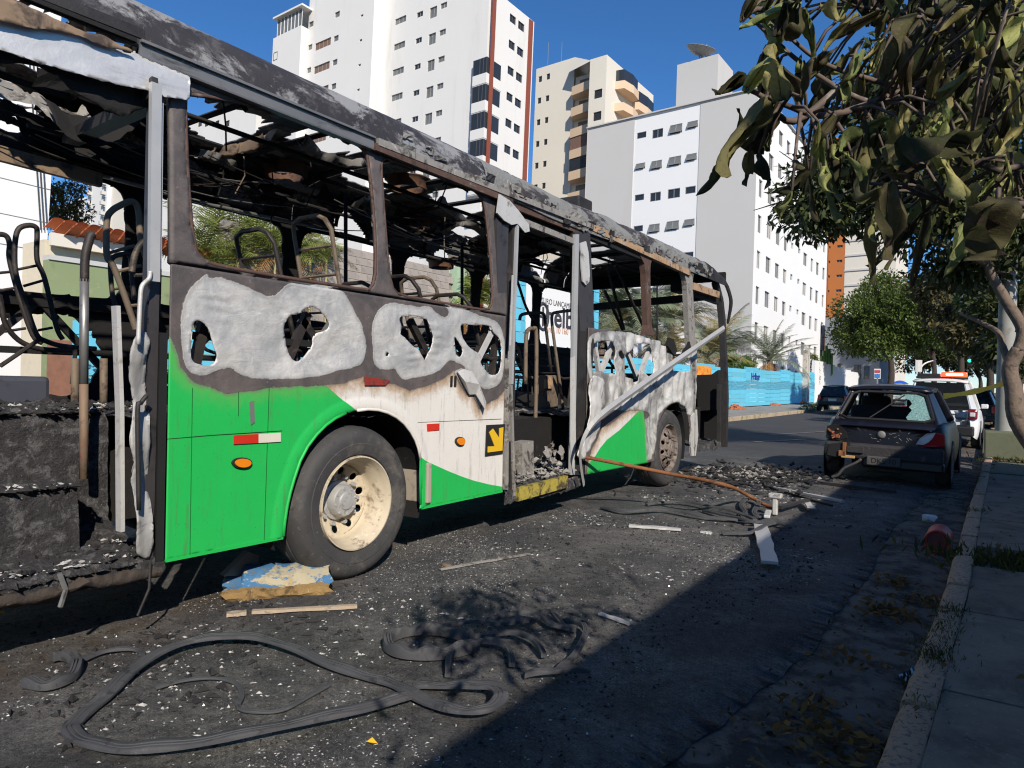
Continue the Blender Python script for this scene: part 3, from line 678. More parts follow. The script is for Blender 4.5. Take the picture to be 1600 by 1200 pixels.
facade(b, fI, 'f', 0, -10, a1, 0, zt, rects); bpart(b, 'wall', m_white, I_, fI)
for r in rects: window(I_, fI, 'f', 0, r, m_dkfr, m_glass, 1)

# --- behind the bus: tiled house, green wall, block wall, blue hoarding, billboard
m_tile = mat('terracotta_tile', (.50, .16, .07), .85, var=.2, vs=5, obj_random=.2)
m_house = mat('cream_house_wall', (.62, .55, .42), .9, layers=[((.48, .42, .33), 1, .5, .7)])
ho = thing('tiled_house', (-16, 8, 0), label='cream house with terracotta tile roof behind the green wall', cat='house')
e0, e1 = onx(77, 372, -13.7), onx(225, 392, -13.7); zE = (e0[2]+e1[2])/2-.05
MB().box((-14.2, (e0[1]+e1[1])/2, zE/2), (.9, e1[1]-e0[1]+.1, zE)).obj('wall', m_house, ho)
MB().bar((-13.62, e0[1]-.02, zE), (-13.62, e1[1]+.3, zE+.0), .1, .22).obj('fascia', m_cream, ho)
tm = MB()
tm.grid(np.array([[(-.11*math.cos(t), v, .055*math.sin(t)) for t in np.linspace(0, PI, 7)] for v in (-.21, .21)])); tmesh = tm.mesh('roof_tile', m_tile)
for i in range(17):
    for j in range(3):
        yy = e0[1]+.28+i*.215; x = -13.5-.36*j; z = zE+.10+.13*j
        link('roof_tile', tmesh, ho, mw=Matrix.Translation((x, yy, z)) @ Matrix.Rotation(R(90), 4, 'Z') @ Matrix.Rotation(R(-19.5), 4, 'X'))
m_green = mat('green_plaster', (.24, .29, .15), .9, var=.15, vs=1.2, layers=[((.15, .17, .10), 1.5, .52, .72), ((.35, .38, .26), 4, .6, .75)])
p, q = onx(76, 388, -13), onx(231, 412, -13); gw = thing('green_wall', (-13, 7, 0), label='mildewed green plaster yard wall left of the block wall', cat='wall')
MB().box((-13.1, (p[1]+8.9)/2, 1.62), (.2, 8.9-p[1], 3.24)).obj('wall', m_green, gw); MB().box((-13.1, (p[1]+8.9)/2, 3.28), (.26, 8.9-p[1], .08)).obj('coping', m_ltgrey, gw)
MB().box((-12.97, p[1]+.25, .95), (.05, .5, 1.9)).obj('brick_base', mat('old_brick', (.25, .12, .08), .9, var=.4, vs=8), gw)
m_block = mat('concrete_block', (.36, .315, .28), .95, var=.12, vs=4, layers=[((.26, .23, .21), 3, .5, .7)], bump=(40, .5, .01), obj_random=.12)
m_mort = mat('mortar', (.24, .21, .19), .95)
bl = thing('block_wall', (-13.5, 13, 0), label='bare concrete block wall standing behind the bus', cat='wall')
bm_ = MB().box((0, 0, 0), (.14, .385, .185)).mesh('block', m_block)
MB().box((-13.56, 12.6, 2.3), (.12, 7.7, 4.6)).obj('mortar_bed', m_mort, bl)
nb = 0
for r_ in range(15):
    for c_ in range(20):
        yy = 8.95+c_*.395+(.2 if r_ % 2 else 0); z = 1.85+r_*.195
        if z > 4.7 or yy > 16.4: continue
        link('block', bm_, bl, mw=Matrix.Translation((-13.5+rnd.uniform(-.006, .006), yy, z))); nb += 1
MB().box((-13.45, 16.65, 2.4), (.3, .35, 4.8)).obj('pillar', mat('pale_green_paint', (.36, .48, .33), .9), bl)
# hoarding of cyan boards
m_cy = mat('cyan_paint', (.13, .52, .70), .65, var=.12, vs=2, layers=[((.05, .28, .42), 6, .58, .75)], obj_random=.1)
m_cyd = mat('cyan_paint_patterned', (.13, .48, .66), .65, layers=[((.015, .05, .08), 9, .50, .56, (1, 1.4, 3))])
m_navy = mat('navy_print', (.015, .03, .22), .7)
hoard = thing('hoarding', (-11.5, 30, 0), label='long bright cyan hoarding with navy lettering along the far pavement', cat='hoarding')
plank = {}
y = 5.02; k = 0
while y < 60.5:
    L = min(2.75, 60.6-y); top = 2.15+.02*(y-5)/3+(.12 if k % 3 == 1 else 0)
    n = 9
    for j in range(n):
        z = .22+(top-.22)*(j+.5)/n; h = (top-.22)/n-.014; band = j in (4, 5)
        key = (round(L, 2), round(h, 3), band)
        if key not in plank: plank[key] = MB().box((0, 0, 0), (.03, L-.02, h)).mesh('plank', m_cyd if band else m_cy)
        link('plank', plank[key], hoard, mw=Matrix.Translation((-11.5+rnd.uniform(-.008, .008), y+L/2, z)))
    MB().box((-11.56, y+.05, top/2), (.06, .08, top)).obj('post', m_cy, hoard)
    y += L; k += 1
p = onx(1181, 589, -11.46); lm = basis(p, (0, 1, 0), (0, 0, 1))
text('lettering', 'Helbor', .55, m_navy, hoard, mw=basis((-11.47, p[1], p[2]), (0, 1, 0), (0, 0, 1)), depth=.004, bold=.02, sx=1.2)
MB().box((-11.46, onx(1100, 580, -11.46)[1], onx(1100, 580, -11.46)[2]), (.02, 2.2, .5)).obj('orange_panel', mat('orange_print', (.75, .33, .04), .7, layers=[((.7, .1, .03), 4, .5, .6)]), hoard)
sb = thing('sales_billboard', (-11.9, 17, 0), label='white billboard framed in cyan blocks seen through the middle door of the bus', cat='billboard')
p0, p1, q0 = onx(818, 520, -11.9), onx(921, 520, -11.9), onx(860, 428, -11.9)
yc, zc = (p0[1]+p1[1])/2, 3.1; Wd = p1[1]-p0[1]
MB().box((-11.9, yc, 3.0), (.06, Wd, 4.6)).obj('panel', m_white2, sb)
for yy in (p0[1]-.28, p1[1]+.28):
    for j in range(13):
        for s_ in (-.14, .14): MB().box((-11.86+rnd.uniform(-.01, .01), yy+s_, .9+j*.36), (.08, .262, .34)).obj('cyan_block', m_cy, sb)
tm_ = onx(869, 497, -11.86); m_char = mat('charcoal_print', (.05, .05, .06), .7)
text('lettering', 'helbor', .95, m_char, sb, mw=basis((-11.865, onx(887, 497, -11.86)[1], tm_[2]), (0, 1, 0), (0, 0, 1)), depth=.003, bold=.02, sx=1.15)
e = onx(852, 495, -11.86); ring = MB().tube([(-11.86, e[1]-.15+.32*math.cos(t), e[2]+.42*math.sin(t)) for t in np.linspace(0, 2*PI, 24)[:-1]], .05, 6, closed=True); ring.bar((-11.86, e[1]-.15, e[2]-.3), (-11.86, e[1]-.15, e[2]+.3), .06, .06); ring.bar((-11.86, e[1]-.4, e[2]), (-11.86, e[1]+.1, e[2]), .06, .06); ring.obj('emblem', m_char, sb)
t1 = onx(873, 475, -11.86); text('lettering', 'FUTURO LANÇAMENTO', .26, m_char, sb, mw=basis((-11.865, t1[1], t1[2]), (0, 1, 0), (0, 0, 1)), depth=.003)
t1 = onx(873, 517, -11.86); text('lettering', 'rua 10 160', .30, mat('orange_ink', (.5, .2, .06), .7), sb, mw=basis((-11.865, t1[1], t1[2]), (0, 1, 0), (0, 0, 1)), depth=.003)
# white yard wall further along, brick rubble
ww = thing('white_yard_wall', (-11.6, 70, 0), label='low white yard wall past the end of the cyan hoarding', cat='wall')
for k in range(6): MB().box((-11.6, 62.5+k*4.5, (3.6-.12*k)/2), (.25, 4.48, 3.6-.12*k)).obj('wall_panel', m_white2, ww)
# ------------------------------------------------------------ the burnt bus
BX, FX = -3.437, -5.94; Y1, Y2 = 3.261, 8.748; RT = .51
S = lambda px, py: tuple(onx(px, py, BX)[1:])
def SP(pts, k=0): P = [S(*p) for p in pts]; return smooth(P, k) if k else P
Z4 = lambda P: [(270+x/5.517, 420+y/5.517) for x, y in P]
Z5 = lambda P: [(560+x/6, 460+y/6) for x, y in P]
Z2 = lambda P: [(800+x/4, 300+y/4) for x, y in P]
ZR = lambda P: [(900+x/4, 480+y/4) for x, y in P]

def panel_material():
    m, nt, b = newmat('burnt_side_paint'); tc = _n(nt, 'ShaderNodeTexCoord').outputs['Object']
    nf = _noise(nt, tc, 14, 7, .75, .3); nm = _noise(nt, tc, 5, 6, .7, .4); sub = lambda a, k, amp: _math(nt, 'ADD', a, _math(nt, 'MULTIPLY', _math(nt, 'SUBTRACT', k, .5), amp))
    white = _mix(nt, nm, (.66, .63, .58), (.74, .72, .68)); green = _mix(nt, nm, (.014, .40, .075), (.022, .47, .095))
    c = _mix(nt, _ramp(nt, _attr(nt, 'green'), .0015, -.0015), white, green)
    streak = _math(nt, 'MULTIPLY', _ramp(nt, _noise(nt, tc, 26, 6, .7, .1, (1, 1, .10)),   .54, .70), .42); c = _mix(nt, streak, c, (.10, .085, .06))
    specks = _ramp(nt, _noise(nt, tc, 95, 3, .6), .66, .72); c = _mix(nt, _math(nt, 'MULTIPLY', specks, .6), c, (.05, .045, .04))
    scr = _math(nt, 'MULTIPLY', _ramp(nt, _noise(nt, tc, 11, 7, .8, 1.2, (1, 1, 3.0)), .63, .67), .5); c = _mix(nt, scr, c, (.07, .065, .06))
    ch = _attr(nt, 'char'); grn = _ramp(nt, _attr(nt, 'green'), .0, -.002)
    tan = _math(nt, 'MULTIPLY', _ramp(nt, sub(ch, nf, .20), .11, .0), _math(nt, 'SUBTRACT', .80, _math(nt, 'MULTIPLY', grn, .62)))
    c = _mix(nt, tan, c, (.36, .21, .10)); gz = _math(nt, 'MULTIPLY', _ramp(nt, sub(ch, nf, .07), .026, .0), .6); c = _mix(nt, gz, c, (.17, .145, .125))
    charc = _mix(nt, _ramp(nt, nm, .35, .7), (.070, .062, .062), (.135, .112, .105)); charc = _mix(nt, _ramp(nt, _noise(nt, tc, 34, 7, .8), .60, .68), charc, (.21, .185, .175))
    charc = _mix(nt, _math(nt, 'MULTIPLY', _ramp(nt, _noise(nt, tc, 9, 6, .7, .3, (1, .5, 1)), .60, .70), .6), charc, (.06, .028, .020))
    isch = _ramp(nt, sub(ch, nf, .035), .004, -.004); c = _mix(nt, isch, c, charc)
    me = _attr(nt, 'melt'); ml = _mix(nt, _ramp(nt, nm, .35, .65), (.46, .465, .465), (.66, .645, .61)); ml = _mix(nt, _math(nt, 'MULTIPLY', _ramp(nt, _noise(nt, tc, 7, 7, .75, .8), .55, .75), .45), ml, (.36, .33, .27))
    soot = _math(nt, 'MULTIPLY', _ramp(nt, _noise(nt, tc, 3.0, 7, .7, .8, (1, 1, .5)), .48, .66), _attr(nt, 'soot')); ml = _mix(nt, soot, ml, (.055, .05, .048))
    ism = _ramp(nt, sub(me, nf, .035), .004, -.004); c = _mix(nt, ism, c, ml)
    c = _mix(nt, _math(nt, 'MULTIPLY', _math(nt, 'MULTIPLY', _ramp(nt, sub(me, nf, .02), -.03, -.002), ism), .35), c, (.22, .20, .18))
    nt.links.new(c, b.inputs['Base Color'])
    rg = _math(nt, 'ADD', _math(nt, 'MULTIPLY', isch, .22), .30); rg = _math(nt, 'ADD', rg, _math(nt, 'MULTIPLY', ism, .0)); rg = _math(nt, 'ADD', rg, _math(nt, 'MULTIPLY', nf, .2)); nt.links.new(rg, b.inputs['Roughness'])
    nt.links.new(_math(nt, 'MULTIPLY', ism, .38), b.inputs['Metallic'])
    bn = _n(nt, 'ShaderNodeBump'); bn.inputs['Strength'].default_value = .6; bn.inputs['Distance'].default_value = .012
    hgt = _math(nt, 'ADD', _math(nt, 'MULTIPLY', _noise(nt, tc, 8, 4, .5, 1.5, (1, 1.2, 2.2)), _math(nt, 'MULTIPLY', ism, .55)), _math(nt, 'MULTIPLY', _math(nt, 'MULTIPLY', isch, .35), _noise(nt, tc, 60, 8, .8)))
    nt.links.new(_math(nt, 'ADD', hgt, _math(nt, 'MULTIPLY', ism, .5)), bn.inputs['Height']); nt.links.new(bn.outputs[0], b.inputs['Normal']); return m
m_panel = panel_material()
m_char = mat('charred_metal', (.040, .037, .037), .6, metal=.3, var=.4, vs=6, layers=[((.10, .085, .075), 5, .58, .72), ((.017, .016, .016), 3, .5, .7)], bump=(45, .5, .006))
m_frame = mat('scorched_frame', (.085, .077, .078), .42, metal=.5, var=.3, vs=3, layers=[((.13, .10, .085), 4, .56, .75, (1, 1, .3)), ((.035, .033, .033), 5, .55, .7)], bump=(50, .3, .004))
m_frust = mat('rusted_frame', (.105, .062, .048), .75, metal=.2, var=.35, vs=7, layers=[((.19, .16, .14), 11, .56, .68), ((.035, .026, .024), 6, .52, .68)], bump=(60, .5, .004))
m_fash = mat('ash_pale_frame', (.27, .255, .235), .8, metal=.15, var=.25, vs=6, layers=[((.07, .06, .055), 6, .50, .62), ((.42, .40, .37), 20, .56, .66)], bump=(50, .5, .005))
m_ftan = mat('tan_scaled_frame', (.38, .245, .145), .85, var=.3, vs=6, layers=[((.10, .075, .06), 7, .50, .62), ((.38, .34, .30), 5, .54, .68)], bump=(50, .5, .005))
m_soot = mat('soot_black', (.011, .010, .010), .85, var=.4, vs=5, layers=[((.045, .042, .042), 9, .60, .72), ((.16, .15, .145), 24, .70, .76)], bump=(30, .6, .01))
m_roofo = mat('burnt_roof_skin', (.047, .043, .046), .6, metal=.25, var=.3, vs=4, layers=[((.30, .295, .29), 3.2, .50, .575, (1, .55, 1.3)), ((.10, .095, .095), 9, .52, .64), ((.40, .395, .385), 26, .64, .72), ((.03, .028, .03), 7, .58, .7)], bump=(55, .45, .006))
m_roofg = mat('burnt_roof_skin_ashy', (.235, .235, .225), .75, metal=.15, var=.25, vs=5, layers=[((.052, .045, .045), 3.2, .50, .58, (1, .5, 1)), ((.12, .10, .09), 9, .56, .66), ((.35, .345, .33), 17, .60, .70)], bump=(40, .9, .02))
m_alum = mat('bare_aluminium', (.46, .46, .455), .5, metal=.3, var=.12, vs=4, layers=[((.15, .13, .12), 5, .60, .74)])
m_aluw = mat('whitened_aluminium', (.56, .55, .53), .6, metal=.25, var=.12, vs=5, layers=[((.14, .12, .11), 6, .58, .70), ((.40, .37, .32), 12, .56, .7)], bump=(25, .4, .006))
m_hdr = mat('brushed_aluminium', (.66, .65, .63), .36, metal=.35, var=.15, vs=3, layers=[((.36, .28, .20), 2.2, .56, .76, (1, .3, 1)), ((.40, .39, .38), 3, .5, .7, (1, .4, 1))], bump=(3.5, .35, .03))
m_tan = mat('scorched_tan', (.27, .19, .125), .8, metal=.2, var=.35, vs=4, layers=[((.08, .06, .05), 5, .5, .65)])
m_tub = mat('burnt_tube', (.050, .043, .040), .6, metal=.45, var=.45, vs=6, layers=[((.135, .105, .08), 7, .54, .68), ((.02, .018, .018), 5, .5, .66)], bump=(70, .4, .003))
m_tubb = mat('rust_brown_tube', (.19, .145, .105), .75, metal=.3, var=.4, vs=7, layers=[((.07, .05, .04), 8, .52, .66), ((.27, .25, .21), 6, .6, .72)], bump=(70, .4, .003))
m_galv = mat('galvanised_tube', (.30, .295, .285), .45, metal=.65, var=.3, vs=12, layers=[((.10, .085, .07), 9, .55, .7)])
m_rust = mat('orange_rust', (.24, .10, .04), .85, metal=.2, var=.4, vs=8, layers=[((.10, .05, .03), 7, .5, .65), ((.36, .24, .12), 10, .6, .7)])
m_tyre = mat('tyre_rubber', (.050, .049, .050), .72, var=.3, vs=7, layers=[((.115, .105, .092), 4, .50, .72), ((.14, .13, .12), 30, .60, .70), ((.03, .03, .03), 16, .56, .68)], bump=(35, .3, .004))
m_rim = mat('cream_wheel_paint', (.53, .455, .335), .55, var=.2, vs=8, layers=[((.17, .125, .085), 6, .53, .68), ((.62, .57, .48), 14, .58, .7), ((.10, .075, .055), 22, .62, .70)], bump=(60, .3, .002))
m_rimb = mat('burnt_wheel', (.22, .18, .155), .75, metal=.2, var=.4, vs=8, layers=[((.07, .05, .045), 9, .48, .62), ((.44, .40, .36), 7, .60, .72)], bump=(50, .5, .003))
m_hub = mat('hub_metal', (.50, .50, .49), .45, metal=.4, var=.2, vs=14, layers=[((.22, .2, .18), 14, .55, .7)])
m_red = mat('red_reflector', (.55, .03, .015), .4); m_wht = mat('white_reflector', (.66, .62, .52), .5)
m_amb = mat('amber_lens', (.75, .22, .01), .25, var=.2, spec=.6); m_blk = mat('black_sticker', (.018, .018, .018), .5); m_yel = mat('yellow_sticker', (.72, .44, .02), .5)

bus = thing('bus', ((BX+FX)/2, 6, 0), label='burnt-out green and white city bus with melted aluminium side panels', cat='bus')

# ---- outlines on the right side, traced on its plane
MELT = [smooth([S(*p) for p in Z4([(68, 430), (80, 330), (118, 220), (180, 130), (250, 85), (275, 45), (305, 50), (310, 85), (400, 70), (450, 90), (520, 110), (640, 160), (740, 200), (800, 235), (880, 240), (930, 185), (1000, 120), (1120, 105), (1260, 122), (1400, 150), (1480, 210), (1540, 310), (1590, 420)])
        ]+[S(*p) for p in [(400+x/4, 300+y/4) for x, y in ((612, 740), (660, 830), (690, 950), (680, 1040), (640, 1090), (560, 1110))]]+[S(*p) for p in Z4([(1450, 870), (1300, 925), (1150, 940), (1050, 955), (900, 950), (700, 950), (560, 910), (510, 850), (420, 865), (330, 905), (250, 925), (170, 910), (110, 850), (80, 750), (72, 600)])], 1),
        smooth([S(*p) for p in Z5([(130, 260), (170, 170), (230, 105), (320, 75), (440, 100), (560, 120), (680, 115), (730, 180), (790, 215), (835, 210), (850, 150), (790, 100), (870, 110), (1000, 140), (1100, 190), (1240, 230), (1310, 270), (1350, 350), (1375, 480), (1365, 650), (1350, 800), (1300, 860), (1200, 900), (1120, 850), (1060, 760), (1000, 690), (960, 660), (870, 615), (830, 640), (780, 700), (700, 750), (600, 770), (500, 790), (420, 810), (370, 760), (340, 690), (270, 710), (180, 700), (140, 640), (130, 480), (122, 340)])], 1),
        [S(*p) for p in Z5([(895, 725), (960, 690), (1030, 720), (1060, 790), (1060, 870), (1110, 960), (1165, 1010), (1135, 1070), (1075, 930), (1020, 930), (950, 820)])]]
CHAR = [S(*p) for p in [(236, 380), (236, 515), (262, 522), (272, 540), (282, 575)]+Z4([(130, 925), (200, 990), (330, 1022), (450, 1080), (560, 1065), (700, 1050), (850, 1025), (1000, 1015), (1200, 1010), (1330, 1003), (1480, 985)])+Z5([(45, 765), (45, 815), (330, 840), (400, 870), (470, 900), (600, 870), (720, 830), (830, 765), (890, 712), (930, 820), (1010, 945), (1062, 932), (1130, 1085), (1160, 1042), (1280, 990), (1350, 930), (1392, 850), (1402, 780)])+[(800, 560), (800, 380), (790, 300), (200, 0), (160, 0), (160, 380)]]
HOLES = [smooth([S(*p) for p in Z4([(165, 480), (190, 440), (250, 460), (300, 520), (325, 600), (350, 690), (378, 750), (360, 810), (300, 838), (220, 822), (165, 800), (148, 740), (150, 620)])], 1),
         smooth([S(*p) for p in Z4([(1000, 400), (1080, 395), (1110, 370), (1170, 325), (1240, 330), (1330, 430), (1358, 480), (1330, 530), (1250, 555), (1215, 600), (1222, 650), (1150, 750), (1080, 808), (1030, 770), (1000, 700), (980, 600), (968, 500)])], 1),
         [S(*p) for p in Z5([(370, 215), (440, 200), (540, 205), (640, 235), (660, 290), (685, 350), (700, 400), (680, 500), (640, 580), (615, 625), (550, 515), (480, 465), (430, 405), (385, 375), (400, 300)])],
         smooth([S(*p) for p in Z5([(300, 490), (285, 565), (250, 600), (268, 540)])], 1),
         smooth([S(*p) for p in Z5([(945, 275), (1080, 290), (1200, 285), (1250, 310), (1255, 345), (1330, 420), (1345, 560), (1325, 730), (1250, 765), (1190, 730), (1125, 640), (1140, 560), (1060, 525), (1000, 450), (960, 350)])], 1),
         smooth([S(*p) for p in Z5([(895, 375), (930, 430), (985, 525), (945, 600), (905, 550)])], 1)]
GREEN = SP([(200, 380), (430, 530), (510, 603), (531, 622), (556, 642), (600, 665), (640, 700), (662, 719), (680, 727), (700, 736), (720, 744), (740, 751), (765, 757), (800, 763), (800, 900), (200, 960)])
ARCH = smooth(SP([(440, 850), (445, 800), (454, 760), (472, 707), (500, 670), (530, 648), (565, 639), (597, 641), (625, 655), (645, 680), (655, 707), (657, 750), (655, 800), (640, 900), (500, 900)]), 1)
BOT = [S(258, 876), S(441, 840), S(657.5, 794), S(784, 767.5)]
W1 = smooth(SP([(297, 150), (300, 141), (420, 164), (560, 220), (577, 229), (584, 246), (589, 340), (590, 420), (583, 452), (566, 452), (540, 448), (449, 434), (345, 416), (318, 407), (304, 385), (297, 280)]), 1)
W2 = smooth(SP([(603, 262), (606, 247), (616, 244), (677, 268), (748, 294), (762, 307), (767, 335), (771, 435), (771, 474), (764, 485), (730, 480), (677, 470), (625, 462), (612, 446), (607, 392)]), 1)
def multi(polys):
    def f(y, z):
        d = np.full(np.shape(y), 9.)
        for P in polys: d = np.minimum(d, sdpoly(y, z, P))
        return d
    return f
f_melt, f_holes, f_char, f_green = multi(MELT), multi(HOLES), multi([CHAR]), multi([GREEN])
def bulge(y, z):                                          # sagged, wrinkled sheet metal where it melted
    m = np.clip(-f_melt(y, z)/.10, 0, 1); h = np.clip(1-np.abs(f_holes(y, z))/.09, 0, 1)
    w = .034*(fbm(y*2.2, z*2.6, 21, 2)-.55)+.014*(fbm(y*5, z*6, 26, 3)-.5)+.006*np.sin(95*(z+.10*fbm(y*3, z*3, 22)))*np.clip(fbm(y*4, z*4, 23)-.56, 0, 1)*2.5+.020*h*(fbm(y*13, z*8, 24, 3)-.45)
    return m*w*1.3
def arch_lip(y, z): return .010*np.clip(1-np.abs(sdpoly(y, z, ARCH)-.03)/.05, 0, 1)**.5*(sdpoly(y, z, ARCH) > 0)
zb = lambda y: np.interp(y, [p[0] for p in BOT], [p[1] for p in BOT])
ATT = {'melt': lambda y, z: np.clip(f_melt(y, z), -.5, .5), 'char': lambda y, z: np.clip(f_char(y, z), -.6, .6), 'green': lambda y, z: np.clip(f_green(y, z), -.3, .3), 'soot': lambda y, z: y*0}
yL, yR = 1.945, 4.93
tear = lambda y, z: np.maximum.reduce([np.abs(z-1.897)-.004, y-9, -y])
sheet('side_panel', np.arange(1.93, 4.96, .0125), np.arange(.36, 1.92, .0125), lambda y, z: np.maximum.reduce([yL-y, y-yR, zb(y)-z, z-1.90, -sdpoly(y, z, ARCH), -f_holes(y, z)-.006*(fbm(y*40, z*40, 31)-.5)]),
      m_panel, bus, ATT, solid=.006, to3=lambda y, z: np.stack([BX+bulge(y, z)+arch_lip(y, z)+.006*(fbm(y*1.2, z*1.2, 30)-.5), y, z], 1))
fr1 = sheet('window_frame', np.arange(1.93, 5.08, .02), np.arange(1.89, 2.95, .02), lambda y, z: np.maximum.reduce([yL-y, y-(4.95), 1.902-z, z-2.93, -sdpoly(y, z, W1), -sdpoly(y, z, W2)]),
      m_panel, bus, ATT, solid=.03, to3=lambda y, z: np.stack([BX-.018+bulge(y, z)-.05*np.clip((z-1.95), 0, 1)**1.5+.004*(fbm(y*3, z*3, 33)-.5), y, z], 1))
# rubber-lipped window edges
for P in (W1, W2): MB().tube([(BX-.012-.05*max(0, z-1.95)**1.5, y, z) for y, z in P], .012, 6, closed=True).obj('window_lip', m_frust, bus, sm=True)
m_gre = mat('green_edge', (.018, .43, .085), .45, var=.1, layers=[((.05, .12, .05), 8, .58, .7)]); m_whe = mat('white_edge', (.68, .65, .60), .5, layers=[((.25, .2, .15), 7, .57, .7)])
low = [p for p in ARCH if p[1] > min(BOT[1][1], BOT[2][1])-.005]; i0 = min(range(len(low)), key=lambda i: low[i][0]); ymid = S(556, 642)[0]
low = sorted(low, key=lambda p: math.atan2(p[1]-RT, -(p[0]-Y1))); gl = [p for p in low if p[0] < ymid]; wl_ = [p for p in low if p[0] >= ymid-.03]; wl_u = [p for p in wl_ if p[1] > S(662, 719)[1]]; wl_d = [p for p in wl_ if p[1] <= S(662, 719)[1]+.03]
for Q, m_ in ((gl, m_gre), (wl_u, m_whe), (wl_d, m_gre)):
    if len(Q) > 1: MB().tube([(BX+.008, *p) for p in Q], .011, 6).obj('arch_edge', m_, bus, sm=True)
for a_, b_ in ((BOT[0], BOT[1]), (BOT[2], BOT[3])): MB().bar((BX+.004, *a_), (BX+.004, *b_), .012, .016).obj('panel_edge', m_gre, bus)
# scars, joints, stickers, reflectors
def patch(name, pts, m, th=.005, off=.006, parent=bus, X=BX):
    Q = SP(pts) if X == BX else [tuple(onx(*p, X)[1:]) for p in pts]
    return MB().prism(Q, lambda p: ((X+off+th, *p), (X+off-.002, *p))).obj(name, m, parent)
for a, b_ in (((260, 686), (330, 680)), ((330, 680), (440, 673)), ((652, 660), (783, 654.5))): MB().bar((BX+.004, *S(*a)), (BX+.004, *S(*b_)), .003, .003).obj('panel_seam', m_blk, bus)
for a, b_ in (((300, 606), (296, 866)), ((372, 612), (372, 650)), ((632, 610), (632, 648)), ((420, 605), (412, 845))): MB().bar((BX+.004, *S(*a)), (BX+.004, *S(*b_)), .003, .003, up=(1, 0, 0)).obj('panel_seam', mat('dark_green_joint', (.01, .14, .03), .6), bus)
patch('red_reflector', [(364, 680), (402, 678), (402, 692), (364, 694)], m_red); patch('white_reflector', [(402.5, 678), (437, 676), (437, 690), (402.5, 692)], m_wht)
patch('red_reflector', [(666, 662.5), (685, 661.5), (685, 672), (666.5, 673.5)], m_red); patch('red_sticker', [(568, 588), (607, 594), (600, 602), (568, 602)], mat('scorched_red', (.25, .03, .02), .6, layers=[((.06, .04, .04), 9, .5, .6)]), off=.012)
for cx, cy, rx, ry in ((376, 723, 15.5, 8.5), (717, 689.5, 7.5, 7)):
    P = [(cx+rx*math.cos(t), cy+ry*math.sin(t)) for t in np.linspace(0, 2*PI, 20)[:-1]]; P2 = [(cx+rx*.8*math.cos(t), cy+ry*.8*math.sin(t)) for t in np.linspace(0, 2*PI, 20)[:-1]]
    o = patch('marker_light', P, m_blk, th=.012); patch('lens', P2, m_amb, th=.016, off=.012, parent=o)
sg = patch('arrow_sign', [(759, 664), (788, 662.5), (784, 709), (757, 713)], m_blk)
patch('arrow', Z2([]) or [(400+x/4, 600+y/4) for x, y in ((1448, 302), (1473, 279), (1512, 338), (1512, 276), (1537, 270), (1531, 415), (1440, 427), (1441, 390), (1482, 388))], m_yel, off=.0115, parent=sg)
for x in (703, 709): patch('number_stroke', [(x, 588), (x+3, 587), (x+2.5, 604), (x-.5, 604)], m_blk)
patch('scuff', [(389, 628), (396, 626), (397, 660), (391, 664)], mat('grey_scuff', (.14, .15, .14), .8), th=.001)
# torn flap of skin hanging forward
fl = MB(); P = [S(*p) for p in Z5([(905, 725), (960, 700), (1040, 720), (1075, 840), (1165, 1010), (1132, 1078), (1075, 935), (1015, 938), (945, 815)])]
fl.prism(P, lambda p: ((BX+.045+.02*math.sin(p[1]*30), *p), (BX+.038+.02*math.sin(p[1]*30), *p))); fl.obj('torn_flap', m_aluw, bus)
# inner frame behind the holes: braces and a belt rail
for (a, b_) in (((330, 450), (300, 590)), ((470, 500), (520, 570)), ((480, 490), (440, 585)), ((700, 490), (655, 600)), ((640, 500), (690, 600)), ((762, 500), (735, 590)), ((768, 590), (775, 510))):
    MB().bar(onx(*a, BX-.09), onx(*b_, BX-.09), .05, .04, up=(1, 0, 0)).obj('body_brace', m_tub, bus)
MB().bar(onx(747, 562, BX-.03), onx(769, 518, BX-.03), .05, .02, up=(1, 0, 0)).obj('body_brace', m_aluw, bus)
for z in (1.55, 1.2): MB().bar((BX-.1, 2.0, z), (BX-.1, 4.9, z), .05, .04).obj('belt_rail', m_soot, bus)

# ---- front section: wheel arch panel, two windows, pillars, door opening
RMELT = [smooth([S(*p) for p in ZR([(70, 200), (110, 160), (200, 150), (330, 155), (430, 165), (520, 190), (600, 210), (700, 215), (760, 230), (760, 420), (755, 640), (700, 690), (640, 590), (560, 610), (500, 690), (490, 900), (440, 960), (430, 720), (470, 660), (380, 640), (300, 650), (240, 640), (150, 650), (150, 560), (90, 470), (65, 350)])], 1)]
RCHAR = [S(*p) for p in ZR([(-10, -900), (-10, 1100), (60, 1060), (75, 960), (100, 880), (130, 830), (160, 750), (200, 740), (330, 640), (420, 640), (440, 800), (450, 980), (480, 990), (800, 990), (800, -900)])]
RGREEN = [S(*p) for p in ZR([(150, 880), (190, 830), (270, 768), (400, 640), (470, 600), (480, 1100), (-40, 1100), (80, 975), (120, 930)])]
RHOLES = [smooth(SP(ZR(p)), 1) for p in ([(95, 270), (120, 215), (200, 208), (243, 232), (245, 290), (235, 330), (250, 425), (200, 412), (150, 402), (92, 400)], [(350, 250), (400, 222), (460, 230), (485, 280), (487, 420), (465, 465), (420, 395), (390, 400), (370, 480), (330, 440), (280, 425), (275, 340), (250, 290), (265, 262), (280, 305), (320, 290)], [(588, 302), (640, 305), (718, 320), (722, 400), (620, 405), (585, 370)])]
RARCH = smooth(SP([(1021, 735), (1022, 700), (1025, 672), (1030, 655), (1040, 637), (1052, 629), (1062, 630), (1071, 640), (1076, 662), (1077, 692), (1074, 715), (1060, 760), (1030, 770)]), 1)
RMELT.append([S(*p) for p in ZR([(440, 960), (430, 700), (480, 690), (490, 800), (470, 950)])])
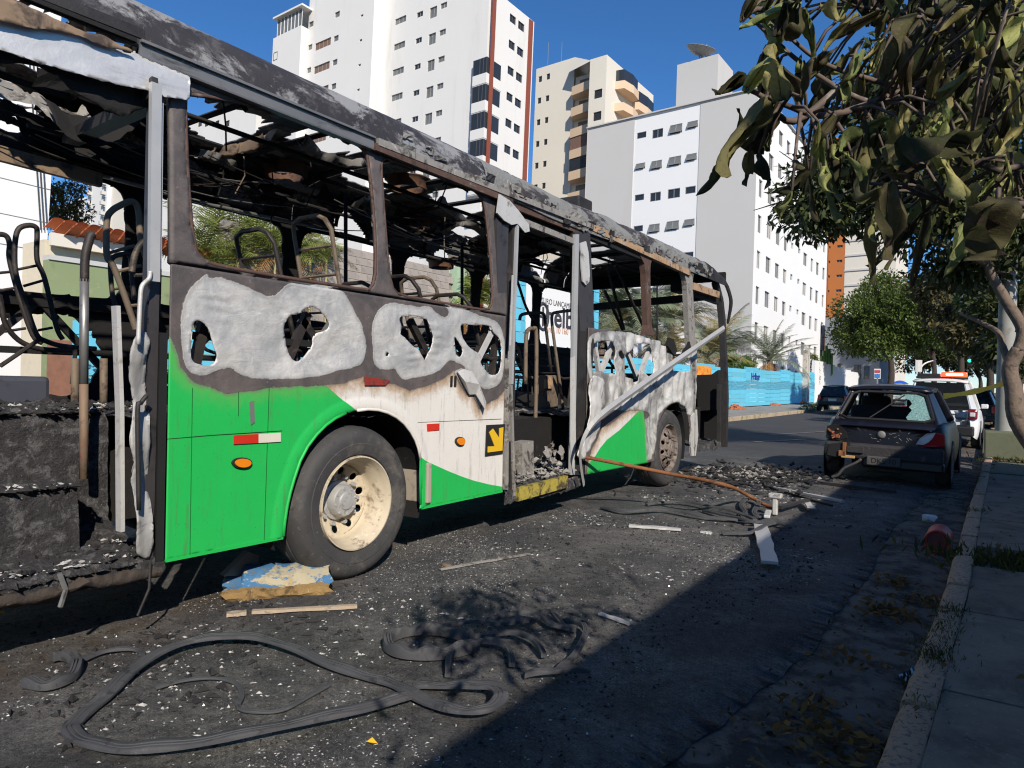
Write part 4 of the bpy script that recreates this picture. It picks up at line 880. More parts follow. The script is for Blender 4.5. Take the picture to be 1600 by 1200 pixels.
W3 = smooth(SP([(925, 376), (1000, 398), (1008, 408), (1010, 420), (1011, 505), (1006, 520), (968, 516), (932, 511), (926, 500)]), 1)
W4 = smooth(SP([(1017, 405), (1060, 420), (1069, 430), (1071, 520), (1066, 531), (1028, 526), (1021, 515), (1018, 460)]), 1)
g_melt, g_holes, g_char, g_green = multi(RMELT), multi(RHOLES), multi([RCHAR]), multi([RGREEN])
ATT2 = {'melt': lambda y, z: np.clip(g_melt(y, z), -.5, .5), 'char': lambda y, z: np.clip(g_char(y, z), -.6, .6), 'green': lambda y, z: np.clip(g_green(y, z), -.3, .3), 'soot': lambda y, z: y*0+.7}
B2 = [S(917, 741), S(1017, 722)]; zb2 = lambda y: np.interp(y, [p[0] for p in B2], [p[1] for p in B2]); yA, yB = S(916, 640)[0], S(1087, 600)[0]
top2 = lambda y: np.interp(y, [S(915, 512)[0], S(985, 522)[0], S(1030, 540)[0], S(1050, 560)[0], S(1088, 545)[0]], [S(915, 512)[1], S(985, 520)[1], S(1030, 534)[1], S(1048, 552)[1], S(1086, 540)[1]])
def bulge2(y, z): m = np.clip(-g_melt(y, z)/.06, 0, 1); return m*(.05*(fbm(y*4, z*2.5, 41)-.4)+.02*np.sin(25*y+6*fbm(y*3, z*3, 42)))+.01*(fbm(y*3, z*3, 43)-.5)
sheet('side_panel', np.arange(6.3, 9.86, .02), np.arange(.36, 2.15, .02), lambda y, z: np.maximum.reduce([yA-y, y-yB, zb2(y)-z, z-top2(y)-.02*(fbm(y*9, z*0, 44)-.5), -sdpoly(y, z, RARCH), -g_holes(y, z)]), m_panel, bus, ATT2, solid=.006,
      to3=lambda y, z: np.stack([BX+bulge2(y, z)+.02*np.clip(1-np.abs(sdpoly(y, z, RARCH)-.03)/.05, 0, 1)**.5*(sdpoly(y, z, RARCH) > 0), y, z], 1))
for (a, b_) in (((925, 515), (937, 590)), ((958, 535), (937, 585)), ((965, 540), (965, 600)), ((980, 552), (995, 590)), ((1015, 545), (998, 590))): MB().bar(onx(*a, BX-.07), onx(*b_, BX-.07), .055, .04, up=(1, 0, 0)).obj('body_brace', m_aluw, bus)
MB().bar(onx(972, 530, BX-.09), onx(973, 640, BX-.09), .06, .03, up=(1, 0, 0)).obj('body_brace', m_ftan, bus)
patch('red_reflector', [(934, 650), (942, 648), (942, 658), (934, 660)], m_rust)
P = ZR([(560, 190), (590, 200), (610, 270), (600, 295), (640, 290), (680, 240), (690, 215), (700, 260), (670, 300), (620, 310), (590, 300), (550, 240)]); patch('melted_rim', P, m_soot, th=.03, off=.02)
# window pillars and header beam of the front section
def pil(name, x0, x1, ya, yb_, m, th=.07, X=BX-.03, fl0=0, fl1=0):
    P = []
    for t in np.linspace(0, 1, 9):
        e = fl0*max(0, 1-t*5)**2+fl1*max(0, 1-(1-t)*7)**2; yy = ya+(yb_-ya)*t; xa = x0[0]+(x1[0]-x0[0])*t; xb = x0[1]+(x1[1]-x0[1])*t; P.append((xa-e, xb+e, yy))
    pts = [(a, y) for a, b_, y in P]+[(b_, y) for a, b_, y in reversed(P)]
    Q = [tuple(onx(*p, X)[1:]) for p in pts]
    return MB().prism(Q, lambda p: ((X, *p), (X-th, *p))).obj(name, m, bus)
pil('window_pillar', (1007.5, 1015), (1012, 1019), 396, 524, m_frust, fl0=9, fl1=4)
pil('window_pillar', (1072, 1081), (1078, 1088), 423, 548, m_fash, fl0=4)
pil('window_pillar', (898, 922), (907, 929), 362, 517, m_frame, X=BX-.012); pil('window_pillar', (907, 929), (893, 917), 517, 742, m_char, X=BX-.012)
pil('window_pillar', (899, 905), (892, 898), 366, 742, m_alum, X=BX+.012, th=.03)
for (P, m_) in (([(905, 380), (914, 377), (918, 395), (920, 430), (919, 440), (914, 446), (909, 440), (907, 420)], m_aluw), ([(891, 560), (897, 556), (898, 690), (893, 740), (890, 690)], m_aluw)): patch('melted_trim', P, m_, off=.002, th=.012)
pts = [S(605, 236), S(700, 270), S(795, 308), S(900, 352), S(1000, 392), S(1075, 424)]
def beam(name, px0, px1, m, w=.07, h=.07, X=BX-.03, n=8):
    a, b_ = np.array(px0, float), np.array(px1, float); P = [onx(*(a+(b_-a)*t), X) for t in np.linspace(0, 1, n)]
    b = MB()
    for i in range(n-1): b.bar(P[i], P[i+1], w, h)
    return b.obj(name, m, bus)
beam('header_beam', (918, 353), (1076, 427), m_ftan, .06, .075); beam('header_beam', (915, 366), (1000, 401), m_soot, .06, .08, X=BX-.07)
beam('header_beam', (1080, 447), (1121, 461), m_ftan, .07, .10, X=BX-.05); beam('header_beam', (1081, 455), (1121, 470), m_soot, .06, .12, X=BX-.12)
beam('door_header', (796, 318), (905, 366), m_soot, .05, .16, X=BX-.12); beam('door_header', (818, 347), (902, 380), m_fash, .04, .055, X=BX-.02)
beam('door_header', (792, 312), (905, 357), m_frust, .03, .12, X=BX-.04)
patch('melted_trim', [(776, 304), (792, 314), (806, 330), (822, 352), (823, 362), (816, 364), (804, 350), (795, 352), (783, 345), (772, 333)], m_aluw, off=.02, th=.012)
# gutter: sound aluminium at the rear, burnt ahead
gm = MB(); zg = 2.925
for (dx, dz, w, h) in ((.030, .0, .014, .085), (.012, -.038, .05, .010), (.045, .035, .022, .014)): gm.bar((BX+dx-.04, S(219, 70)[0], zg+dz), (BX+dx-.04, S(585, 222)[0], zg+dz), w, h)
gm.obj('gutter_rail', mat('sooty_gutter_metal', (.21, .205, .20), .45, metal=.4, var=.25, vs=3, layers=[((.06, .055, .05), 5, .52, .68, (1, .5, 2)), ((.34, .33, .31), 9, .60, .7)]), bus)
beam('gutter_rail', (588, 222), (925, 355), m_fash, .05, .05, X=BX-.01, n=14); beam('gutter_rail', (585, 229), (800, 316), m_frust, .03, .05, X=BX-.005, n=14)
beam('roof_moulding', (0, -32), (222, 56), m_char, .05, .05, X=BX-.03); beam('roof_moulding', (20, -12), (212, 64), m_soot, .03, .02, X=BX+.0)
# rear door head: bright bare aluminium sheet under scorched paint
HP = [onx(x, y, BX+.004)[1:] for x, y in ((-120, -25), (0, 26), (70, 36), (130, 52), (205, 85), (212, 78), (222, 88), (260, 104), (299, 120), (298, 156), (255, 152), (236, 143), (180, 133), (120, 115), (60, 98), (0, 78), (-120, 30))]
sheet('door_head_panel', np.arange(.6, 2.1, .012), np.arange(2.4, 3.0, .012), lambda y, z: sdpoly(y, z, HP)+.012*(fbm(y*30, z*30, 51)-.5), m_hdr, bus, solid=.004, to3=lambda y, z: np.stack([BX+.012+.05*(fbm(y*2.2, z*3, 52)-.5)+.02*np.sin(6*z), y, z], 1))
HT = [onx(x, y, BX+.004)[1:] for x, y in ((-120, -60), (0, -2), (100, 38), (200, 78), (212, 88), (150, 72), (90, 52), (40, 46), (0, 36), (-120, -5))]
sheet('door_head_trim', np.arange(.6, 2.0, .015), np.arange(2.5, 3.1, .015), lambda y, z: sdpoly(y, z, HT)+.03*(fbm(y*12, z*12, 53)-.5), m_tan, bus, solid=.004, to3=lambda y, z: np.stack([BX+.03+.02*(fbm(y*5, z*5, 54)-.5), y, z], 1))
HB = [onx(x, y, BX-.06)[1:] for x, y in ((-120, 20), (0, 70), (120, 108), (235, 142), (232, 165), (190, 182), (160, 168), (140, 160), (100, 128), (60, 105), (0, 98), (-120, 60))]
sheet('charred_lining', np.arange(.6, 2.1, .02), np.arange(2.2, 3.0, .02), lambda y, z: sdpoly(y, z, HB)+.03*(fbm(y*14, z*14, 55)-.5), m_soot, bus, solid=.01, to3=lambda y, z: np.stack([BX-.06+.06*(fbm(y*5, z*5, 56)-.5), y, z], 1))
# rear door: post with stamped holes, aluminium strip, melted leaf, handles
def vbar(name, px0, px1, w, d, m, X, parent=bus): return MB().bar(onx(*px0, X), onx(*px1, X), w, d, up=(0, 1, 0)).obj(name, m, parent)
vb = vbar('door_post', (243, 140), (226, 872), .07, .05, m_frame, BX-.05)
for k in range(14):
    p = onx(243-.0235*(420+k*27-140)-2, 420+k*27, BX-.02); MB().lathe([(0, .0), (.011, .0), (.013, .004)], p, 'x', 10).obj('stamped_hole', m_soot, bus)
vbar('aluminium_strip', (243, 131), (240, 440), .028, .05, m_alum, BX+.04); vbar('aluminium_strip', (250, 160), (247, 420), .012, .03, m_alum, BX+.03)
MB().bar(onx(243, 134, BX+.04), onx(214, 158, BX-.15), .03, .09).obj('door_arm', m_char, bus)
vbar('door_edge', (254, 520), (247, 876), .03, .04, m_blk, BX-.02)
vbar('door_strip', (181, 478), (187, 640), .05, .02, m_aluw, BX-.10); vbar('door_strip', (187, 640), (188, 830), .05, .02, m_aluw, BX-.10)
LP = [onx(x, y, BX-.03)[1:] for x, y in ((196, 545), (203, 525), (222, 515), (228, 535), (222, 560), (226, 590), (231, 620), (226, 700), (231, 780), (230, 870), (222, 872), (203, 860), (206, 790), (200, 740), (203, 715), (193, 690), (206, 640), (206, 610), (196, 585))]
sheet('melted_door_leaf', np.arange(1.5, 1.95, .012), np.arange(.35, 1.75, .012), lambda y, z: sdpoly(y, z, smooth(LP, 1))+.014*(fbm(y*16, z*16, 63)-.5), mat('greyed_aluminium', (.36, .355, .345), .6, metal=.2, var=.25, vs=6, layers=[((.12, .11, .10), 7, .54, .68), ((.52, .51, .49), 9, .58, .7)], bump=(22, .5, .008)), bus, solid=.006, to3=lambda y, z: np.stack([BX+.0+.012*(fbm(y*18, z*7, 62)-.5)+.09*(fbm(y*6, z*1.6, 61)-.5)+.02*np.sin(z*14), y, z], 1))
MB().tube(curve([onx(235, 424, BX+.06), onx(233, 435, BX+.06), onx(222, 447, BX+.06), onx(219, 470, BX+.06), onx(216, 538, BX+.06)], 5), .011, 7).obj('handrail', m_aluw, bus, sm=True)
MB().tube(curve([onx(229, 618, BX+.06), onx(220, 630, BX+.06), onx(215, 645, BX+.06), onx(217, 797, BX+.06)], 5), .011, 7).obj('handrail', m_char, bus, sm=True)
# middle door: jambs and remains
vbar('door_post', (797, 325), (793, 772), .10, .06, m_char, BX-.05); vbar('door_strip', (806, 352), (797, 600), .05, .03, m_alum, BX-.0); vbar('door_strip', (797, 600), (802, 775), .035, .03, m_fash, BX-.0)
vbar('door_post', (801, 430), (797, 540), .012, .012, m_aluw, BX+.03); pil('window_pillar', (776, 795), (778, 791), 340, 480, m_frame, X=BX-.005, th=.03)
vbar('door_post', (894, 382), (896, 690), .035, .03, m_soot, BX-.06)
vbar('door_leaf_remains', (790, 560), (789, 765), .06, .02, m_fash, BX+.005)
# steps and rubble in the doorways
def rubble(name, prof, y0, y1, seed, m, n=60, amp=.03, mesh_n=46):
    pl = np.array(prof); d = np.concatenate([[0], np.cumsum(np.hypot(*np.diff(pl, axis=0).T))]); t = np.linspace(0, d[-1], mesh_n); X = np.interp(t, d, pl[:, 0]); Z = np.interp(t, d, pl[:, 1]); Yv = np.linspace(y0, y1, n)
    G = np.zeros((n, mesh_n, 3)); 
    for i, yy in enumerate(Yv):
        a = amp*((fbm(np.full(mesh_n, yy*7), t*7, seed)-.45)*2+(fbm(np.full(mesh_n, yy*26), t*26, seed+1)-.5)); G[i, :, 0] = X+a*.5; G[i, :, 1] = yy; G[i, :, 2] = Z+a
    return MB().grid(G).obj(name, m, bus, sm=50)
m_rub = mat('burnt_rubble', (.042, .040, .042), .8, var=.6, vs=22, layers=[((.13, .127, .13), 14, .48, .62), ((.40, .385, .37), 17, .66, .72), ((.34, .33, .32), 60, .62, .70)], bump=(55, 1.0, .03))
m_tan2 = mat('charred_tan_edge', (.055, .043, .035), .85, var=.5, vs=9, layers=[((.03, .026, .024), 5, .48, .62), ((.26, .22, .18), 14, .62, .72)], bump=(50, .9, .01))
rubble('doorway_steps', [(BX-.02, .33), (BX-.02, .39), (BX-.05, .43), (BX-.55, .47), (BX-.60, .52), (BX-.62, 1.05), (BX-.66, 1.12), (BX-1.1, 1.13), (BX-2.45, 1.13)], .5, 1.95, 71, m_rub, n=130, mesh_n=130, amp=.038)
rubble('step_block', [(BX-.28, .44), (BX-.29, .74), (BX-.31, .775), (BX-.50, .78), (BX-.64, .78)], .5, 1.66, 72, m_rub, n=110, mesh_n=60, amp=.030)
MB().box((BX-.45, 1.64, .60), (.31, .03, .33)).obj('step_side', m_rub, bus)
rubble('step_edge', [(BX-.06, .30), (BX+.0, .33), (BX+.010, .35), (BX-.0, .375), (BX-.06, .40)], .5, 1.93, 70, m_tan2, n=160, mesh_n=16, amp=.030)
rubble('bus_floor', [(BX-.03, 1.08), (BX-.8, 1.1), (BX-1.2, 1.08), (FX+.03, 1.1)], 1.95, 4.96, 74, m_rub, n=90, mesh_n=60)
rubble('bus_floor', [(BX-.75, .95), (BX-1.2, 1.02), (FX+.03, 1.0)], 4.96, 6.35, 75, m_rub, n=50, mesh_n=50, amp=.05); rubble('bus_floor', [(BX-.03, .98), (BX-.8, 1.0), (FX+.03, 1.0)], 6.35, 9.8, 76, m_rub, n=90, mesh_n=50)
rubble('doorway_steps', [(BX+.0, .27), (BX+.0, .37), (BX-.05, .41), (BX-.38, .43), (BX-.42, .50), (BX-.44, .72), (BX-.75, .76), (BX-.77, 1.0)], 4.96, 6.32, 77, m_rub, n=70, mesh_n=70, amp=.045)
beam('step_edge', (806, 773), (884, 752), mat('yellow_step_nosing', (.36, .29, .05), .8, var=.4, vs=20, layers=[((.06, .05, .03), 9, .45, .6)]), .05, .115, X=BX+.01)
hp = MB(); r2 = random.Random(5)
for k in range(16):
    c = Vector(onx(r2.uniform(850, 905), r2.uniform(692, 735), BX-r2.uniform(.0, .35))); a_ = r2.uniform(0, 3); L, w_ = r2.uniform(.06, .16), r2.uniform(.03, .07); n = 5; G = np.zeros((n, 3, 3)); dr = Vector((r2.gauss(0, .4), r2.gauss(0, 1), r2.gauss(.5, .8))).normalized(); sd_ = dr.cross(Vector((1, .2, .3))).normalized()
    for i_ in range(n):
        for j_ in range(3): G[i_, j_] = c+dr*(L*(i_/(n-1)-.5))+sd_*(w_*(j_-1)*r2.uniform(.5, 1.1))+Vector((r2.gauss(0, .01), r2.gauss(0, .01), r2.gauss(0, .01)))
    hp.grid(G)
hp.obj('ash_heap', m_fash, bus, kind='stuff')
vbar('side_box', (815, 690), (816, 748), .14, .2, m_fash, BX-.2)
MB().box(onx(857, 612, -4.6), (.12, .30, .42)).obj('ticket_box', m_tubb, bus, bevel=.01); MB().box(onx(857, 597, -4.52), (.03, .17, .16)).obj('ticket_box_plate', m_ftan, bus)
MB().tube(curve([onx(820, 682, -3.9), onx(834, 676, -3.9), onx(837, 640, -3.9), onx(838, 525, -3.9), onx(832, 514, -3.9), onx(825, 516, -3.9), onx(822, 530, -3.9), onx(821, 600, -3.9)], 5), .022, 8).obj('grab_pole', m_tubb, bus, sm=True)
MB().tube(curve([onx(812, 500, -4.5), onx(815, 492, -4.5), onx(830, 489, -4.5), onx(848, 490, -4.5), onx(852, 505, -4.5), onx(861, 580, -4.5)], 5), .020, 8).obj('grab_pole', m_tub, bus, sm=True)
MB().tube(curve([onx(893, 485, -4.5), onx(870, 488, -4.5), onx(863, 492, -4.5), onx(863, 510, -4.5), onx(871, 570, -4.5), onx(880, 640, -4.5)], 5), .020, 8).obj('grab_pole', m_tubb, bus, sm=True)
rubble('ash_bulkhead', [(-4.3, .7), (-4.3, .98), (-4.9, 1.02)], 5.7, 7.0, 79, m_fash, n=24, mesh_n=16, amp=.04)

# ---- roof shell, burnt through in places
XC, RA, RH = (BX+FX)/2, (BX-FX)/2-.015, .40; NE = 3.4
def roof_xyz(y, s, drop=0.0):
    th = PI*s; c, sn = np.cos(th), np.sin(th); k = np.clip((11.15-y)/.75, 0, 1)**.45
    return np.stack([XC+(RA-drop)*np.sign(c)*np.abs(c)**(2/NE), y, 2.93+(RH-drop)*np.abs(sn)**(2/NE)*(.35+.65*k)+.02*(fbm(y*.8, s*4, 81)-.5)-.03*np.exp(-((y-6.1)/.9)**2)], 1)
def s_of(x): return math.acos(max(-1, min(1, math.copysign(abs((x-XC)/RA)**(NE/2), x-XC))))/PI
def RPoly(pts, z=3.29): return [(onz(*p, z)[1], s_of(onz(*p, z)[0])) for p in pts]
RH_ = [RPoly(p) for p in ([(298, 150), (330, 163), (395, 188), (412, 204), (395, 216), (340, 232), (298, 206)], [(458, 213), (500, 204), (560, 221), (577, 240), (560, 249), (535, 246), (500, 248), (480, 235)], [(672, 306), (700, 298), (752, 298), (762, 318), (752, 334), (725, 346)], [(700, 352), (745, 345), (765, 360), (735, 373)], [(530, 268), (590, 285), (620, 310), (585, 300), (545, 285)], [(410, 300), (450, 305), (480, 330), (430, 318)], [(490, 318), (540, 312), (560, 330), (520, 335)])]
HATCH = [(onz(*p, 3.27)[1], s_of(onz(*p, 3.27)[0]), r_) for p, r_ in (((447, 266), .18), ((637, 288), .18), ((655, 341), .15), ((668, 367), .15))]
def roof_keep(y, s):
    w = s*3.4                                            # arc length in metres, near enough
    d = -10+y*0
    for P in RH_+[RPoly([(915, 372), (958, 374), (962, 388), (940, 396), (915, 398)]), RPoly([(918, 402), (945, 400), (960, 412), (925, 420)]), RPoly([(828, 400), (872, 392), (880, 402), (846, 410)])]: d = np.maximum(d, -sdpoly(y, w, [(a, b_*3.4) for a, b_ in P])+.06*(fbm(y*9, w*9, 82)-.5))
    for (a, b_, r_) in HATCH: d = np.maximum(d, r_-np.hypot(y-a, w-b_*3.4))
    mid = np.clip((w-.55)/.3, 0, 1)
    n = fbm(y*1.1, w*2.2, 83)+.35*(fbm(y*6, w*6, 84)-.5)
    back = np.clip((2.45-y)/.4, 0, 1)                     # the rear is mostly gone: rags along the length
    d = np.maximum(d, np.where(back*np.clip((w-.72)/.1, 0, 1) > .5, .20*(fbm(y*.7, w*4.2, 85)+.3*(fbm(y*7, w*7, 86)-.5)-.46), -1))
    d = np.maximum(d, np.where((mid > .9) & (w < 3.0), .25*(n-.83), -1))
    return np.maximum(d, np.maximum(y-11.1, np.maximum(.6-y, np.maximum(.0-s, s-1.0))))
ry = np.arange(.58, 11.14, .035); rs = np.concatenate([np.linspace(0, .2, 16), np.linspace(.21, 1, 64)])
m_roofs = [m_roofo, m_roofg]
def roof_sheet(y0, y1, m, nm='roof'):
    yy = np.arange(y0, y1+.001, .03)
    return sheet(nm, yy, rs, lambda y, s: np.maximum(roof_keep(y, s), np.maximum(y0-y, y-y1)), m, bus, solid=.012,
      to3=lambda y, s: roof_xyz(y, s)+np.stack([0*y, 0*y, .050*(fbm(y*3.5, s*9, 87)-.5)*np.clip((y-3.5)/3, .2, 1.2)*np.clip(s*9, 0, 1)], 1))
roof_sheet(.6, 4.62, m_roofo); roof_sheet(4.63, 10.2, m_roofg); roof_sheet(10.21, 11.1, m_char, 'roof_front')
MB().box((XC+.55, 7.35, 3.42), (.30, .34, .26)).obj('roof_vent', m_char, bus, bevel=.02)
for (a, b_, r_) in HATCH:
    c = roof_xyz(np.array([a]), np.array([b_]))[0]; MB().lathe([(r_-.02, -.07), (r_+.01, -.075), (r_+.02, .0), (r_+.05, .02), (r_+.05, .03), (r_, .03), (r_-.015, .01), (r_-.02, -.07)], (c[0], c[1], c[2]-.03), 'z', 28).obj('hatch_ring', mat('dark_rust', (.13, .065, .035), .85, metal=.2, var=.4, vs=8, layers=[((.05, .03, .025), 7, .48, .65)]), bus, sm=50)
for k in range(15):
    y = .85+k*.72; s_ = np.linspace(.02, .98, 22); Q = roof_xyz(np.full(22, y), s_, .045)
    MB().tube([tuple(p) for p in Q], .026, 4).obj('roof_bow', m_soot if y > 1.9 else m_tub, bus)
for s_, m_ in ((.34, m_soot), (.62, m_soot), (.80, m_soot)):
    Q = roof_xyz(np.linspace(.7, 10.4, 20), np.full(20, s_), .05); MB().tube([tuple(p) for p in Q], .022, 4).obj('roof_stringer', m_, bus)
# charred ceiling rags, cables, handrails
rg = MB(); r3 = random.Random(9)
for k in range(90):
    y = r3.uniform(.8, 10.3); s_ = r3.choice((r3.uniform(.22, .8), r3.uniform(.22, .45), r3.uniform(.7, .86))); c = roof_xyz(np.array([y]), np.array([s_]), .06)[0]
    L, w = r3.uniform(.12, .55), r3.uniform(.05, .20); n = 7; h = r3.uniform(.02, .10); G = np.zeros((n, 3, 3)); up_ = r3.random() < .5
    for i in range(n):
        t = i/(n-1); ww = w*(1-.75*t*r3.uniform(.7, 1.2))
        for j in range(3): G[i, j] = (c[0]+(t-.5)*L*.3*(1 if up_ else -1)+(j-1)*ww*.3+r3.uniform(-.012, .012), c[1]+(t-.5)*L+r3.uniform(-.012, .012), c[2]-h*t*t-.02+(j-1)*ww*.4+r3.uniform(-.012, .012))
    rg.grid(G, mi=0 if r3.random() < .82 else 1)
rg.obj('ceiling_rags', [m_soot, m_fash], bus, kind='stuff', solid=0) if False else rg.obj('ceiling_rags', [m_soot, m_fash], bus, kind='stuff')
for (y0, y1, x, z, m_) in ((2.2, 4.9, -5.62, 2.86, m_galv), (5.0, 9.6, -5.62, 2.86, m_char), (1.0, 9.8, -4.05, 2.93, m_soot), (2.0, 9.5, -5.3, 2.98, m_soot)): MB().tube([(x, y0, z), (x, (y0+y1)/2, z-.03), (x, y1, z)], .017, 7).obj('ceiling_handrail', m_, bus, sm=True)
for k in range(16):
    x = -5.5+.10*(k % 7)+r3.uniform(-.05, .05); y0 = r3.uniform(1.2, 6); y1 = y0+r3.uniform(1.2, 3.6); sag = r3.uniform(.05, .22); z = r3.uniform(2.93, 3.12)
    MB().tube([(x+.1*t, y0+(y1-y0)*t, z-sag*4*t*(1-t)) for t in np.linspace(0, 1, 12)], .005, 4).obj('hanging_cable', m_tub if k % 3 else m_galv, bus)
for k in range(22):
    x, y, L = r3.uniform(-5.6, -3.8), r3.uniform(.9, 9.6), r3.uniform(.15, .5); MB().tube([(x, y, 3.2), (x+r3.uniform(-.04, .04), y+.02, 3.2-L*.5), (x+r3.uniform(-.06, .06), y+r3.uniform(-.04, .04), 3.2-L)], .006, 4).obj('hanging_strip', m_soot if k % 3 else m_tubb, bus)
ob = MB().bar(onx(-30, 232, -5.5), onx(158, 282, -5.5), .05, .10); ob.obj('roof_rail', m_tan, bus)
# curled aluminium shreds on the rear roof
def shred(name, pts, X, w, m, seed):
    P = curve([onx(*p, X) for p in pts], 5); n = len(P); G = np.zeros((n, 4, 3))
    for i, p in enumerate(P):
        for j in range(4): G[i, j] = (p[0]-(j-1.5)*w*.3, p[1]+.03*(float(fbm(i*.6, j*.9, seed))-.5), p[2]+(j-1.5)*w*.33+.08*(float(fbm(i*.45, j*.7, seed+1))-.5))
    return MB().grid(G).obj(name, m, bus, sm=True)
shred('roof_shred', [(-30, 125), (0, 135), (40, 150), (60, 162), (90, 180), (120, 190), (140, 180)], -5.2, .16, m_fash, 1); shred('roof_shred', [(-20, 175), (20, 170), (50, 185), (80, 205), (110, 215)], -5.5, .14, m_soot, 5)
shred('roof_shred', [(80, 175), (110, 195), (150, 205), (190, 185), (215, 160)], -5.0, .22, m_soot, 9); shred('roof_shred', [(30, 195), (60, 205), (95, 225), (130, 230), (200, 245), (232, 240)], -5.6, .20, m_soot, 14)
shred('roof_shred', [(0, 215), (60, 225), (110, 240), (160, 262), (235, 270)], -5.75, .18, m_soot, 19)
MB().bar(onx(110, 218, -5.3), onx(232, 160, -3.75), .10, .07).obj('roof_bow', m_char, bus)

def peel(pts, z, w, m, seed, z1=None):
    P = curve([onz(x, y, z+((z1 or z)-z)*k/(len(pts)-1)) for k, (x, y) in enumerate(pts)], 6); n = len(P); G = np.zeros((n, 5, 3))
    for i, p in enumerate(P):
        for j in range(5): e = w*(.5+1.0*float(fbm(i*.5, j*.2, seed))); G[i, j] = p+np.array([(j/4)*e, .02*(float(fbm(i*.7, j, seed+3))-.5), -.10*math.sin(j*.8)*e/.2+.06*(float(fbm(i*.6, j*.8, seed+1))-.5)])
    MB().grid(G).obj('peeled_roof_skin', m, bus, sm=True)
peel([(462, 216), (480, 236), (515, 250), (555, 252), (575, 243)], 3.24, .13, m_fash, 201); peel([(672, 308), (700, 330), (730, 350), (752, 352)], 3.24, .12, m_fash, 205); peel([(320, 235), (350, 232), (385, 222), (410, 208)], 3.26, .16, m_tan, 209)
peel([(302, 240), (330, 245), (360, 258)], 3.2, .12, m_fash, 213); peel([(395, 285), (430, 280), (455, 290), (490, 300)], 3.15, .10, m_fash, 217); peel([(520, 330), (550, 318), (570, 305)], 3.15, .09, m_fash, 221); peel([(690, 360), (720, 348), (750, 365)], 3.15, .10, m_fash, 225); peel([(860, 385), (890, 398), (895, 415)], 3.15, .10, m_fash, 229)
fk = MB(); rk = random.Random(31)
for k in range(70):
    y = rk.uniform(3.6, 10.3); s_ = rk.uniform(.0, .05)**1.0; c = roof_xyz(np.array([y]), np.array([s_]))[0]; L, w = rk.uniform(.04, .22), rk.uniform(.02, .07); G = np.zeros((5, 3, 3)); li = rk.uniform(.003, .02)
    for i in range(5):
        for j in range(3): G[i, j] = (c[0]+.02+li*(j/2)*.8+rk.uniform(-.006, .006), c[1]+(i/4-.5)*L, c[2]+(j-1)*w*.6-li*.3*(j-1)+rk.uniform(-.008, .008))
    fk.grid(G, mi=rk.choice((0, 0, 1, 2)))
fk.obj('roof_flakes', [m_fash, m_char, m_roofg], bus, kind='stuff')
# ---- far side wall, charred, with its window row
pc = [1.49, 3.05, 4.62, 6.17, 7.75, 9.34]
WF = [smooth([(a+.13, 1.98), (a+.10, 2.2), (a+.10, 2.72), (a+.16, 2.85), (a+.30, 2.88), (a+1.27, 2.88), (a+1.41, 2.85), (a+1.47, 2.72), (a+1.47, 2.2), (a+1.44, 1.98), (a+1.28, 1.94), (a+.28, 1.94)], 1) for a in [-.08]+pc]
LOW = [smooth([(a+.2, 1.2), (a+.15, 1.5), (a+.3, 1.78), (a+.75, 1.82), (a+1.2, 1.74), (a+1.35, 1.45), (a+1.2, 1.2), (a+.7, 1.14)], 1) for a in pc[:-1]]
f_wf, f_low = multi(WF), multi(LOW)
sheet('far_side_wall', np.arange(.3, 11.0, .03), np.arange(.36, 2.96, .03), lambda y, z: np.maximum.reduce([-f_wf(y, z), -f_low(y, z)-.35*(fbm(y*2.4, z*3, 91)-.5), .42-z, z-2.94, .35-y, y-10.9]), m_soot, bus, solid=.03,
      to3=lambda y, z: np.stack([FX+.012*(fbm(y*3, z*3, 92)-.5)+.05*np.clip(z-1.95, 0, 1)**1.5, y, z], 1))
for k, a in enumerate(pc[:-1]):
    MB().bar((FX+.06, a+.1, 1.15), (FX+.06, a+.8, 1.85), .05, .04, up=(1, 0, 0)).obj('body_brace', m_tub, bus); MB().bar((FX+.06, a+1.5, 1.15), (FX+.06, a+.85, 1.85), .05, .04, up=(1, 0, 0)).obj('body_brace', m_soot, bus)
MB().bar((FX+.06, .5, 1.86), (FX+.06, 10.8, 1.86), .06, .06).obj('belt_rail', m_soot, bus); MB().bar((FX+.06, .5, 1.5), (FX+.06, 10.8, 1.5), .04, .05).obj('belt_rail', m_soot, bus)
# rear end, wheel boxes, chassis
MB().box((XC, .36, 1.2), (2.4, .06, 1.6)).obj('rear_wall', m_soot, bus); MB().box((XC, .36, 2.85), (2.4, .06, .25)).obj('rear_header', m_soot, bus)
MB().box((-5.5, 1.3, 1.18), (.75, 1.6, .26)).obj('engine_cover', mat('scorched_blue_grey', (.05, .055, .075), .7, var=.3, layers=[((.015, .014, .014), 4, .5, .65)]), bus, bevel=.03)
ch = MB(); ch.box((XC-.25, 1.6, .70), (1.7, 2.2, .40)); ch.box((XC, 6.0, .72), (1.7, 4.2, .5)); ch.box((XC, 10.2, .75), (1.9, 1.2, .5)); ch.box((FX+.10, 1.6, .70), (.06, 2.3, .45)); ch.box((FX+.10, 6, .70), (.06, 4.2, .45)); ch.obj('chassis', m_soot, bus)
MB().lathe([(.07, -.98), (.09, 0), (.07, .98)], (XC, Y1, RT), 'x', 12).box((XC, Y1, RT), (.4, .4, .36)).obj('axle', m_soot, bus); MB().lathe([(.07, -.98), (.09, 0), (.07, .98)], (XC, Y2, RT), 'x', 12).obj('axle', m_soot, bus)
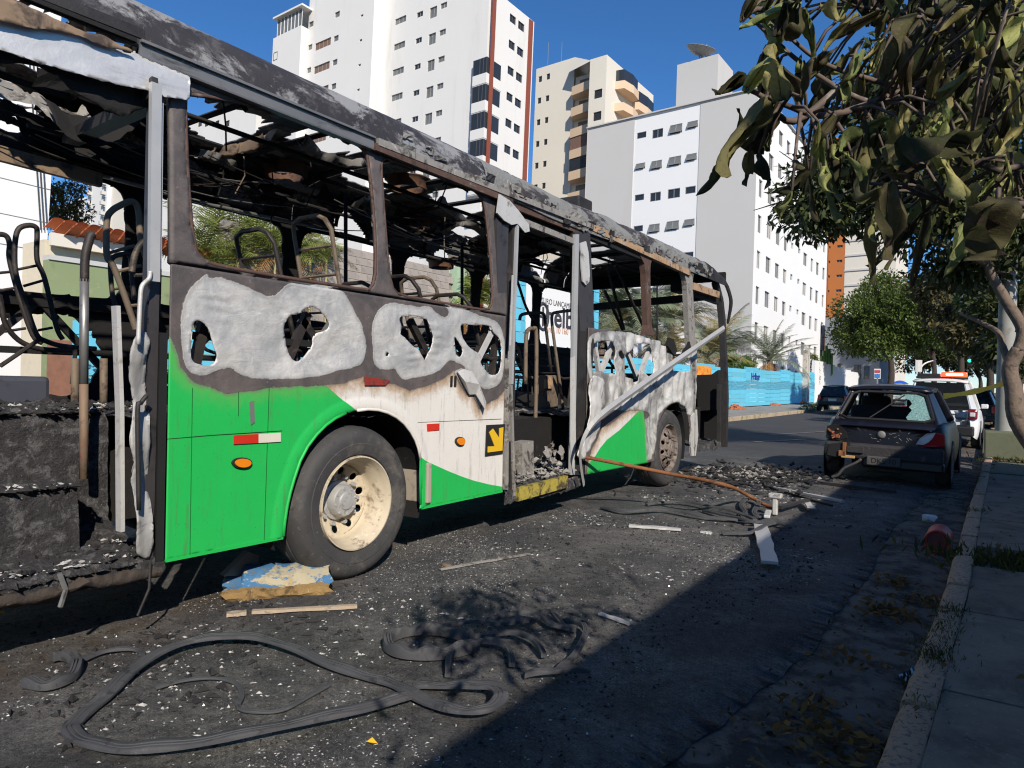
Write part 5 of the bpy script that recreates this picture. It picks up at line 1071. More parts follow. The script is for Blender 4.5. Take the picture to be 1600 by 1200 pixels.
for yw, r_ in ((Y1, .67), (Y2, .66)):
    for x0, x1 in ((BX-.03, BX-.75), (FX+.03, FX+.75)):
        G = np.array([[(x, yw+r_*math.cos(t), RT+.03+r_*math.sin(t)) for t in np.linspace(-.35, PI+.35, 24)] for x in (x0, x1)]); G2 = MB().grid(G)
        G2.add([(x1, yw+r_*math.cos(t), RT+.03+r_*math.sin(t)) for t in np.linspace(-.35, PI+.35, 24)], [tuple(range(24))]); G2.obj('wheel_housing', m_soot, bus, sm=40)
MB().box(onx(648, 752, BX-.12), (.30, .05, .30)).obj('mud_flap', mat('pale_flap', (.36, .31, .25), .85, layers=[((.2, .17, .14), 8, .5, .65)]), bus, bevel=.01)
Pm = [onx(x, y, BX-.35) for x, y in ((350, 900), (388, 862), (405, 868), (402, 885), (386, 900))]; MB().add([tuple(p) for p in Pm]+[(p[0]-.05, p[1], p[2]) for p in Pm], [(0, 1, 2, 3, 4), (9, 8, 7, 6, 5)]+[(i, i+5, (i+1) % 5+5, (i+1) % 5) for i in range(5)]).obj('under_flap', mat('bent_plate', (.26, .22, .18), .8), bus)

# ---- wheels
def wheel(name, y, xo, sgn, rim_m, dish, hubm):
    t = link(name, MB().lathe([(.312, -.02*sgn), (.325, .008*sgn), (.36, .016*sgn), (.395, .020*sgn), (.40, .017*sgn), (.43, .020*sgn), (.465, .010*sgn), (.485, -.012*sgn), (.500, -.04*sgn), (.509, -.065*sgn), (.510, -.10*sgn), (.505, -.105*sgn), (.505, -.115*sgn), (.510, -.12*sgn), (.510, -.16*sgn), (.505, -.165*sgn), (.505, -.175*sgn), (.510, -.18*sgn), (.510, -.22*sgn), (.495, -.26*sgn), (.44, -.285*sgn), (.33, -.275*sgn)], (xo, y, RT), 'x', 72).mesh('tyre', m_tyre, 35), bus)
    dd = -.17*sgn if dish else -.03*sgn
    MB().lathe([(.314, -.01*sgn), (.312, .012*sgn), (.303, .014*sgn), (.297, .0), (.285, -.02*sgn), (.278, -.055*sgn), (.262, -.07*sgn), (.257, dd*.8), (.248, dd), (.238, dd*1.05)], (xo, y, RT), 'x', 64).obj('rim', rim_m, t, sm=50)
    nh = 10; hr_ = .198; hol = lambda a, c: np.maximum.reduce([np.hypot(a, c)-.246, .09-np.hypot(a, c)]+[.027-np.hypot((a-hr_*math.cos(2*PI*k/nh+.2)), (c-hr_*math.sin(2*PI*k/nh+.2))) for k in range(nh)])
    sheet('wheel_disc', np.arange(-.25, .2501, .0125), np.arange(-.25, .2501, .0125), hol, rim_m, t, solid=.012, to3=lambda a, c: np.stack([xo+dd*1.05-(.03*sgn if dish else -.05*sgn)*np.clip((.235-np.hypot(a, c))/.08, 0, 1), y+a, RT+c], 1))
    base = dd-(.03*sgn if dish else -.05*sgn); tip = -.105*sgn if dish else .055*sgn
    MB().lathe([(.135, base), (.133, base+.02*sgn), (.112, base+.03*sgn), (.108, tip-.02*sgn), (.098, tip-.003*sgn), (.06, tip), (.055, tip+.010*sgn), (.03, tip+.014*sgn), (.0, tip+.014*sgn)], (xo, y, RT), 'x', 32).obj('hub', hubm, t, sm=40)
    nb_ = MB()
    for k in range(10):
        a = 2*PI*k/10; nb_.lathe([(.0, .03*sgn), (.014, .03*sgn), (.017, .0), (.017, -.01*sgn)], (xo+base+.012*sgn, y+.158*math.cos(a), RT+.158*math.sin(a)), 'x', 8)
    for k in range(8):
        a = 2*PI*k/8+.2; nb_.lathe([(.0, .016*sgn), (.010, .016*sgn), (.012, .0)], (xo+tip-.012*sgn, y+.088*math.cos(a), RT+.088*math.sin(a)), 'x', 8)
    nb_.obj('wheel_nuts', hubm, t, sm=40, kind='stuff'); return t
wheel('wheel', Y1, BX-.012, 1, m_rim, True, m_hub); wheel('wheel', Y2, BX-.012, 1, m_rimb, False, m_rimb)
wheel('wheel', Y1, FX+.012, -1, m_rimb, True, m_rimb); wheel('wheel', Y2, FX+.012, -1, m_rimb, False, m_rimb)

# ---- seats: tubular frames with ladder backs
def seat_frame(x, y, zt, z0=1.08, w=.42, m=m_tub, lean=.22, rungs=4, mats=None):
    b = MB(); zs = z0+.45; r_ = .017; P = []
    for sx in (-1, 1):
        pts = [(x+sx*w/2, y+lean*(zt-z)/(zt-zs)-lean*.0, z) for z in np.linspace(zt-.10, zs+.06, 5)]
        pts += [(x+sx*w/2, y+lean+.03, zs+.02), (x+sx*w/2, y+lean+.10, zs), (x+sx*w/2, y+lean+.44, zs+.02)]
        P.append(pts)
    loop = list(reversed(P[0]))+[(x-w/2+.03, y-.01, zt-.03), (x-w/2+.10, y-.015, zt), (x+w/2-.10, y-.015, zt), (x+w/2-.03, y-.01, zt-.03)]+P[1]
    b.tube(loop, r_, 7)
    for k in range(rungs):
        t = .22+.62*k/(rungs-1); z = zt+(zs-zt)*t; yy = y+lean*t; b.tube([(x-w/2, yy, z), (x+w/2, yy, z)], .011, 5)
    for yy in (y+lean+.12, y+lean+.40): b.tube([(x-w/2, yy, zs), (x+w/2, yy, zs)], .013, 5)
    for sx in (-1, 1): b.tube([(x+sx*w*.4, y+lean+.40, zs), (x+sx*w*.4, y+lean+.30, z0)], .015, 6); b.tube([(x+sx*w*.4, y+lean+.10, zs), (x+sx*w*.4, y+lean+.14, z0)], .015, 6)
    return b.obj('seat_frame', m, bus, sm=50)
for k in range(1, 10):
    y = 1.75+k*.80
    if 8.9 < y: continue
    for x in (-5.62, -5.15):
        if k < 2: continue
        seat_frame(x, y+rnd.uniform(-.04, .04), (2.18+rnd.uniform(-.05, .06)) if y < 4.9 else 1.86, 1.10 if y < 4.9 else .95, m=m_tub if k < 4 else m_tubb if k % 2 else m_tub, lean=.24)
def traced_seat(loop, rungs, X, r_, m, legs=()):
    b = MB(); P = curve([onx(*p, X) for p in loop], 5); b.tube(P, r_, 8)
    for a, c in rungs: b.tube([onx(*a, X), onx(*c, X)], r_*.6, 6)
    for a, c in legs: b.tube([onx(*a, X), onx(*c, X-.02)], r_*.85, 7)
    b.obj('seat_frame', m, bus, sm=50)
traced_seat([(150, 545), (100, 541), (72, 533), (57, 522), (41, 478), (27, 436), (23, 410), (24, 375), (30, 357), (45, 352), (56, 355), (58, 365), (58, 406), (70, 436), (88, 510), (98, 530)], [((28, 421), (57, 415)), ((37, 447), (68, 438)), ((60, 516), (82, 512))], -5.25, .017, m_tub, legs=[((62, 530), (0, 572)), ((118, 545), (112, 600))])
traced_seat([(120, 548), (70, 546), (45, 540), (25, 528), (8, 505), (0, 470), (-20, 420), (-28, 380), (-20, 368), (-2, 366), (10, 369), (15, 382), (15, 406), (30, 463), (51, 523), (66, 536)], [((-18, 428), (14, 425)), ((-8, 455), (24, 450)), ((8, 518), (40, 513))], -5.55, .018, m_tub)
traced_seat([(212, 514), (196, 466), (177, 416), (167, 399), (167, 346), (174, 330), (190, 320), (204, 315), (213, 319), (217, 335), (218, 358), (221, 380), (228, 402)], [((168, 396), (210, 384)), ((180, 425), (220, 415)), ((200, 478), (224, 476))], -4.3, .019, m_tubb)
traced_seat([(182, 480), (176, 462), (173, 430), (173, 410), (180, 400), (198, 397), (204, 402), (206, 430), (210, 468)], [((177, 452), (208, 448))], -4.7, .016, m_tub)
traced_seat([(206, 425), (211, 398), (222, 380), (236, 378), (244, 388), (247, 412), (246, 470), (243, 540)], [((210, 430), (246, 428))], -3.75, .018, m_tub)
for (x, y, zt, m_) in ((-4.15, 2.92, 2.33, m_tub), (-4.05, 3.32, 2.49, m_tubb), (-3.75, 3.9, 2.12, m_tub), (-4.2, 3.9, 2.10, m_tub), (-4.1, 4.52, 2.22, m_tubb), (-3.72, 4.5, 2.05, m_tub), (-3.8, 7.1, 1.9, m_tub)): seat_frame(x, y, zt, 1.08, w=.40, m=m_)
MB().tube(curve([onx(146, 366, -3.9), onx(142, 368, -3.9), onx(139, 376, -3.9), onx(133, 402, -3.9), onx(132, 440, -3.9)], 4), .022, 9).obj('grab_pole', m_tub, bus, sm=True)
MB().tube([onx(132, 436, -3.9), onx(131, 600, -3.9)], .022, 9).obj('grab_pole', m_galv, bus, sm=True); MB().tube([onx(131, 598, -3.9), onx(131, 748, -3.9)], .0215, 9).obj('grab_pole', mat('flaking_red_tube', (.23, .16, .11), .75, metal=.3, var=.3, vs=14, layers=[((.30, .09, .07), 7, .52, .62), ((.09, .06, .05), 9, .55, .66)]), bus, sm=True)
for x in (117, 162): MB().tube([onx(x, 560, -4.9), onx(x, 648, -4.9)], .025, 8).obj('support_post', m_tubb, bus, sm=True)
for (px, y0, y1, X) in ((540, 345, 470, -4.75), (722, 420, 500, -4.7), (1027, 480, 505, -5.2)): MB().tube([onx(px, y0-40, X), onx(px, y1+70, X)], .018, 7).obj('grab_pole', m_soot, bus, sm=True)
MB().tube(curve([onx(805, 430, -5.2), onx(812, 450, -5.2), onx(822, 480, -5.2), onx(836, 505, -5.2)], 4), .02, 6).obj('grab_pole', m_soot, bus, sm=True)
for a, b_ in (((950, 420), (975, 515)), ((962, 415), (1005, 510)), ((945, 455), (973, 515))): MB().tube([onx(*a, -4.9), onx(*b_, -4.9)], .028, 6).obj('fallen_rail', m_tub, bus, sm=True)
# light steel rails seen through the melted side
for a, b_ in (((470, 500), (500, 545)), ((520, 500), (470, 580)), ((668, 500), (640, 540))): MB().bar(onx(*a, -3.9), onx(*b_, -3.9), .06, .03).obj('fallen_rail', m_galv, bus)

# ---- front end
yf = 11.05
b = MB().bar(ony(915, 481, yf), ony(1127, 461, yf), .06, .12); b.obj('windscreen_bar', m_soot, bus)
MB().box((XC, yf, 3.08), (2.45, .08, .14)).obj('windscreen_header', m_soot, bus); MB().box((XC, yf, .95), (2.46, .08, 1.05)).obj('front_panel', m_soot, bus, bevel=.03)
MB().box((XC-.2, yf-.35, 1.38), (2.0, .5, .28)).obj('dashboard', m_soot, bus, bevel=.05)
MB().bar((FX+.06, yf, .5), (FX+.06, yf, 3.0), .1, .1, up=(0, 1, 0)).obj('corner_post', m_soot, bus)
cp = [ony(1117, 440, yf-.2), ony(1125, 470, yf), ony(1128, 500, yf+.02), ony(1131, 560, yf+.04), ony(1133, 620, yf+.05), ony(1131, 697, yf+.05)]
b = MB()
for a, c in zip(cp[:-1], cp[1:]): b.bar(a, Vector(c)+(Vector(c)-Vector(a)).normalized()*.01, .09, .10, up=(0, 1, 0))
b.obj('corner_post', m_char, bus)
MB().tube(curve([ony(1122, 436, yf-.1), ony(1127, 438, yf+.1), ony(1134, 444, yf+.2), ony(1140, 460, yf+.2), ony(1142, 475, yf+.2), ony(1138, 500, yf+.2), ony(1137, 506, yf+.2)], 5), [.03]*20+[.03, .03, .028, .026, .024, .022, .02, .018, .015, .012, .008], 7).obj('mirror_arm', m_soot, bus, sm=True)
Pd = [ony(x, y, yf-.25) for x, y in ((1089, 586), (1112, 585), (1122, 578), (1125, 640), (1090, 642))]; MB().prism(Pd, lambda p: (tuple(p), (p[0], p[1]+.12, p[2]))).obj('console', m_soot, bus)
rubble('front_steps', [(BX-.03, .36), (BX-.05, .46), (BX-.4, .48), (BX-.42, .8), (BX-.8, .84)], 9.8, 11.0, 95, m_rub, n=40, mesh_n=40, amp=.05)
MB().bar(ony(1124, 600, yf-.35), ony(1123, 690, yf-.35), .05, .04, up=(0, 1, 0)).obj('door_strip', m_char, bus)
MB().bar(onx(1084, 560, BX), onx(1083, 712, BX+.01), .05, .03, up=(0, 1, 0)).obj('door_strip', m_fash, bus)
MB().box((onx(1063, 447, -4.2)[0], onx(1063, 447, -4.2)[1], onx(1063, 447, -4.2)[2]), (.22, .35, .22)).obj('display_box', m_soot, bus, bevel=.02)
patch('melted_trim', [(1078, 650), (1086, 640), (1088, 680), (1084, 712), (1078, 712), (1076, 690)], m_aluw, off=.01, th=.02)
# bent trim strip standing off the side, its foot in the heap by the door
T = [onx(1131, 513, -3.06), onx(1060, 562, -3.08), onx(1000, 604, -3.10), onx(950, 640, -3.12), onx(926, 662, -3.16), onx(912, 685, -3.22), onx(905, 710, -3.27), onx(907, 735, -3.30), onx(911, 757, -3.32)]
T = curve(T, 4); b = MB(); n = len(T); G = np.zeros((n, 3, 3))
for i, p in enumerate(T):
    w = .044 if i < 14 else .044-.018*(i-14)/(n-14)
    for j in range(3): G[i, j] = p+np.array([.02*(1-abs(j-1)), .35*w*(j-1), w*(1-j)*.9])
b.grid(G).obj('bent_trim_strip', m_alum, bus, sm=False).modifiers.new('s', 'SOLIDIFY').thickness = .006
LP2 = [onx(x, y, BX+.05)[1:] for x, y in ((921, 585), (940, 590), (944, 600), (936, 640), (932, 680), (918, 705), (905, 720), (897, 708), (912, 690), (918, 650), (923, 620))]
sheet('hanging_skin', np.arange(6.0, 7.2, .02), np.arange(.5, 1.6, .02), lambda y, z: sdpoly(y, z, smooth(LP2, 1)), m_aluw, bus, solid=.006, to3=lambda y, z: np.stack([BX+.06+.10*(fbm(y*6, z*4, 97)-.5), y, z], 1))
for (a, b_) in (((93, 896), (94, 948)), ((235, 880), (215, 962)), ((905, 735), (912, 757)), ((990, 733), (976, 758))):
    p, q = Vector(onx(*a, BX+.0)), Vector(onx(*b_, BX+.0)); MB().tube([p, (p+q)/2+Vector((.01, .02, 0)), q], .012 if a[0] == 93 else .007, 6).obj('hanging_strip', m_galv if a[0] == 93 else m_char, bus)

# ------------------------------------------------------------ vehicles
m_navyp = mat('scorched_navy_paint', (.006, .0065, .012), .34, metal=.0, var=.3, vs=3, layers=[((.018, .018, .02), 5, .56, .72), ((.10, .10, .10), 18, .73, .78)], spec=.5, bump=(30, .15, .004))
m_black = mat('black_trim', (.012, .012, .013), .6); m_bplas = mat('burnt_plastic', (.03, .028, .03), .7, var=.4, vs=9, layers=[((.11, .105, .10), 8, .58, .70)], bump=(30, .8, .01))
m_shat = mat('shattered_glass', (.15, .29, .28), .5, var=.5, vs=45, layers=[((.42, .58, .55), 70, .56, .62), ((.04, .09, .09), 38, .55, .62)], bump=(70, 1, .01))
m_cglass = mat('car_glass', (.012, .014, .016), .05, var=0, spec=.7)
m_lred = mat('red_lens', (.42, .012, .012), .15, spec=.6); m_lwht = mat('clear_lens', (.55, .55, .56), .15, spec=.6); m_chr = mat('silver_plastic', (.42, .42, .43), .35, metal=.4)
m_seat = mat('car_seat_cloth', (.03, .03, .033), .9); m_stuff = mat('tan_cardboard', (.42, .25, .10), .85, var=.2)
m_crim = mat('alloy_wheel', (.22, .22, .22), .45, metal=.6)
m_clear, nt_c, b_c = newmat('see_through_glass'); tr_c = _n(nt_c, 'ShaderNodeBsdfTransparent'); gl_c = _n(nt_c, 'ShaderNodeBsdfGlossy'); gl_c.inputs['Roughness'].default_value = .05; mx_c = _n(nt_c, 'ShaderNodeMixShader'); mx_c.inputs[0].default_value = .12; tr_c.inputs[0].default_value = (.75, .82, .80, 1)
nt_c.links.new(tr_c.outputs[0], mx_c.inputs[1]); nt_c.links.new(gl_c.outputs[0], mx_c.inputs[2]); nt_c.links.new(mx_c.outputs[0], nt_c.nodes['Material Output'].inputs[0])
CARS = [(0.0, .60, .63, .56, .36, .80), (.03, .68, .72, .64, .28, .86), (.12, .74, .785, .70, .22, .895), (.4, .76, .81, .745, .19, .91), (1.0, .765, .815, .765, .18, .90), (2.0, .765, .815, .765, .18, .885), (2.65, .76, .81, .74, .18, .86), (3.2, .74, .79, .68, .20, .78), (3.55, .68, .73, .58, .24, .69), (3.72, .55, .60, .42, .30, .60)]
def make_car(name, label, cat, body, sx=1, sy=1, sz=1, roofz=1.37, burnt=False, roof_back=.46, rear_top=.40, group=None, glassm=None):
    t = thing(name, (0, 0, 0), label=label, cat=cat, group=group); glassm = glassm or m_cglass
    n = 8; G = []
    for y, wb, wm, wl, zb_, zl in CARS:
        prof = [(wb, zb_), (wm-.02, zb_+.07), (wm, .46), (wm, .56), (wm-.015, .66), (wl+.025, zl-.07), (wl, zl-.012), (wl-.035, zl)]
        G.append([(-x*sx, y*sy, z*sz) for x, z in prof]+[(x*sx, y*sy, z*sz) for x, z in reversed(prof)])
    k = len(G[0]); b = MB(); b.grid(np.array(G))
    b.f += [tuple(range(k-1, -1, -1))]; b.m += [0]; o = len(b.v); nn = len(G)
    hood = [i for i, c in enumerate(CARS) if c[0] >= 2.0]
    for i in hood[:-1]: b.f.append((i*k+n-1, i*k+n, (i+1)*k+n, (i+1)*k+n-1)); b.m.append(0)
    b.f.append(tuple((nn-1)*k+j for j in range(k))); b.m.append(0)
    bo = b.obj('body', body, t, sm=True); ss = bo.modifiers.new('s', 'SUBSURF'); ss.levels = ss.render_levels = 2
    # roof and pillars
    rb, rf = roof_back*sy, 1.72*sy; xr = .53*sx; G = []
    for v in np.linspace(0, 1, 9):
        G.append([((u*xr), rb-.05+(rf-rb+.05)*v, (roofz+.015-.035*abs(u)**2.2-.055*(1-v)**4-.03*v**4)*sz) for u in np.linspace(-1, 1, 9)])
    MB().grid(np.array(G)).obj('roof', body, t, sm=True).modifiers.new('s', 'SOLIDIFY').thickness = .04
    zr = (roofz-.045)*sz; cb = (.665*sx, .12*sy, .885*sz)
    for s in (-1, 1):
        A0, A1 = (s*.70*sx, 2.55*sy, .87*sz), (s*xr, rf, zr); B0, B1 = (s*.735*sx, 1.35*sy, .89*sz), (s*xr, 1.25*sy, zr+.01); C0, C1 = (s*.70*sx, .20*sy, .88*sz), (s*(xr-.005), rb+.0, zr-.02)
        pm = MB(); pm.bar(A0, A1, .06, .06); pm.bar(B0, B1, .09, .04, up=(0, 1, 0))
        pm.add([(s*.735*sx, .62*sy, .895*sz), (s*.66*sx, .10*sy, .87*sz), (s*(xr-.04), rb-.04, zr-.01), (s*xr, rb+.22, zr+.01), (s*.70*sx, .62*sy, .895*sz), (s*.60*sx, .12*sy, .87*sz), (s*(xr-.09), rb-.01, zr-.02), (s*(xr-.04), rb+.22, zr+.01)],
               [(0, 1, 2, 3), (7, 6, 5, 4), (0, 4, 5, 1), (1, 5, 6, 2), (2, 6, 7, 3), (3, 7, 4, 0)])
        pm.bar((s*xr, rb, zr+.005), (s*xr, rf, zr+.005), .04, .05); pm.obj('pillars', body, t, bevel=.025)
        for q in (((.64, .895), (1.31, .89), (1.22, 1.315), (rb/sy+.24, 1.31)), ((1.39, .89), (2.48, .875), (1.75, 1.315), (1.29, 1.32))):
            V = [(s*((.725 if z < 1.1 else .525)*sx), y*sy, z*sz*(roofz/1.37 if z > 1.1 else 1)) for y, z in q]
            MB().add(V, [(0, 1, 2, 3)]).obj('side_window', glassm, t)
        MB().box((s*.83*sx, 2.28*sy, .96*sz), (.17, .10, .12)).obj('mirror', m_chr if burnt else body, t, bevel=.03)
        for yw in (.62*sy, 3.02*sy):
            w = link('wheel', MB().lathe([(.17, .0), (.20, .01), (.26, .012), (.285, -.02), (.29, -.05), (.29, -.14), (.27, -.18), (.1, -.18)], (0, 0, 0), 'x', 28).mesh('tyre', m_tyre, 40), t, mw=Matrix.Translation((s*.80*sx, yw, .29)) @ Matrix.Scale(s, 4, (1, 0, 0)))
            r_ = MB().lathe([(.0, .005), (.05, .006), (.06, -.012), (.14, -.01), (.17, .004), (.18, .0)], (0, 0, 0), 'x', 20).obj('rim', m_crim, w, sm=40); r_.matrix_parent_inverse = Matrix(); 
            MB().lathe([(.31, .004), (.345, .010), (.36, .0), (.345, -.01)], (s*.806*sx, yw, .29), 'x', 32).obj('arch_lip', m_black, t)
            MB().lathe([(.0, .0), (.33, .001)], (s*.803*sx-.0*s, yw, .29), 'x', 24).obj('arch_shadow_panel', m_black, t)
    MB().add([(-.67*sx, 2.52*sy, .885*sz), (.67*sx, 2.52*sy, .885*sz), (xr-.04, rf+.03, zr-.005), (-xr+.04, rf+.03, zr-.005)], [(0, 1, 2, 3)]).obj('windscreen', glassm, t)
    rw = [(-.60*sx, .13*sy, .90*sz), (.60*sx, .13*sy, .90*sz), (xr-.07, rb-.03, zr-.03), (-xr+.07, rb-.03, zr-.03)]
    return t, rw
car, rw = make_car('burnt_hatchback', 'scorched dark navy hatchback with shattered rear window parked at the right kerb', 'car', m_navyp, burnt=True, glassm=m_clear)
# rear window: rubber frame, a shattered remnant, dark cabin beyond
MB().tube([tuple(p) for p in (lambda Q: [a*(1-t)+b*t for a, b in zip(Q, Q[1:]+Q[:1]) for t in (.10, .3, .5, .7, .90)])([np.array(p) for p in rw])], .026, 6, closed=True).obj('window_seal', m_black, car)
lerp = lambda u, v: tuple(np.array(rw[0])*(1-u)*(1-v)+np.array(rw[1])*u*(1-v)+np.array(rw[2])*u*v+np.array(rw[3])*(1-u)*v)
RG = [(.74, .02), (.97, .03), (.985, .5), (.96, .93), (.86, .98), (.74, .97), (.60, .88), (.70, .84), (.78, .74), (.80, .62), (.76, .50), (.79, .40), (.75, .26), (.72, .14)]
V = [lerp(*p) for p in RG]; MB().add(V+[(x, y+.006, z) for x, y, z in V], [tuple(range(len(V))), tuple(range(2*len(V)-1, len(V)-1, -1))]).obj('shattered_window', m_shat, car)
MB().box((0, .55, .80), (1.2, .75, .04)).obj('parcel_shelf', m_black, car); MB().box((.12, .30, .855), (.55, .10, .05), rz=.1).box((.42, .34, .85), (.18, .14, .05), rz=-.3).obj('debris', m_stuff, car)
for x in (-.33, .33): MB().box((x, 1.75, .95), (.44, .12, .55)).obj('front_seat', m_seat, car, bevel=.06); MB().box((x, 1.72, 1.25), (.24, .09, .15)).obj('headrest', m_seat, car, bevel=.04)
MB().box((0, .95, .86), (1.15, .14, .45)).obj('rear_seat', m_seat, car, bevel=.07); MB().box((.35, 2.0, 1.27), (.18, .02, .06)).obj('rear_mirror', m_black, car)
MB().bar(lerp(.33, .06), lerp(.72, .93), .014, .014).obj('rear_wiper', m_black, car)
MB().box((0, -.03, .45), (1.48, .12, .22)).obj('bumper', m_bplas, car, bevel=.04); MB().box((.25, -.02, .30), (1.0, .10, .14)).obj('bumper_skirt', m_navyp, car, bevel=.03)
MB().prism([(-.68, .52), (-.40, .58), (-.40, .40), (-.55, .34), (-.70, .36)], lambda p: ((p[0], -.10, p[1]), (p[0], -.02, p[1]))).obj('bumper_gap', m_black, car)
for (x, z, w, h, m_) in ((-.47, .46, .05, .20, m_rust), (-.42, .36, .18, .04, m_stuff), (-.33, .47, .22, .09, m_bplas), (-.5, .40, .09, .08, m_rust)): MB().box((x, -.115, z), (w, .03, h)).obj('bracket', m_, car, bevel=.008)
pl = MB().box((.03, -.105, .335), (.42, .03, .125)).obj('number_plate', mat('sooty_plate', (.075, .072, .07), .7, layers=[((.05, .05, .05), 9, .5, .65)]), car, bevel=.01)
text('plate_lettering', 'DKS 10', .10, m_black, pl, mw=basis((.03, -.121, .335), (1, 0, 0), (0, 0, 1)), depth=.002)
MB().lathe([(.0, -.022), (.03, -.02), (.05, -.012), (.054, .0)], (-.02, -.012, .70), 'y', 20).obj('emblem', mat('sooty_emblem', (.16, .155, .15), .5), car, sm=True)
MB().tube(curve([(-.25, -.1, .34), (-.32, -.14, .28), (-.45, -.2, .2), (-.52, -.24, .1), (-.60, -.26, .06)], 5), .022, 6).obj('dangling_hose', m_bplas, car, sm=True)
TL = [(.40, .60), (.44, .68), (.52, .755), (.64, .78), (.735, .765), (.745, .60), (.60, .575), (.47, .575)]
tl = MB().prism(TL, lambda p: ((p[0], -.035+.18*max(0, p[0]-.50), p[1]), (p[0]*.98, .12, p[1]))).obj('tail_lamp', m_lred, car, bevel=.012)
MB().prism([(.405, .602), (.445, .682), (.525, .757), (.63, .778), (.60, .70), (.55, .64), (.50, .605)], lambda p: ((p[0], -.040+.18*max(0, p[0]-.50), p[1]), (p[0], -.02, p[1]))).obj('clear_lens', m_lwht, tl)
cav = MB().prism([(-.45, .62), (-.47, .70), (-.54, .775), (-.66, .80), (-.735, .77), (-.745, .60), (-.58, .575)], lambda p: ((p[0], -.030+.18*max(0, -p[0]-.50), p[1]), (p[0]*.98, .1, p[1]))).obj('burnt_lamp_cavity', m_black, car)
rr = random.Random(3)
for k in range(7): MB().bar((rr.uniform(-.72, -.5), -.03, rr.uniform(.6, .76)), (rr.uniform(-.72, -.5), .0, rr.uniform(.6, .76)), .025, .02).obj('melted_lens', m_rust if k % 3 else mat('melted_red', (.35, .08, .04), .6), cav)
fl_ = MB()
for k in range(26):
    x, z = rr.gauss(.22, .22), rr.uniform(.60, .78); L = rr.uniform(.02, .09)
    if abs(x) < .38: fl_.box((x, -.009+.05*max(0, z-.7), z), (L*.6, .004, .005), M=Matrix.Rotation(rr.uniform(-1, 1), 3, 'Y'))
fl_.obj('peeled_paint', m_fash, car, kind='stuff')
car.location = (-1.205, 11.02, 0); car.rotation_euler = (0, R(1.2), R(-.6))
def lamps(t, sx=1, sz=1, m=m_lred, plate=True, zc=.72):
    for s in (-1, 1): MB().box((s*.64*sx, .03, zc*sz), (.16, .12, .26*sz)).obj('tail_lamp', m, t, bevel=.03)
    MB().box((0, -.03, .42*sz), (1.40*sx, .12, .20)).obj('bumper', m_black if plate else m_chr, t, bevel=.04)
    MB().box((0, -.02, .62*sz), (.40, .02, .13)).obj('number_plate', m_chr, t)
def rear_glass(t, rw, m=m_cglass): MB().add(rw, [(0, 1, 2, 3)]).obj('rear_window', m, t)
m_cblk = mat('black_car_paint', (.018, .018, .024), .2, var=.1, spec=.6); m_cwht = mat('white_car_paint', (.66, .66, .66), .3, var=.03, spec=.5); m_csil = mat('silver_car_paint', (.30, .31, .33), .3, metal=.5, var=.05); m_cgry = mat('dark_grey_car_paint', (.05, .052, .06), .25, metal=.3)
pk, rw2 = make_car('parked_car', 'dark hatchback parked on the far left pavement before the white yard wall', 'car', m_cblk, roof_back=.42); rear_glass(pk, rw2); lamps(pk); 
p = onz(1297, 643, .12); pk.location = (p[0]+.1, p[1], .13); pk.rotation_euler = (0, 0, R(2))
pol, rw3 = make_car('police_car', 'white police car with black chequers and glowing red light bar ahead of the burnt hatchback', 'police car', m_cwht, sx=1.06, sy=1.12, sz=1.0, roofz=1.60, roof_back=.28)
rear_glass(pol, rw3)
MB().box((0, -.03, .40), (1.5, .14, .24)).obj('bumper', m_black, pol, bevel=.04)
for s in (-1, 1):
    l_ = MB().box((s*.70, .03, .80), (.20, .14, .26)).obj('tail_lamp', mat('maroon_lens', (.16, .01, .02), .2, spec=.6), pol, bevel=.05); MB().box((s*.70, -.045, .80), (.11, .03, .10)).obj('lamp_window', m_lwht, l_, bevel=.02)
    for i in range(4):
        for j in range(2):
            if (i+j) % 2 == 0: MB().box((s*.50, -.015, .40+.11*i), (.02+.09, .03, .105)) if j else None
for i in range(5): MB().box((.46+.09*(i % 2), -.022, .50+.095*i), (.09, .03, .09)).obj('chequer', m_black, pol)
text('number_lettering', 'I-08122', .15, m_black, pol, mw=basis((.05, -.013, .76), (1, 0, 0), (0, 0, 1)), depth=.004)
MB().box((0, .9, 1.66), (1.1, .25, .06)).obj('light_bar_base', m_black, pol, bevel=.01)
m_lit = mat('lit_red_beacon', (.8, .02, .01), .3, emit=(1, .03, .01, 7)); m_core = mat('lit_red_core', (1, .3, .2), .3, emit=(1, .25, .15, 10))
MB().box((.26, .9, 1.745), (.55, .24, .12)).obj('beacon', m_lit, pol, bevel=.03); MB().box((.27, .77, 1.745), (.36, .02, .05)).obj('beacon_core', m_core, pol, bevel=.01)
MB().box((-.28, .9, 1.72), (.5, .22, .08)).obj('beacon_dark', m_black, pol, bevel=.02); MB().box((0, -.005, 1.02), (1.2, .02, .06)).obj('trim', m_black, pol)
pol.location = (-.98, 19.6, 0); pol.rotation_euler = (0, R(1), R(-1))
for (x, y, m_, lab) in ((-.42, 28.5, m_cgry, 'dark grey parked car with red tail lamp just past the police car'), (-.40, 34.5, m_csil, 'silver parked car, middle of the row beyond the police car'), (-.35, 41, m_cblk, 'farthest black car parked along the right kerb')):
    c, rq = make_car('parked_car', lab, 'car', m_, sy=1.1, roofz=1.40, group='cars parked beyond the police car'); rear_glass(c, rq); lamps(c); c.location = (x, y, 0)
van, rq = make_car('delivery_van', 'white van with blue roof cover parked far down the street', 'van', m_cwht, sx=1.1, sy=1.2, roofz=1.9, roof_back=.2); rear_glass(van, rq); lamps(van)
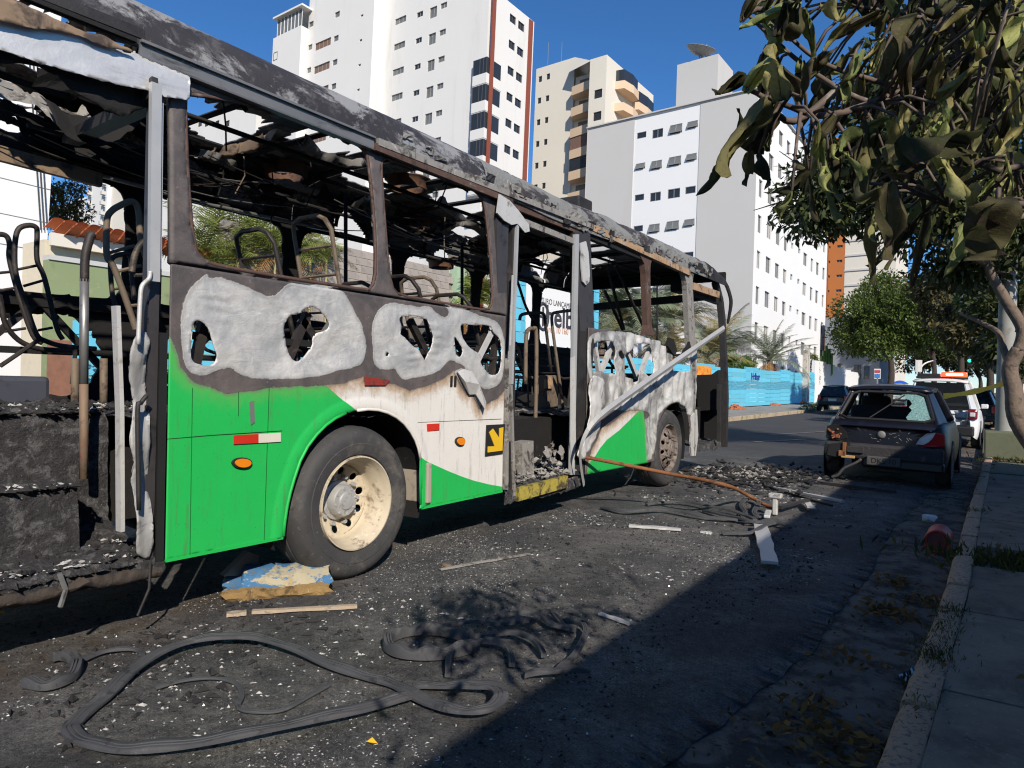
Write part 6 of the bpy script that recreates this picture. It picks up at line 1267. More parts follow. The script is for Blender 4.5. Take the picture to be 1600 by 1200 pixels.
G = np.array([[(x*.62, y, 1.93+.28*(1-(x)**2)*(1-abs(2*v-1)**3)) for x in np.linspace(-1, 1, 7)] for v, y in zip(np.linspace(0, 1, 7), np.linspace(.2, 2.2, 7))]); MB().grid(G).obj('roof_cover', mat('blue_tarp', (.02, .10, .55), .6), van, sm=True)
p = dep(1404, 612, 62); van.location = (p[0], p[1], .0)

# ------------------------------------------------------------ street furniture
m_conc = mat('pole_concrete', (.30, .30, .28), .9, var=.15, vs=4, layers=[((.20, .20, .17), 3, .5, .7)], bump=(40, .3, .005))
pb = ony(1571, 640, 16.2); ul = thing('utility_pole', (pb[0], 16.2, .12), label='grey concrete utility pole on a mossy block, beside the taped tree trunk', cat='utility pole')
MB().lathe([(.165, .55), (.15, 2), (.115, 8.5), (.0, 8.5)], (pb[0], 16.2, 0), 'z', 18).obj('shaft', m_conc, ul, sm=40); MB().box((pb[0]+.15, 16.2, .34), (.95, .9, .52)).obj('base_block', m_slabg, ul, bevel=.03)
MB().box((pb[0], 16.2, 8.0), (1.6, .09, .11)).obj('crossarm', m_conc, ul)
m_tape = mat('yellow_tape', (.95, .55, .05), .5, var=.1); a, b_ = Vector(ony(1589, 592, 14.8)), Vector(dep(1474, 619, 13.5)); tp = MB(); G = np.array([[tuple(a.lerp(b_, t)+Vector((0, .01*math.sin(t*9), -.05*math.sin(PI*t)+s*(.045+.01*math.sin(t*14))))) for s in (-1, 1)] for t in np.linspace(0, 1, 16)])
tp.grid(G); tag(tp.obj('barrier_tape', m_tape), 'yellow police tape stretched from tree trunk towards the burnt hatchback', 'tape')
def pole_arm(name, pts, r_, m, **k): t = thing(name, tuple(pts[0]), **k); MB().tube(curve(pts, 5), r_, 8).obj('pole', m, t, sm=True); return t
q = [dep(1560, 612, 60), dep(1558, 585, 60), dep(1555, 565, 60), dep(1540, 559, 60), dep(1518, 558, 60)]
tl_ = pole_arm('traffic_light', q, .07, m_chr, label='traffic light showing green on a curved arm over the street', cat='traffic light'); c = dep(1515, 564, 60)
MB().box(c, (.36, .3, .95)).obj('signal_head', m_black, tl_, bevel=.04); MB().lathe([(0, -.19), (.14, -.17), (.15, -.15)], (c[0], c[1], c[2]+.02), 'y', 14).obj('green_lamp', mat('lit_green_lamp', (.02, .6, .35), .3, emit=(.03, .9, .5, 1.6)), tl_)
q = [dep(1436, 612, 64), dep(1437, 590, 64), dep(1439, 575, 64), dep(1447, 567, 64), dep(1462, 563, 64)]
t2 = pole_arm('lamp_arm_pole', q, .07, m_cwht, label='white pole with curved arm and twin boxes left of the red beacon', cat='pole'); 
for dx in (-3.2, 2.2): MB().box(dep(1436+dx, 572, 63.8), (.26, .2, 1.1)).obj('signal_box', m_cwht, t2, bevel=.02)
sgn = thing('shop_sign', tuple(dep(1371, 585, 66)), label='small upright pale blue and red sign board below the round tree', cat='sign'); c = dep(1371, 584, 66); MB().box(c, (.55, .08, .95)).obj('board', m_cwht, sgn); MB().box((c[0], c[1]-.05, c[2]-.2), (.45, .03, .35)).obj('blue_panel', mat('sign_blue', (.05, .2, .6), .6), sgn); MB().box((c[0], c[1]-.05, c[2]+.22), (.45, .03, .25)).obj('red_panel', mat('sign_red', (.5, .06, .08), .6), sgn)
MB().bar((c[0], c[1], 0), (c[0], c[1], c[2]), .08, .08).obj('post', m_chr, sgn)
# garden wall, gate posts and concrete posts past the hoarding
gp = onx(1257, 570, -11.4); m_pw = mat('peeling_white_post', (.55, .52, .47), .9, layers=[((.35, .22, .14), 4, .5, .65)])
for i, dx in enumerate((0, .75)): t = tag(MB().box((-11.35, gp[1]+dx, 2.1), (.32, .3, 4.2+.3*i)).obj('gate_post', m_pw), ('peeling white concrete gate post at the end of the cyan hoarding', 'second peeling white gate post, nearer the dark parked car')[i], 'post', group='gate posts after the hoarding')
for i, (px, py, r_) in enumerate(((1205, 634, .55), (1247, 631, .7), (1150, 640, .35))):
    c = onz(px, py, .15); b = MB(); rr = random.Random(i)
    for k in range(70): a_ = rr.uniform(0, 6.3); d = r_*rr.random()**.6; b.box((c[0]+d*math.cos(a_), c[1]+1.6*d*math.sin(a_), .19+.30*(1-d/r_)*rr.random()), (.2, .1, .06), rz=rr.uniform(0, 3), M=Matrix.Rotation(rr.uniform(-.5, .5), 3, 'X'))
    tag(b.obj('brick_rubble', mat('broken_brick', (.42, .15, .07), .95, var=.3, vs=5)), 'broken red brick rubble heaped on the far pavement', 'rubble', kind='stuff')
# ------------------------------------------------------------ plants
def leaf_mesh(name, C, D, N, L, Wd, tint, m, fold=.0):
    """many small rhombic leaves: C base, D direction, N normal"""
    n = len(C); D = D/np.linalg.norm(D, axis=1)[:, None]; X = np.cross(D, N); X /= np.linalg.norm(X, axis=1)[:, None]+1e-9; Zn = np.cross(X, D)
    L = L[:, None]; Wd = Wd[:, None]; V = np.empty((n, 4, 3)); V[:, 0] = C; V[:, 1] = C+D*L*.45+X*Wd*.5; V[:, 2] = C+D*L-Zn*L*.12; V[:, 3] = C+D*L*.45-X*Wd*.5
    me = bpy.data.meshes.new(name); me.vertices.add(4*n); me.vertices.foreach_set('co', V.ravel()); me.loops.add(4*n); me.loops.foreach_set('vertex_index', np.arange(4*n))
    me.polygons.add(n); me.polygons.foreach_set('loop_start', np.arange(n)*4); me.polygons.foreach_set('loop_total', np.full(n, 4)); me.materials.append(m)
    a = me.color_attributes.new('tint', 'FLOAT_COLOR', 'POINT'); T = np.ones((n, 4, 4)); T[:, :, :3] = tint[:, None, :]; a.data.foreach_set('color', T.ravel()); me.update(); me.validate(); return me
def n3(P, f, s): return (fbm(P[:, 0]*f, P[:, 1]*f, s, 3)+fbm(P[:, 1]*f+7, P[:, 2]*f, s+3, 3)+fbm(P[:, 2]*f, P[:, 0]*f+3, s+5, 3))/3
def crown(blobs, n, L, m, seed, par, tintc=((.7, .8, .6), (1.25, 1.15, 1.0)), gap=.46, shell=.55, flat=0, droop=.3, name='crown'):
    rs = np.random.RandomState(seed); vol = np.array([b[1][0]*b[1][1]*b[1][2] for b in blobs])**.7; pick = rs.choice(len(blobs), n*2, p=vol/vol.sum())
    d = rs.normal(size=(n*2, 3)); d /= np.linalg.norm(d, axis=1)[:, None]; r = (shell+(1-shell)*rs.rand(n*2))**1.0; c = np.array([b[0] for b in blobs])[pick]; s = np.array([b[1] for b in blobs])[pick]
    P = c+d*s*r[:, None]; keep = n3(P, 1.6/np.mean(s), seed) > gap; P, d = P[keep][:n], d[keep][:n]; k = len(P)
    D = d+rs.normal(size=(k, 3))*.8; D[:, 2] -= droop; N = d*.5+rs.normal(size=(k, 3))*.6+np.array([0, 0, .8])
    t = rs.rand(k, 1)*.7+.3*n3(P, 3/np.mean(s), seed+9)[:, None]; tint = np.array(tintc[0])*(1-t)+np.array(tintc[1])*t
    return link(name, leaf_mesh(name, P, D, N, L*(.7+.6*rs.rand(k)), L*(.35+.2*rs.rand(k)), tint, m), par)
def leafmat(name, col, rough=.5, trans=.25):
    m = mat(name, col, rough, var=.2, vs=.6, tint=True, spec=.35); nt = m.node_tree; b = nt.nodes['Principled BSDF']; out = nt.nodes['Material Output']
    tr = _n(nt, 'ShaderNodeBsdfTranslucent'); nt.links.new(b.inputs['Base Color'].links[0].from_socket, tr.inputs[0]); mx = _n(nt, 'ShaderNodeMixShader'); mx.inputs[0].default_value = trans
    nt.links.new(b.outputs[0], mx.inputs[1]); nt.links.new(tr.outputs[0], mx.inputs[2]); nt.links.new(mx.outputs[0], out.inputs[0]); return m
m_lg = leafmat('tree_leaf_green', (.085, .12, .028)); m_ld = leafmat('tree_leaf_dark', (.050, .062, .022), trans=.2); m_lb = leafmat('tree_leaf_brownish', (.10, .085, .040)); m_bark = mat('bark', (.17, .125, .095), .9, var=.35, vs=5, layers=[((.08, .06, .045), 6, .5, .65), ((.27, .23, .18), 9, .6, .7)], bump=(18, .9, .02))
m_barkd = mat('dark_bark', (.055, .042, .034), .95, var=.3, vs=6, bump=(18, .8, .02))
def limb(b, P, r0, r1, n=8): P = curve(P, 5); k = len(P); b.tube(P, [r0+(r1-r0)*i/(k-1) for i in range(k)], n)
def twigs(b, cs, seed, n, r=.03):
    rs = random.Random(seed)
    for k in range(n):
        a = Vector(cs[rs.randrange(len(cs))]); d = Vector((rs.gauss(0, 1), rs.gauss(0, 1), rs.gauss(.2, .6))).normalized(); L = rs.uniform(.5, 1.6); mid = a+d*L*.5+Vector((rs.gauss(0, .12), rs.gauss(0, .12), rs.gauss(0, .12))); b.tube([a, mid, a+d*L], [r, r*.7, r*.3], 4)
# dark street tree over the police car; its trunk carries the tape
t1 = thing('street_tree', (.85, 14.8, .1), label='dark street tree with crooked brown trunk tied with yellow tape', cat='tree')
tb = lambda px, py, Y: tuple(ony(px, py, Y)); b = MB()
limb(b, [(.92, 14.9, .05), tb(1592, 660, 14.9), tb(1584, 610, 14.9), tb(1578, 575, 14.9), tb(1592, 545, 14.9)], .16, .11); limb(b, [tb(1592, 548, 14.9), tb(1598, 515, 14.9), tb(1575, 475, 14.8), tb(1555, 440, 14.7), tb(1535, 400, 14.5), tb(1500, 350, 14.2), tb(1440, 300, 13.8)], .11, .05)
limb(b, [tb(1582, 580, 14.9), tb(1568, 545, 15.2), tb(1560, 520, 15.4), tb(1535, 505, 15.8), tb(1500, 490, 16)], .07, .03); limb(b, [tb(1595, 520, 14.9), tb(1612, 440, 14.9), tb(1600, 330, 14.8), tb(1560, 200, 14.5)], .09, .04); limb(b, [tb(1540, 410, 14.5), tb(1450, 370, 13.6), tb(1350, 310, 13), tb(1280, 280, 12.7)], .07, .03)
B1 = [(tb(1330, 290, 13.0), (1.3, 1.6, .75)), (tb(1280, 330, 12.6), (.75, 1.2, .5)), (tb(1400, 230, 13.4), (1.5, 1.8, 1.0)), (tb(1470, 330, 14), (1.4, 1.6, .8)), (tb(1540, 190, 14.2), (1.6, 1.8, 1.2)), (tb(1440, 130, 13.4), (1.3, 1.7, .9)), (tb(1600, 320, 15), (1.3, 1.6, 1.2)), (tb(1545, 60, 14), (1.8, 1.8, 1.2)), (tb(1500, 420, 15.4), (.9, 1.2, .45)), (tb(1640, 100, 14.5), (1.8, 2, 1.8))]
twigs(b, [c for c, s in B1], 4, 70, .022); b.obj('trunk', m_bark, t1, sm=True)
crown(B1, 38000, .15, m_ld, 5, t1, gap=.40, shell=.15, droop=.5)
# round green tree far left, behind it others
def tree(name, label, px, py, D, rx, rz, m, n, L, seed, trunk=True, gap=.44, mb=m_barkd, grp=None, lobes=9, **k):
    c = Vector(dep(px, py, D)); t = thing(name, (c.x, c.y, 0), label=label, cat='tree', group=grp); rs = random.Random(seed); bl = [(tuple(c), (rx*.75, rx*.75, rz*.75))]
    for i in range(lobes): a = 2*PI*i/lobes+rs.uniform(-.3, .3); h = rs.uniform(-.75, .8); q = math.sqrt(max(.1, 1-h*h))*.68; bl.append(((c.x+rx*q*math.cos(a), c.y+rx*q*math.sin(a), c.z+rz*h*.75), (rx*rs.uniform(.32, .48), rx*rs.uniform(.32, .48), rz*rs.uniform(.28, .42))))
    if trunk:
        b = MB(); limb(b, [(c.x, c.y, 0), (c.x+.05*rx, c.y, c.z*.4), (c.x-.04*rx, c.y, c.z-.3*rz), (c.x, c.y, c.z+.3*rz)], .055*rx+.08, .04)
        for i in range(6): a = rs.uniform(0, 6.3); limb(b, [(c.x, c.y, c.z*.55), (c.x+rx*.3*math.cos(a), c.y+rx*.3*math.sin(a), c.z-.2*rz), (c.x+rx*.7*math.cos(a), c.y+rx*.7*math.sin(a), c.z+rz*rs.uniform(-.1, .5))], .03*rx, .02)
        b.obj('trunk', mb, t, sm=True)
    crown(bl, n, L, m, seed, t, gap=gap, **k); return t
tree('round_tree', 'rounded bright green tree on the left side down the street', 1390, 496, 58, 4.5, 4.7, m_lg, 26000, .30, 21, shell=.50, droop=.2, lobes=16, gap=.47)
tree('round_tree', 'darker green tree rising behind the right of the round green one', 1458, 505, 70, 4.2, 3.6, m_lg, 11000, .38, 22, tintc=((.5, .6, .45), (.9, .9, .7)), shell=.6)
for i, (px, py, D, rx, rz, m, lab) in enumerate(((1500, 455, 40, 2.6, 2.4, m_lb, 'brownish sparse tree left of the taped trunk, beyond it'), (1545, 500, 34, 2.4, 2.2, m_lb, 'ochre-tinged tree with bare twigs behind the utility pole'), (1590, 430, 28, 2.2, 2.6, m_lg, 'green tree at the right edge behind the taped trunk'), (1480, 545, 95, 4.5, 3.0, m_ld, 'dark low tree closing the end of the street by the traffic light'), (1530, 560, 100, 5, 3.2, m_ld, 'dark tree mass at the street end right of the traffic light'), (1440, 560, 105, 4.5, 2.6, m_lb, 'reddish brown tree at the street end above the white pole'), (1575, 545, 60, 3.4, 3.0, m_ld, 'dark evergreen street tree behind the utility pole'), (1620, 500, 22, 2.0, 2.6, m_ld, 'shaded tree cut by the right edge of the view'))):
    tree('street_tree', lab, px, py, D, rx, rz, m, 7500, .22+.0022*D, 30+i, gap=.42 if m is not m_lb else .50, grp='trees along the far street', shell=.4)
tree('ficus_tree', 'olive tree crown between the white building and the balcony tower', 98, 318, 30, 1.1, 1.9, m_lb, 3500, .16, 60, tintc=((.7, .8, .4), (1.3, 1.2, .6)))
# columnar cactus and creepers by the grey house
ct = thing('cactus', tuple(onx(1292, 595, -12.2)), label='tall branching green cactus in front of the blue-grey building', cat='cactus'); b = MB(); mc = mat('cactus_green', (.16, .26, .05), .6)
for dx, y0, y1 in ((0, 600, 540), (4, 580, 545), (-4, 575, 548), (8, 590, 552), (-7, 590, 556)): b.tube([tuple(dep(1291+dx*.4, y0, 62)), tuple(dep(1291+dx, y0-6, 62)), tuple(dep(1291+dx, y1, 62))], .13, 7)
b.obj('stems', mc, ct, sm=True)
cr = thing('creeper', tuple(dep(1272, 610, 58)), label='hanging ochre-green creeper on the white yard wall', cat='creeper'); crown([(tuple(dep(1270, 572, 58)), (.5, .5, 1.1)), (tuple(dep(1275, 590, 58)), (.3, .3, .9)), (tuple(dep(1266, 560, 58)), (.5, .5, .4))], 1600, .16, m_lg, 70, cr, tintc=((1, .9, .5), (1.6, 1.3, .6)), name='foliage')
bu = thing('bush', tuple(dep(1157, 575, 45)), label='bright green bush above the cyan hoarding by the bus front', cat='bush'); crown([(tuple(dep(1155, 566, 45)), (.8, .8, .6)), (tuple(dep(1145, 555, 45)), (.6, .6, .5)), (tuple(dep(1168, 570, 45)), (.6, .6, .4))], 3000, .13, m_lg, 71, bu, tintc=((.6, 1.1, .4), (1.2, 1.7, .7)), name='foliage')
crown([((-8.35, 41+.9*k, .2), (.25, .6, .18)) for k in range(8)]+[((-8.3, 46.0, .35), (.4, .5, .4))], 1500, .10, m_lg, 72, None, name='verge_weeds')['kind'] = 'stuff'
# palms: arching fronds, each frond its own piece
m_pg = mat('palm_grey_green', (.17, .20, .12), .55, var=.2, vs=2, obj_random=.25, spec=.3); m_po = mat('palm_ochre', (.24, .19, .065), .6, var=.2, vs=2, obj_random=.3); m_py = mat('areca_yellow_green', (.155, .185, .035), .5, var=.2, vs=2, obj_random=.35); m_pdry = mat('dry_frond', (.34, .17, .05), .8, var=.2, obj_random=.2)
def frond_mesh(L, w, n, droop, m, seed, hang=.35):
    rs = random.Random(seed); b = MB(); P = []; 
    for i in range(11): t = i/10; P.append(Vector((L*(t-.18*droop*t*t), 0, L*(.34*t-droop*.75*t*t))))
    b.tube(P, [.018*L*.35*(1-.85*i/10)+.003 for i in range(11)], 4)
    for i in range(n):
        t = .12+.88*i/(n-1); f = t*10; a = P[int(f)] if f >= 10 else P[int(f)].lerp(P[int(f)+1], f-int(f)); d = (P[min(10, int(f)+1)]-P[max(0, int(f)-0)]) if f < 10 else P[10]-P[9]; d.normalize()
        ll = w*math.sin(PI*(.12+.80*t))**.7*rs.uniform(.85, 1.1)
        for s in (-1, 1):
            dr = (d*.75+Vector((0, s, -hang+rs.uniform(-.2, .25)))).normalized(); e = a+dr*ll; e2 = a+dr*ll*.5+Vector((0, 0, .06*ll)); ww = max(.016, .055*w); pn = d*ww
            b.add([a-pn*.5, a+pn*.5, e2+pn*.6, e, e2-pn*.6], [(0, 1, 2, 4), (2, 3, 4)])
    return b.mesh('frond', m)
FR = {}
def palm(name, label, c, L, nf, m, seed, trunk=None, w=.30, dry=0, up=.55, droop=1.0, grp=None, n=36, m2=None):
    t = thing(name, (c[0], c[1], 0), label=label, cat='palm', group=grp); rs = random.Random(seed)
    if trunk: b = MB(); limb(b, [(c[0]+trunk[1], c[1], 0), (c[0]+trunk[1]*.3, c[1], c[2]*.6), tuple(c)], trunk[0], trunk[0]*.8); b.obj('trunk', trunk[2] if len(trunk) > 2 else m_bark, t, sm=True)
    for k in range(nf+dry):
        mm = m if k < nf else m_pdry
        if m2 and k % 3 == 0 and k < nf: mm = m2
        v = k % 3; key = (round(L, 1), w, mm.name, v, n, droop)
        if key not in FR: FR[key] = frond_mesh(L, w*L, n, droop*(.55+.3*v), mm, 100+v)
        a = 2*PI*k*.382+rs.uniform(-.2, .2); el = (up*90*(1-k/nf)-10 if k < nf else -50); 
        link('frond', FR[key], t, mw=Matrix.Translation(c) @ Matrix.Rotation(a, 4, 'Z') @ Matrix.Rotation(-R(el+rs.uniform(-8, 8)), 4, 'Y') @ Matrix.Rotation(rs.uniform(-.5, .5), 4, 'X') @ Matrix.Scale(rs.uniform(.8, 1.1), 4))
    return t
palm('date_palm', 'grey-green date palm with long arching fronds behind the end of the hoarding', dep(1203, 565, 52), 3.9, 30, m_pg, 1, (.28, 0), w=.17, dry=7, up=.85, droop=.75)
palm('date_palm', 'date palm right behind the front door post of the bus', dep(1105, 560, 44), 3.8, 24, m_pg, 2, (.26, 0), w=.20, dry=4, up=.8, droop=.8, m2=m_po)
palm('date_palm', 'ochre date palm seen through the front bus windows', dep(1040, 548, 40), 3.2, 22, m_po, 3, (.24, 0), w=.24, dry=5, up=.7)
palm('coconut_palm', 'green feathery palm seen under the front roof of the bus', dep(985, 510, 36), 3.4, 24, m_pg, 4, (.2, 0), w=.24, up=.75)
palm('coconut_palm', 'tall thin palm crown above the others, seen beside the front window post', dep(1053, 447, 60), 2.6, 16, m_pg, 7, (.14, 0), w=.24, up=.5)
palm('coconut_palm', 'palm just left of the bus front pillar, fronds hanging', dep(940, 530, 33), 2.6, 18, m_pg, 6, (.2, 0), w=.26, up=.7, m2=m_po)
palm('coconut_palm', 'broad grey-green palm filling the window ahead of the middle door', dep(962, 488, 34), 3.6, 28, m_pg, 11, (.2, 0), w=.24, up=.8)
palm('date_palm', 'pale date palm between the two front window pillars', dep(1048, 500, 41), 3.6, 28, m_pg, 12, (.24, 0), w=.22, up=.8, m2=m_po)
palm('date_palm', 'pale date palm left of the bright green bush', dep(1128, 545, 50), 3.8, 28, m_pg, 13, (.26, 0), w=.2, up=.8, dry=4)
palm('coconut_palm', 'bright palm with orange dry fronds seen by the middle bus pillar', dep(712, 470, 23), 2.2, 22, m_py, 8, (.14, 0), w=.26, dry=8, up=.8)
palm('coconut_palm', 'second bright palm left of the billboard, behind the hoarding', dep(745, 475, 25), 2.0, 18, m_py, 9, (.12, 0), w=.26, dry=5, up=.8)
for i, (px, py, D, L) in enumerate(((318, 400, 14.6, 1.25), (345, 372, 15.2, 1.45), (372, 410, 14.8, 1.2), (400, 385, 15.4, 1.4), (430, 395, 15.0, 1.2), (455, 405, 15.6, 1.2), (485, 400, 16.2, 1.0), (335, 430, 14.4, 1.0), (510, 405, 16.8, .9))):
    palm('areca_palm', ['yellow-green areca palm at the left edge of the first bus window', 'tallest yellow-green areca palm in the first bus window', 'low areca palm right of the tallest one', 'areca palm above the burnt seat loop', 'areca palm between the two seat loops', 'areca palm left of the block wall top', 'small areca tuft over the block wall', 'lowest areca palm near the window corner', 'sparse areca tuft right over the block wall'][i], dep(px, py, D), L, 15, m_py, 40+i, (.035, .02, mat('cane_yellow', (.42, .34, .16), .7)), w=.30, up=1.0, dry=1, grp='areca palms behind the bus', n=18, droop=.8)

# ------------------------------------------------------------ wilted broad-leaved branch close to the viewer
m_wl = mat('wilted_leaf', (.31, .35, .13), .6, var=.3, vs=14, layers=[((.085, .065, .045), 11, .54, .70), ((.36, .29, .09), 16, .58, .72), ((.27, .20, .14), 8, .60, .75)], obj_random=.45, bump=(60, .4, .004), spec=.3)
m_wd = mat('scorched_leaf', (.090, .098, .042), .7, var=.35, vs=12, layers=[((.15, .11, .08), 10, .5, .66), ((.15, .17, .06), 9, .54, .68)], obj_random=.5, bump=(60, .5, .004), spec=.25)
for m in (m_wl, m_wd):
    nt = m.node_tree; b = nt.nodes['Principled BSDF']; tr = _n(nt, 'ShaderNodeBsdfTranslucent'); nt.links.new(b.inputs['Base Color'].links[0].from_socket, tr.inputs[0]); mx = _n(nt, 'ShaderNodeMixShader'); mx.inputs[0].default_value = .42
    nt.links.new(b.outputs[0], mx.inputs[1]); nt.links.new(tr.outputs[0], mx.inputs[2]); nt.links.new(mx.outputs[0], nt.nodes['Material Output'].inputs[0])
def big_leaf(seed, m):
    rs = random.Random(seed); nu, nv = 15, 9; G = np.zeros((nu, nv, 3)); fold = rs.uniform(.9, 1.9); curl = rs.uniform(-.5, .9); tw = rs.uniform(-2.6, 2.6); ph = rs.uniform(0, 6); wv = rs.uniform(.06, .14)
    for i in range(nu):
        t = i/(nu-1); w = .24*(math.sin(PI*min(1, t*.93+.05))**.62)*(1-.35*t*t)*(1 if t < .985 else .2)*(1+.22*math.sin(5*t+ph)+.10*math.sin(17*t+2*ph)); ang = curl*t*t*1.6; yy = math.sin(ang)/max(abs(ang), 1e-3)*t if abs(ang) > 1e-3 else t; zz = (1-math.cos(ang))/max(abs(ang), 1e-3)*t*(1 if curl > 0 else -1); tt = tw*t*t
        for j in range(nv):
            s = (j-(nv-1)/2)/((nv-1)/2); fa = fold*abs(s)+.5*fold*abs(s)**2*t; x = s*w*math.cos(fa*.8); z = -abs(s)*w*math.sin(fa*.8)*-1+wv*math.sin(ph+9*t+3*s)*abs(s)**1.5+.012*math.sin(38*t-abs(s)*6)*(abs(s))
            G[i, j] = (x*math.cos(tt)-z*math.sin(tt), yy, zz+x*math.sin(tt)+z*math.cos(tt))
    b = MB(); b.grid(G); b.tube([tuple(G[i, 4]+np.array([0, 0, .006])) for i in range(nu)], [.010*(1-.8*i/nu) for i in range(nu)], 4); return b.mesh('leaf', m, True)
BL = [big_leaf(200+k, m_wl) for k in range(12)]+[big_leaf(220+k, m_wd) for k in range(9)]
nt_ = thing('broadleaf_tree', (1.35, 1.9, .1), label='near tree with large wilted drooping green and brown leaves hanging over the road', cat='tree')
ZA = lambda x, y: (1060+x/3.748, y/3.748)
ZB = lambda x, y: (1200+x/4, y/4)
ZC = lambda x, y: (1200+x/4, 300+y/4)
LV = [(*ZA(365, 130), *ZA(215, 440), 24, 1.05, 1), (*ZA(465, 65), *ZA(320, 395), 22, 1.1, 0), (*ZA(500, 80), *ZA(480, 325), 19, 1.1, 0), (*ZA(640, 100), *ZA(475, 415), 22, 1.05, 1), (*ZA(590, 250), *ZA(510, 500), 15, 1.1, 0), (*ZA(570, 420), *ZA(645, 545), 8, 1.1, 0),
      (*ZA(690, 50), *ZA(690, 440), 38, 1.0, 1), (*ZA(740, 50), *ZA(810, 340), 20, 1.0, 0), (*ZA(425, 450), *ZA(145, 640), 22, 1.05, 1), (*ZA(390, 545), *ZA(140, 925), 32, 1.0, 0), (*ZA(520, 580), *ZA(60, 1045), 36, .98, 0), (*ZA(480, 570), *ZA(400, 870), 40, 1.05, 1), (*ZA(570, 560), *ZA(500, 900), 44, 1.0, 1),
      (*ZA(600, 570), *ZA(640, 870), 28, .95, 0), (*ZA(340, 850), *ZA(320, 1035), 11, 1.0, 1), (*ZA(260, 950), *ZA(225, 1105), 20, 1.02, 1), (*ZA(420, 880), *ZA(400, 1035), 18, 1.0, 1), (*ZA(470, 900), *ZA(600, 1095), 22, .98, 1), (*ZA(520, 880), *ZA(560, 1010), 15, 1.0, 0), (*ZA(690, 640), *ZA(720, 900), 18, 1.0, 1), (*ZA(800, 420), *ZA(680, 555), 14, 1.05, 1),
      (*ZA(920, 680), *ZA(780, 865), 26, .95, 1), (*ZA(900, 850), *ZA(875, 970), 9, 1.0, 0), (*ZA(835, 980), *ZA(795, 1165), 13, .95, 0), (*ZA(770, 1000), *ZA(640, 1190), 24, 1.0, 1), (*ZA(985, 590), *ZA(990, 770), 13, 1.0, 0), (*ZA(840, 30), *ZA(960, 230), 20, 1.0, 0), (*ZA(560, 0), *ZA(520, 55), 14, 1.1, 0), (*ZA(630, 150), *ZA(600, 320), 16, 1.1, 1), (*ZA(720, 400), *ZA(690, 480), 12, 1.05, 0),
      (*ZB(650, 150), *ZB(650, 350), 18, 1.1, 0), (*ZB(760, 470), *ZB(640, 800), 26, 1.0, 1), (*ZB(790, 720), *ZB(880, 900), 20, .95, 0), (*ZB(1060, 650), *ZB(850, 930), 24, .95, 0), (*ZB(850, 920), *ZB(580, 1210), 34, .9, 1), (*ZB(870, 950), *ZB(900, 1200), 34, .9, 1), (*ZB(1220, 0), *ZB(960, 360), 44, .85, 1), (*ZB(1510, 0), *ZB(1370, 380), 40, .8, 1), (*ZB(1330, 380), *ZB(1150, 480), 30, .9, 1), (*ZB(830, 320), *ZB(790, 460), 18, 1.05, 0), (*ZB(1080, 960), *ZB(1160, 1130), 30, .9, 0),
      (*ZB(310, 850), *ZB(340, 1200), 20, .95, 0), (*ZC(560, -60), *ZC(560, 260), 34, .9, 1), (*ZC(760, -60), *ZC(710, 480), 36, .85, 1), (*ZC(1440, 40), *ZC(1400, 610), 92, .72, 1), (*ZC(1130, 20), *ZC(1120, 200), 26, .85, 0), (*ZC(1180, -40), *ZC(1080, 190), 36, .85, 1), (*ZC(150, -10), *ZC(90, 175), 12, .95, 0), (*ZB(1600, 560), *ZB(1330, 760), 26, .85, 0), (*ZB(1250, 900), *ZB(1540, 950), 40, .85, 1), (*ZB(1000, 820), *ZB(1080, 1120), 26, .9, 0), (*ZB(120, 20), *ZB(30, 330), 22, 1.0, 1), (*ZB(40, 340), *ZB(100, 580), 14, 1.05, 0), (*ZB(280, 440), *ZB(160, 600), 14, 1.05, 1)]
rl = random.Random(17)
for k in range(246):
    x = 1230+360*rl.random()**.8+rl.uniform(-20, 60); y = rl.uniform(-70, 350)-max(0, 1340-x)*.45; a = rl.gauss(PI/2+.30, .42); L = rl.uniform(50, 125)
    LV.append((x, y, x+L*math.cos(a), y+L*math.sin(a), L*rl.uniform(.17, .29), rl.uniform(.9, 1.35), rl.random() < .5))
tips = []
for i, (bx, by, tx, ty, w, D, dark) in enumerate(LV):
    a = Vector(dep(bx, by, D)); b_ = Vector(dep(tx, ty, D+rl.uniform(-.06, .06))); y = b_-a; L = y.length; y.normalize(); vz = -Vector(ray((bx+tx)/2, (by+ty)/2)).normalized()
    z = (vz+Vector((rl.gauss(0, .35), rl.gauss(0, .35), rl.gauss(0, .3)))); z = (z-y*z.dot(y)).normalized(); x = y.cross(z)
    ws = (w*D/FPX)/.36*(1.6 if i < 56 else 1.1); M_ = Matrix(((x.x*ws, y.x*L, z.x*ws, a.x), (x.y*ws, y.y*L, z.y*ws, a.y), (x.z*ws, y.z*L, z.z*ws, a.z), (0, 0, 0, 1)))
    link('leaf', BL[12+i % 9] if dark else BL[i % 12], nt_, mw=M_); tips.append(a)
b = MB(); root = [Vector((1.35, 1.9, .1)), Vector((1.28, 1.85, 1.0)), Vector((1.15, 1.75, 1.7)), Vector((.85, 1.6, 2.1))]
limb(b, root, .06, .012, 10); D1 = lambda x, y, d: Vector(dep(x, y, d))
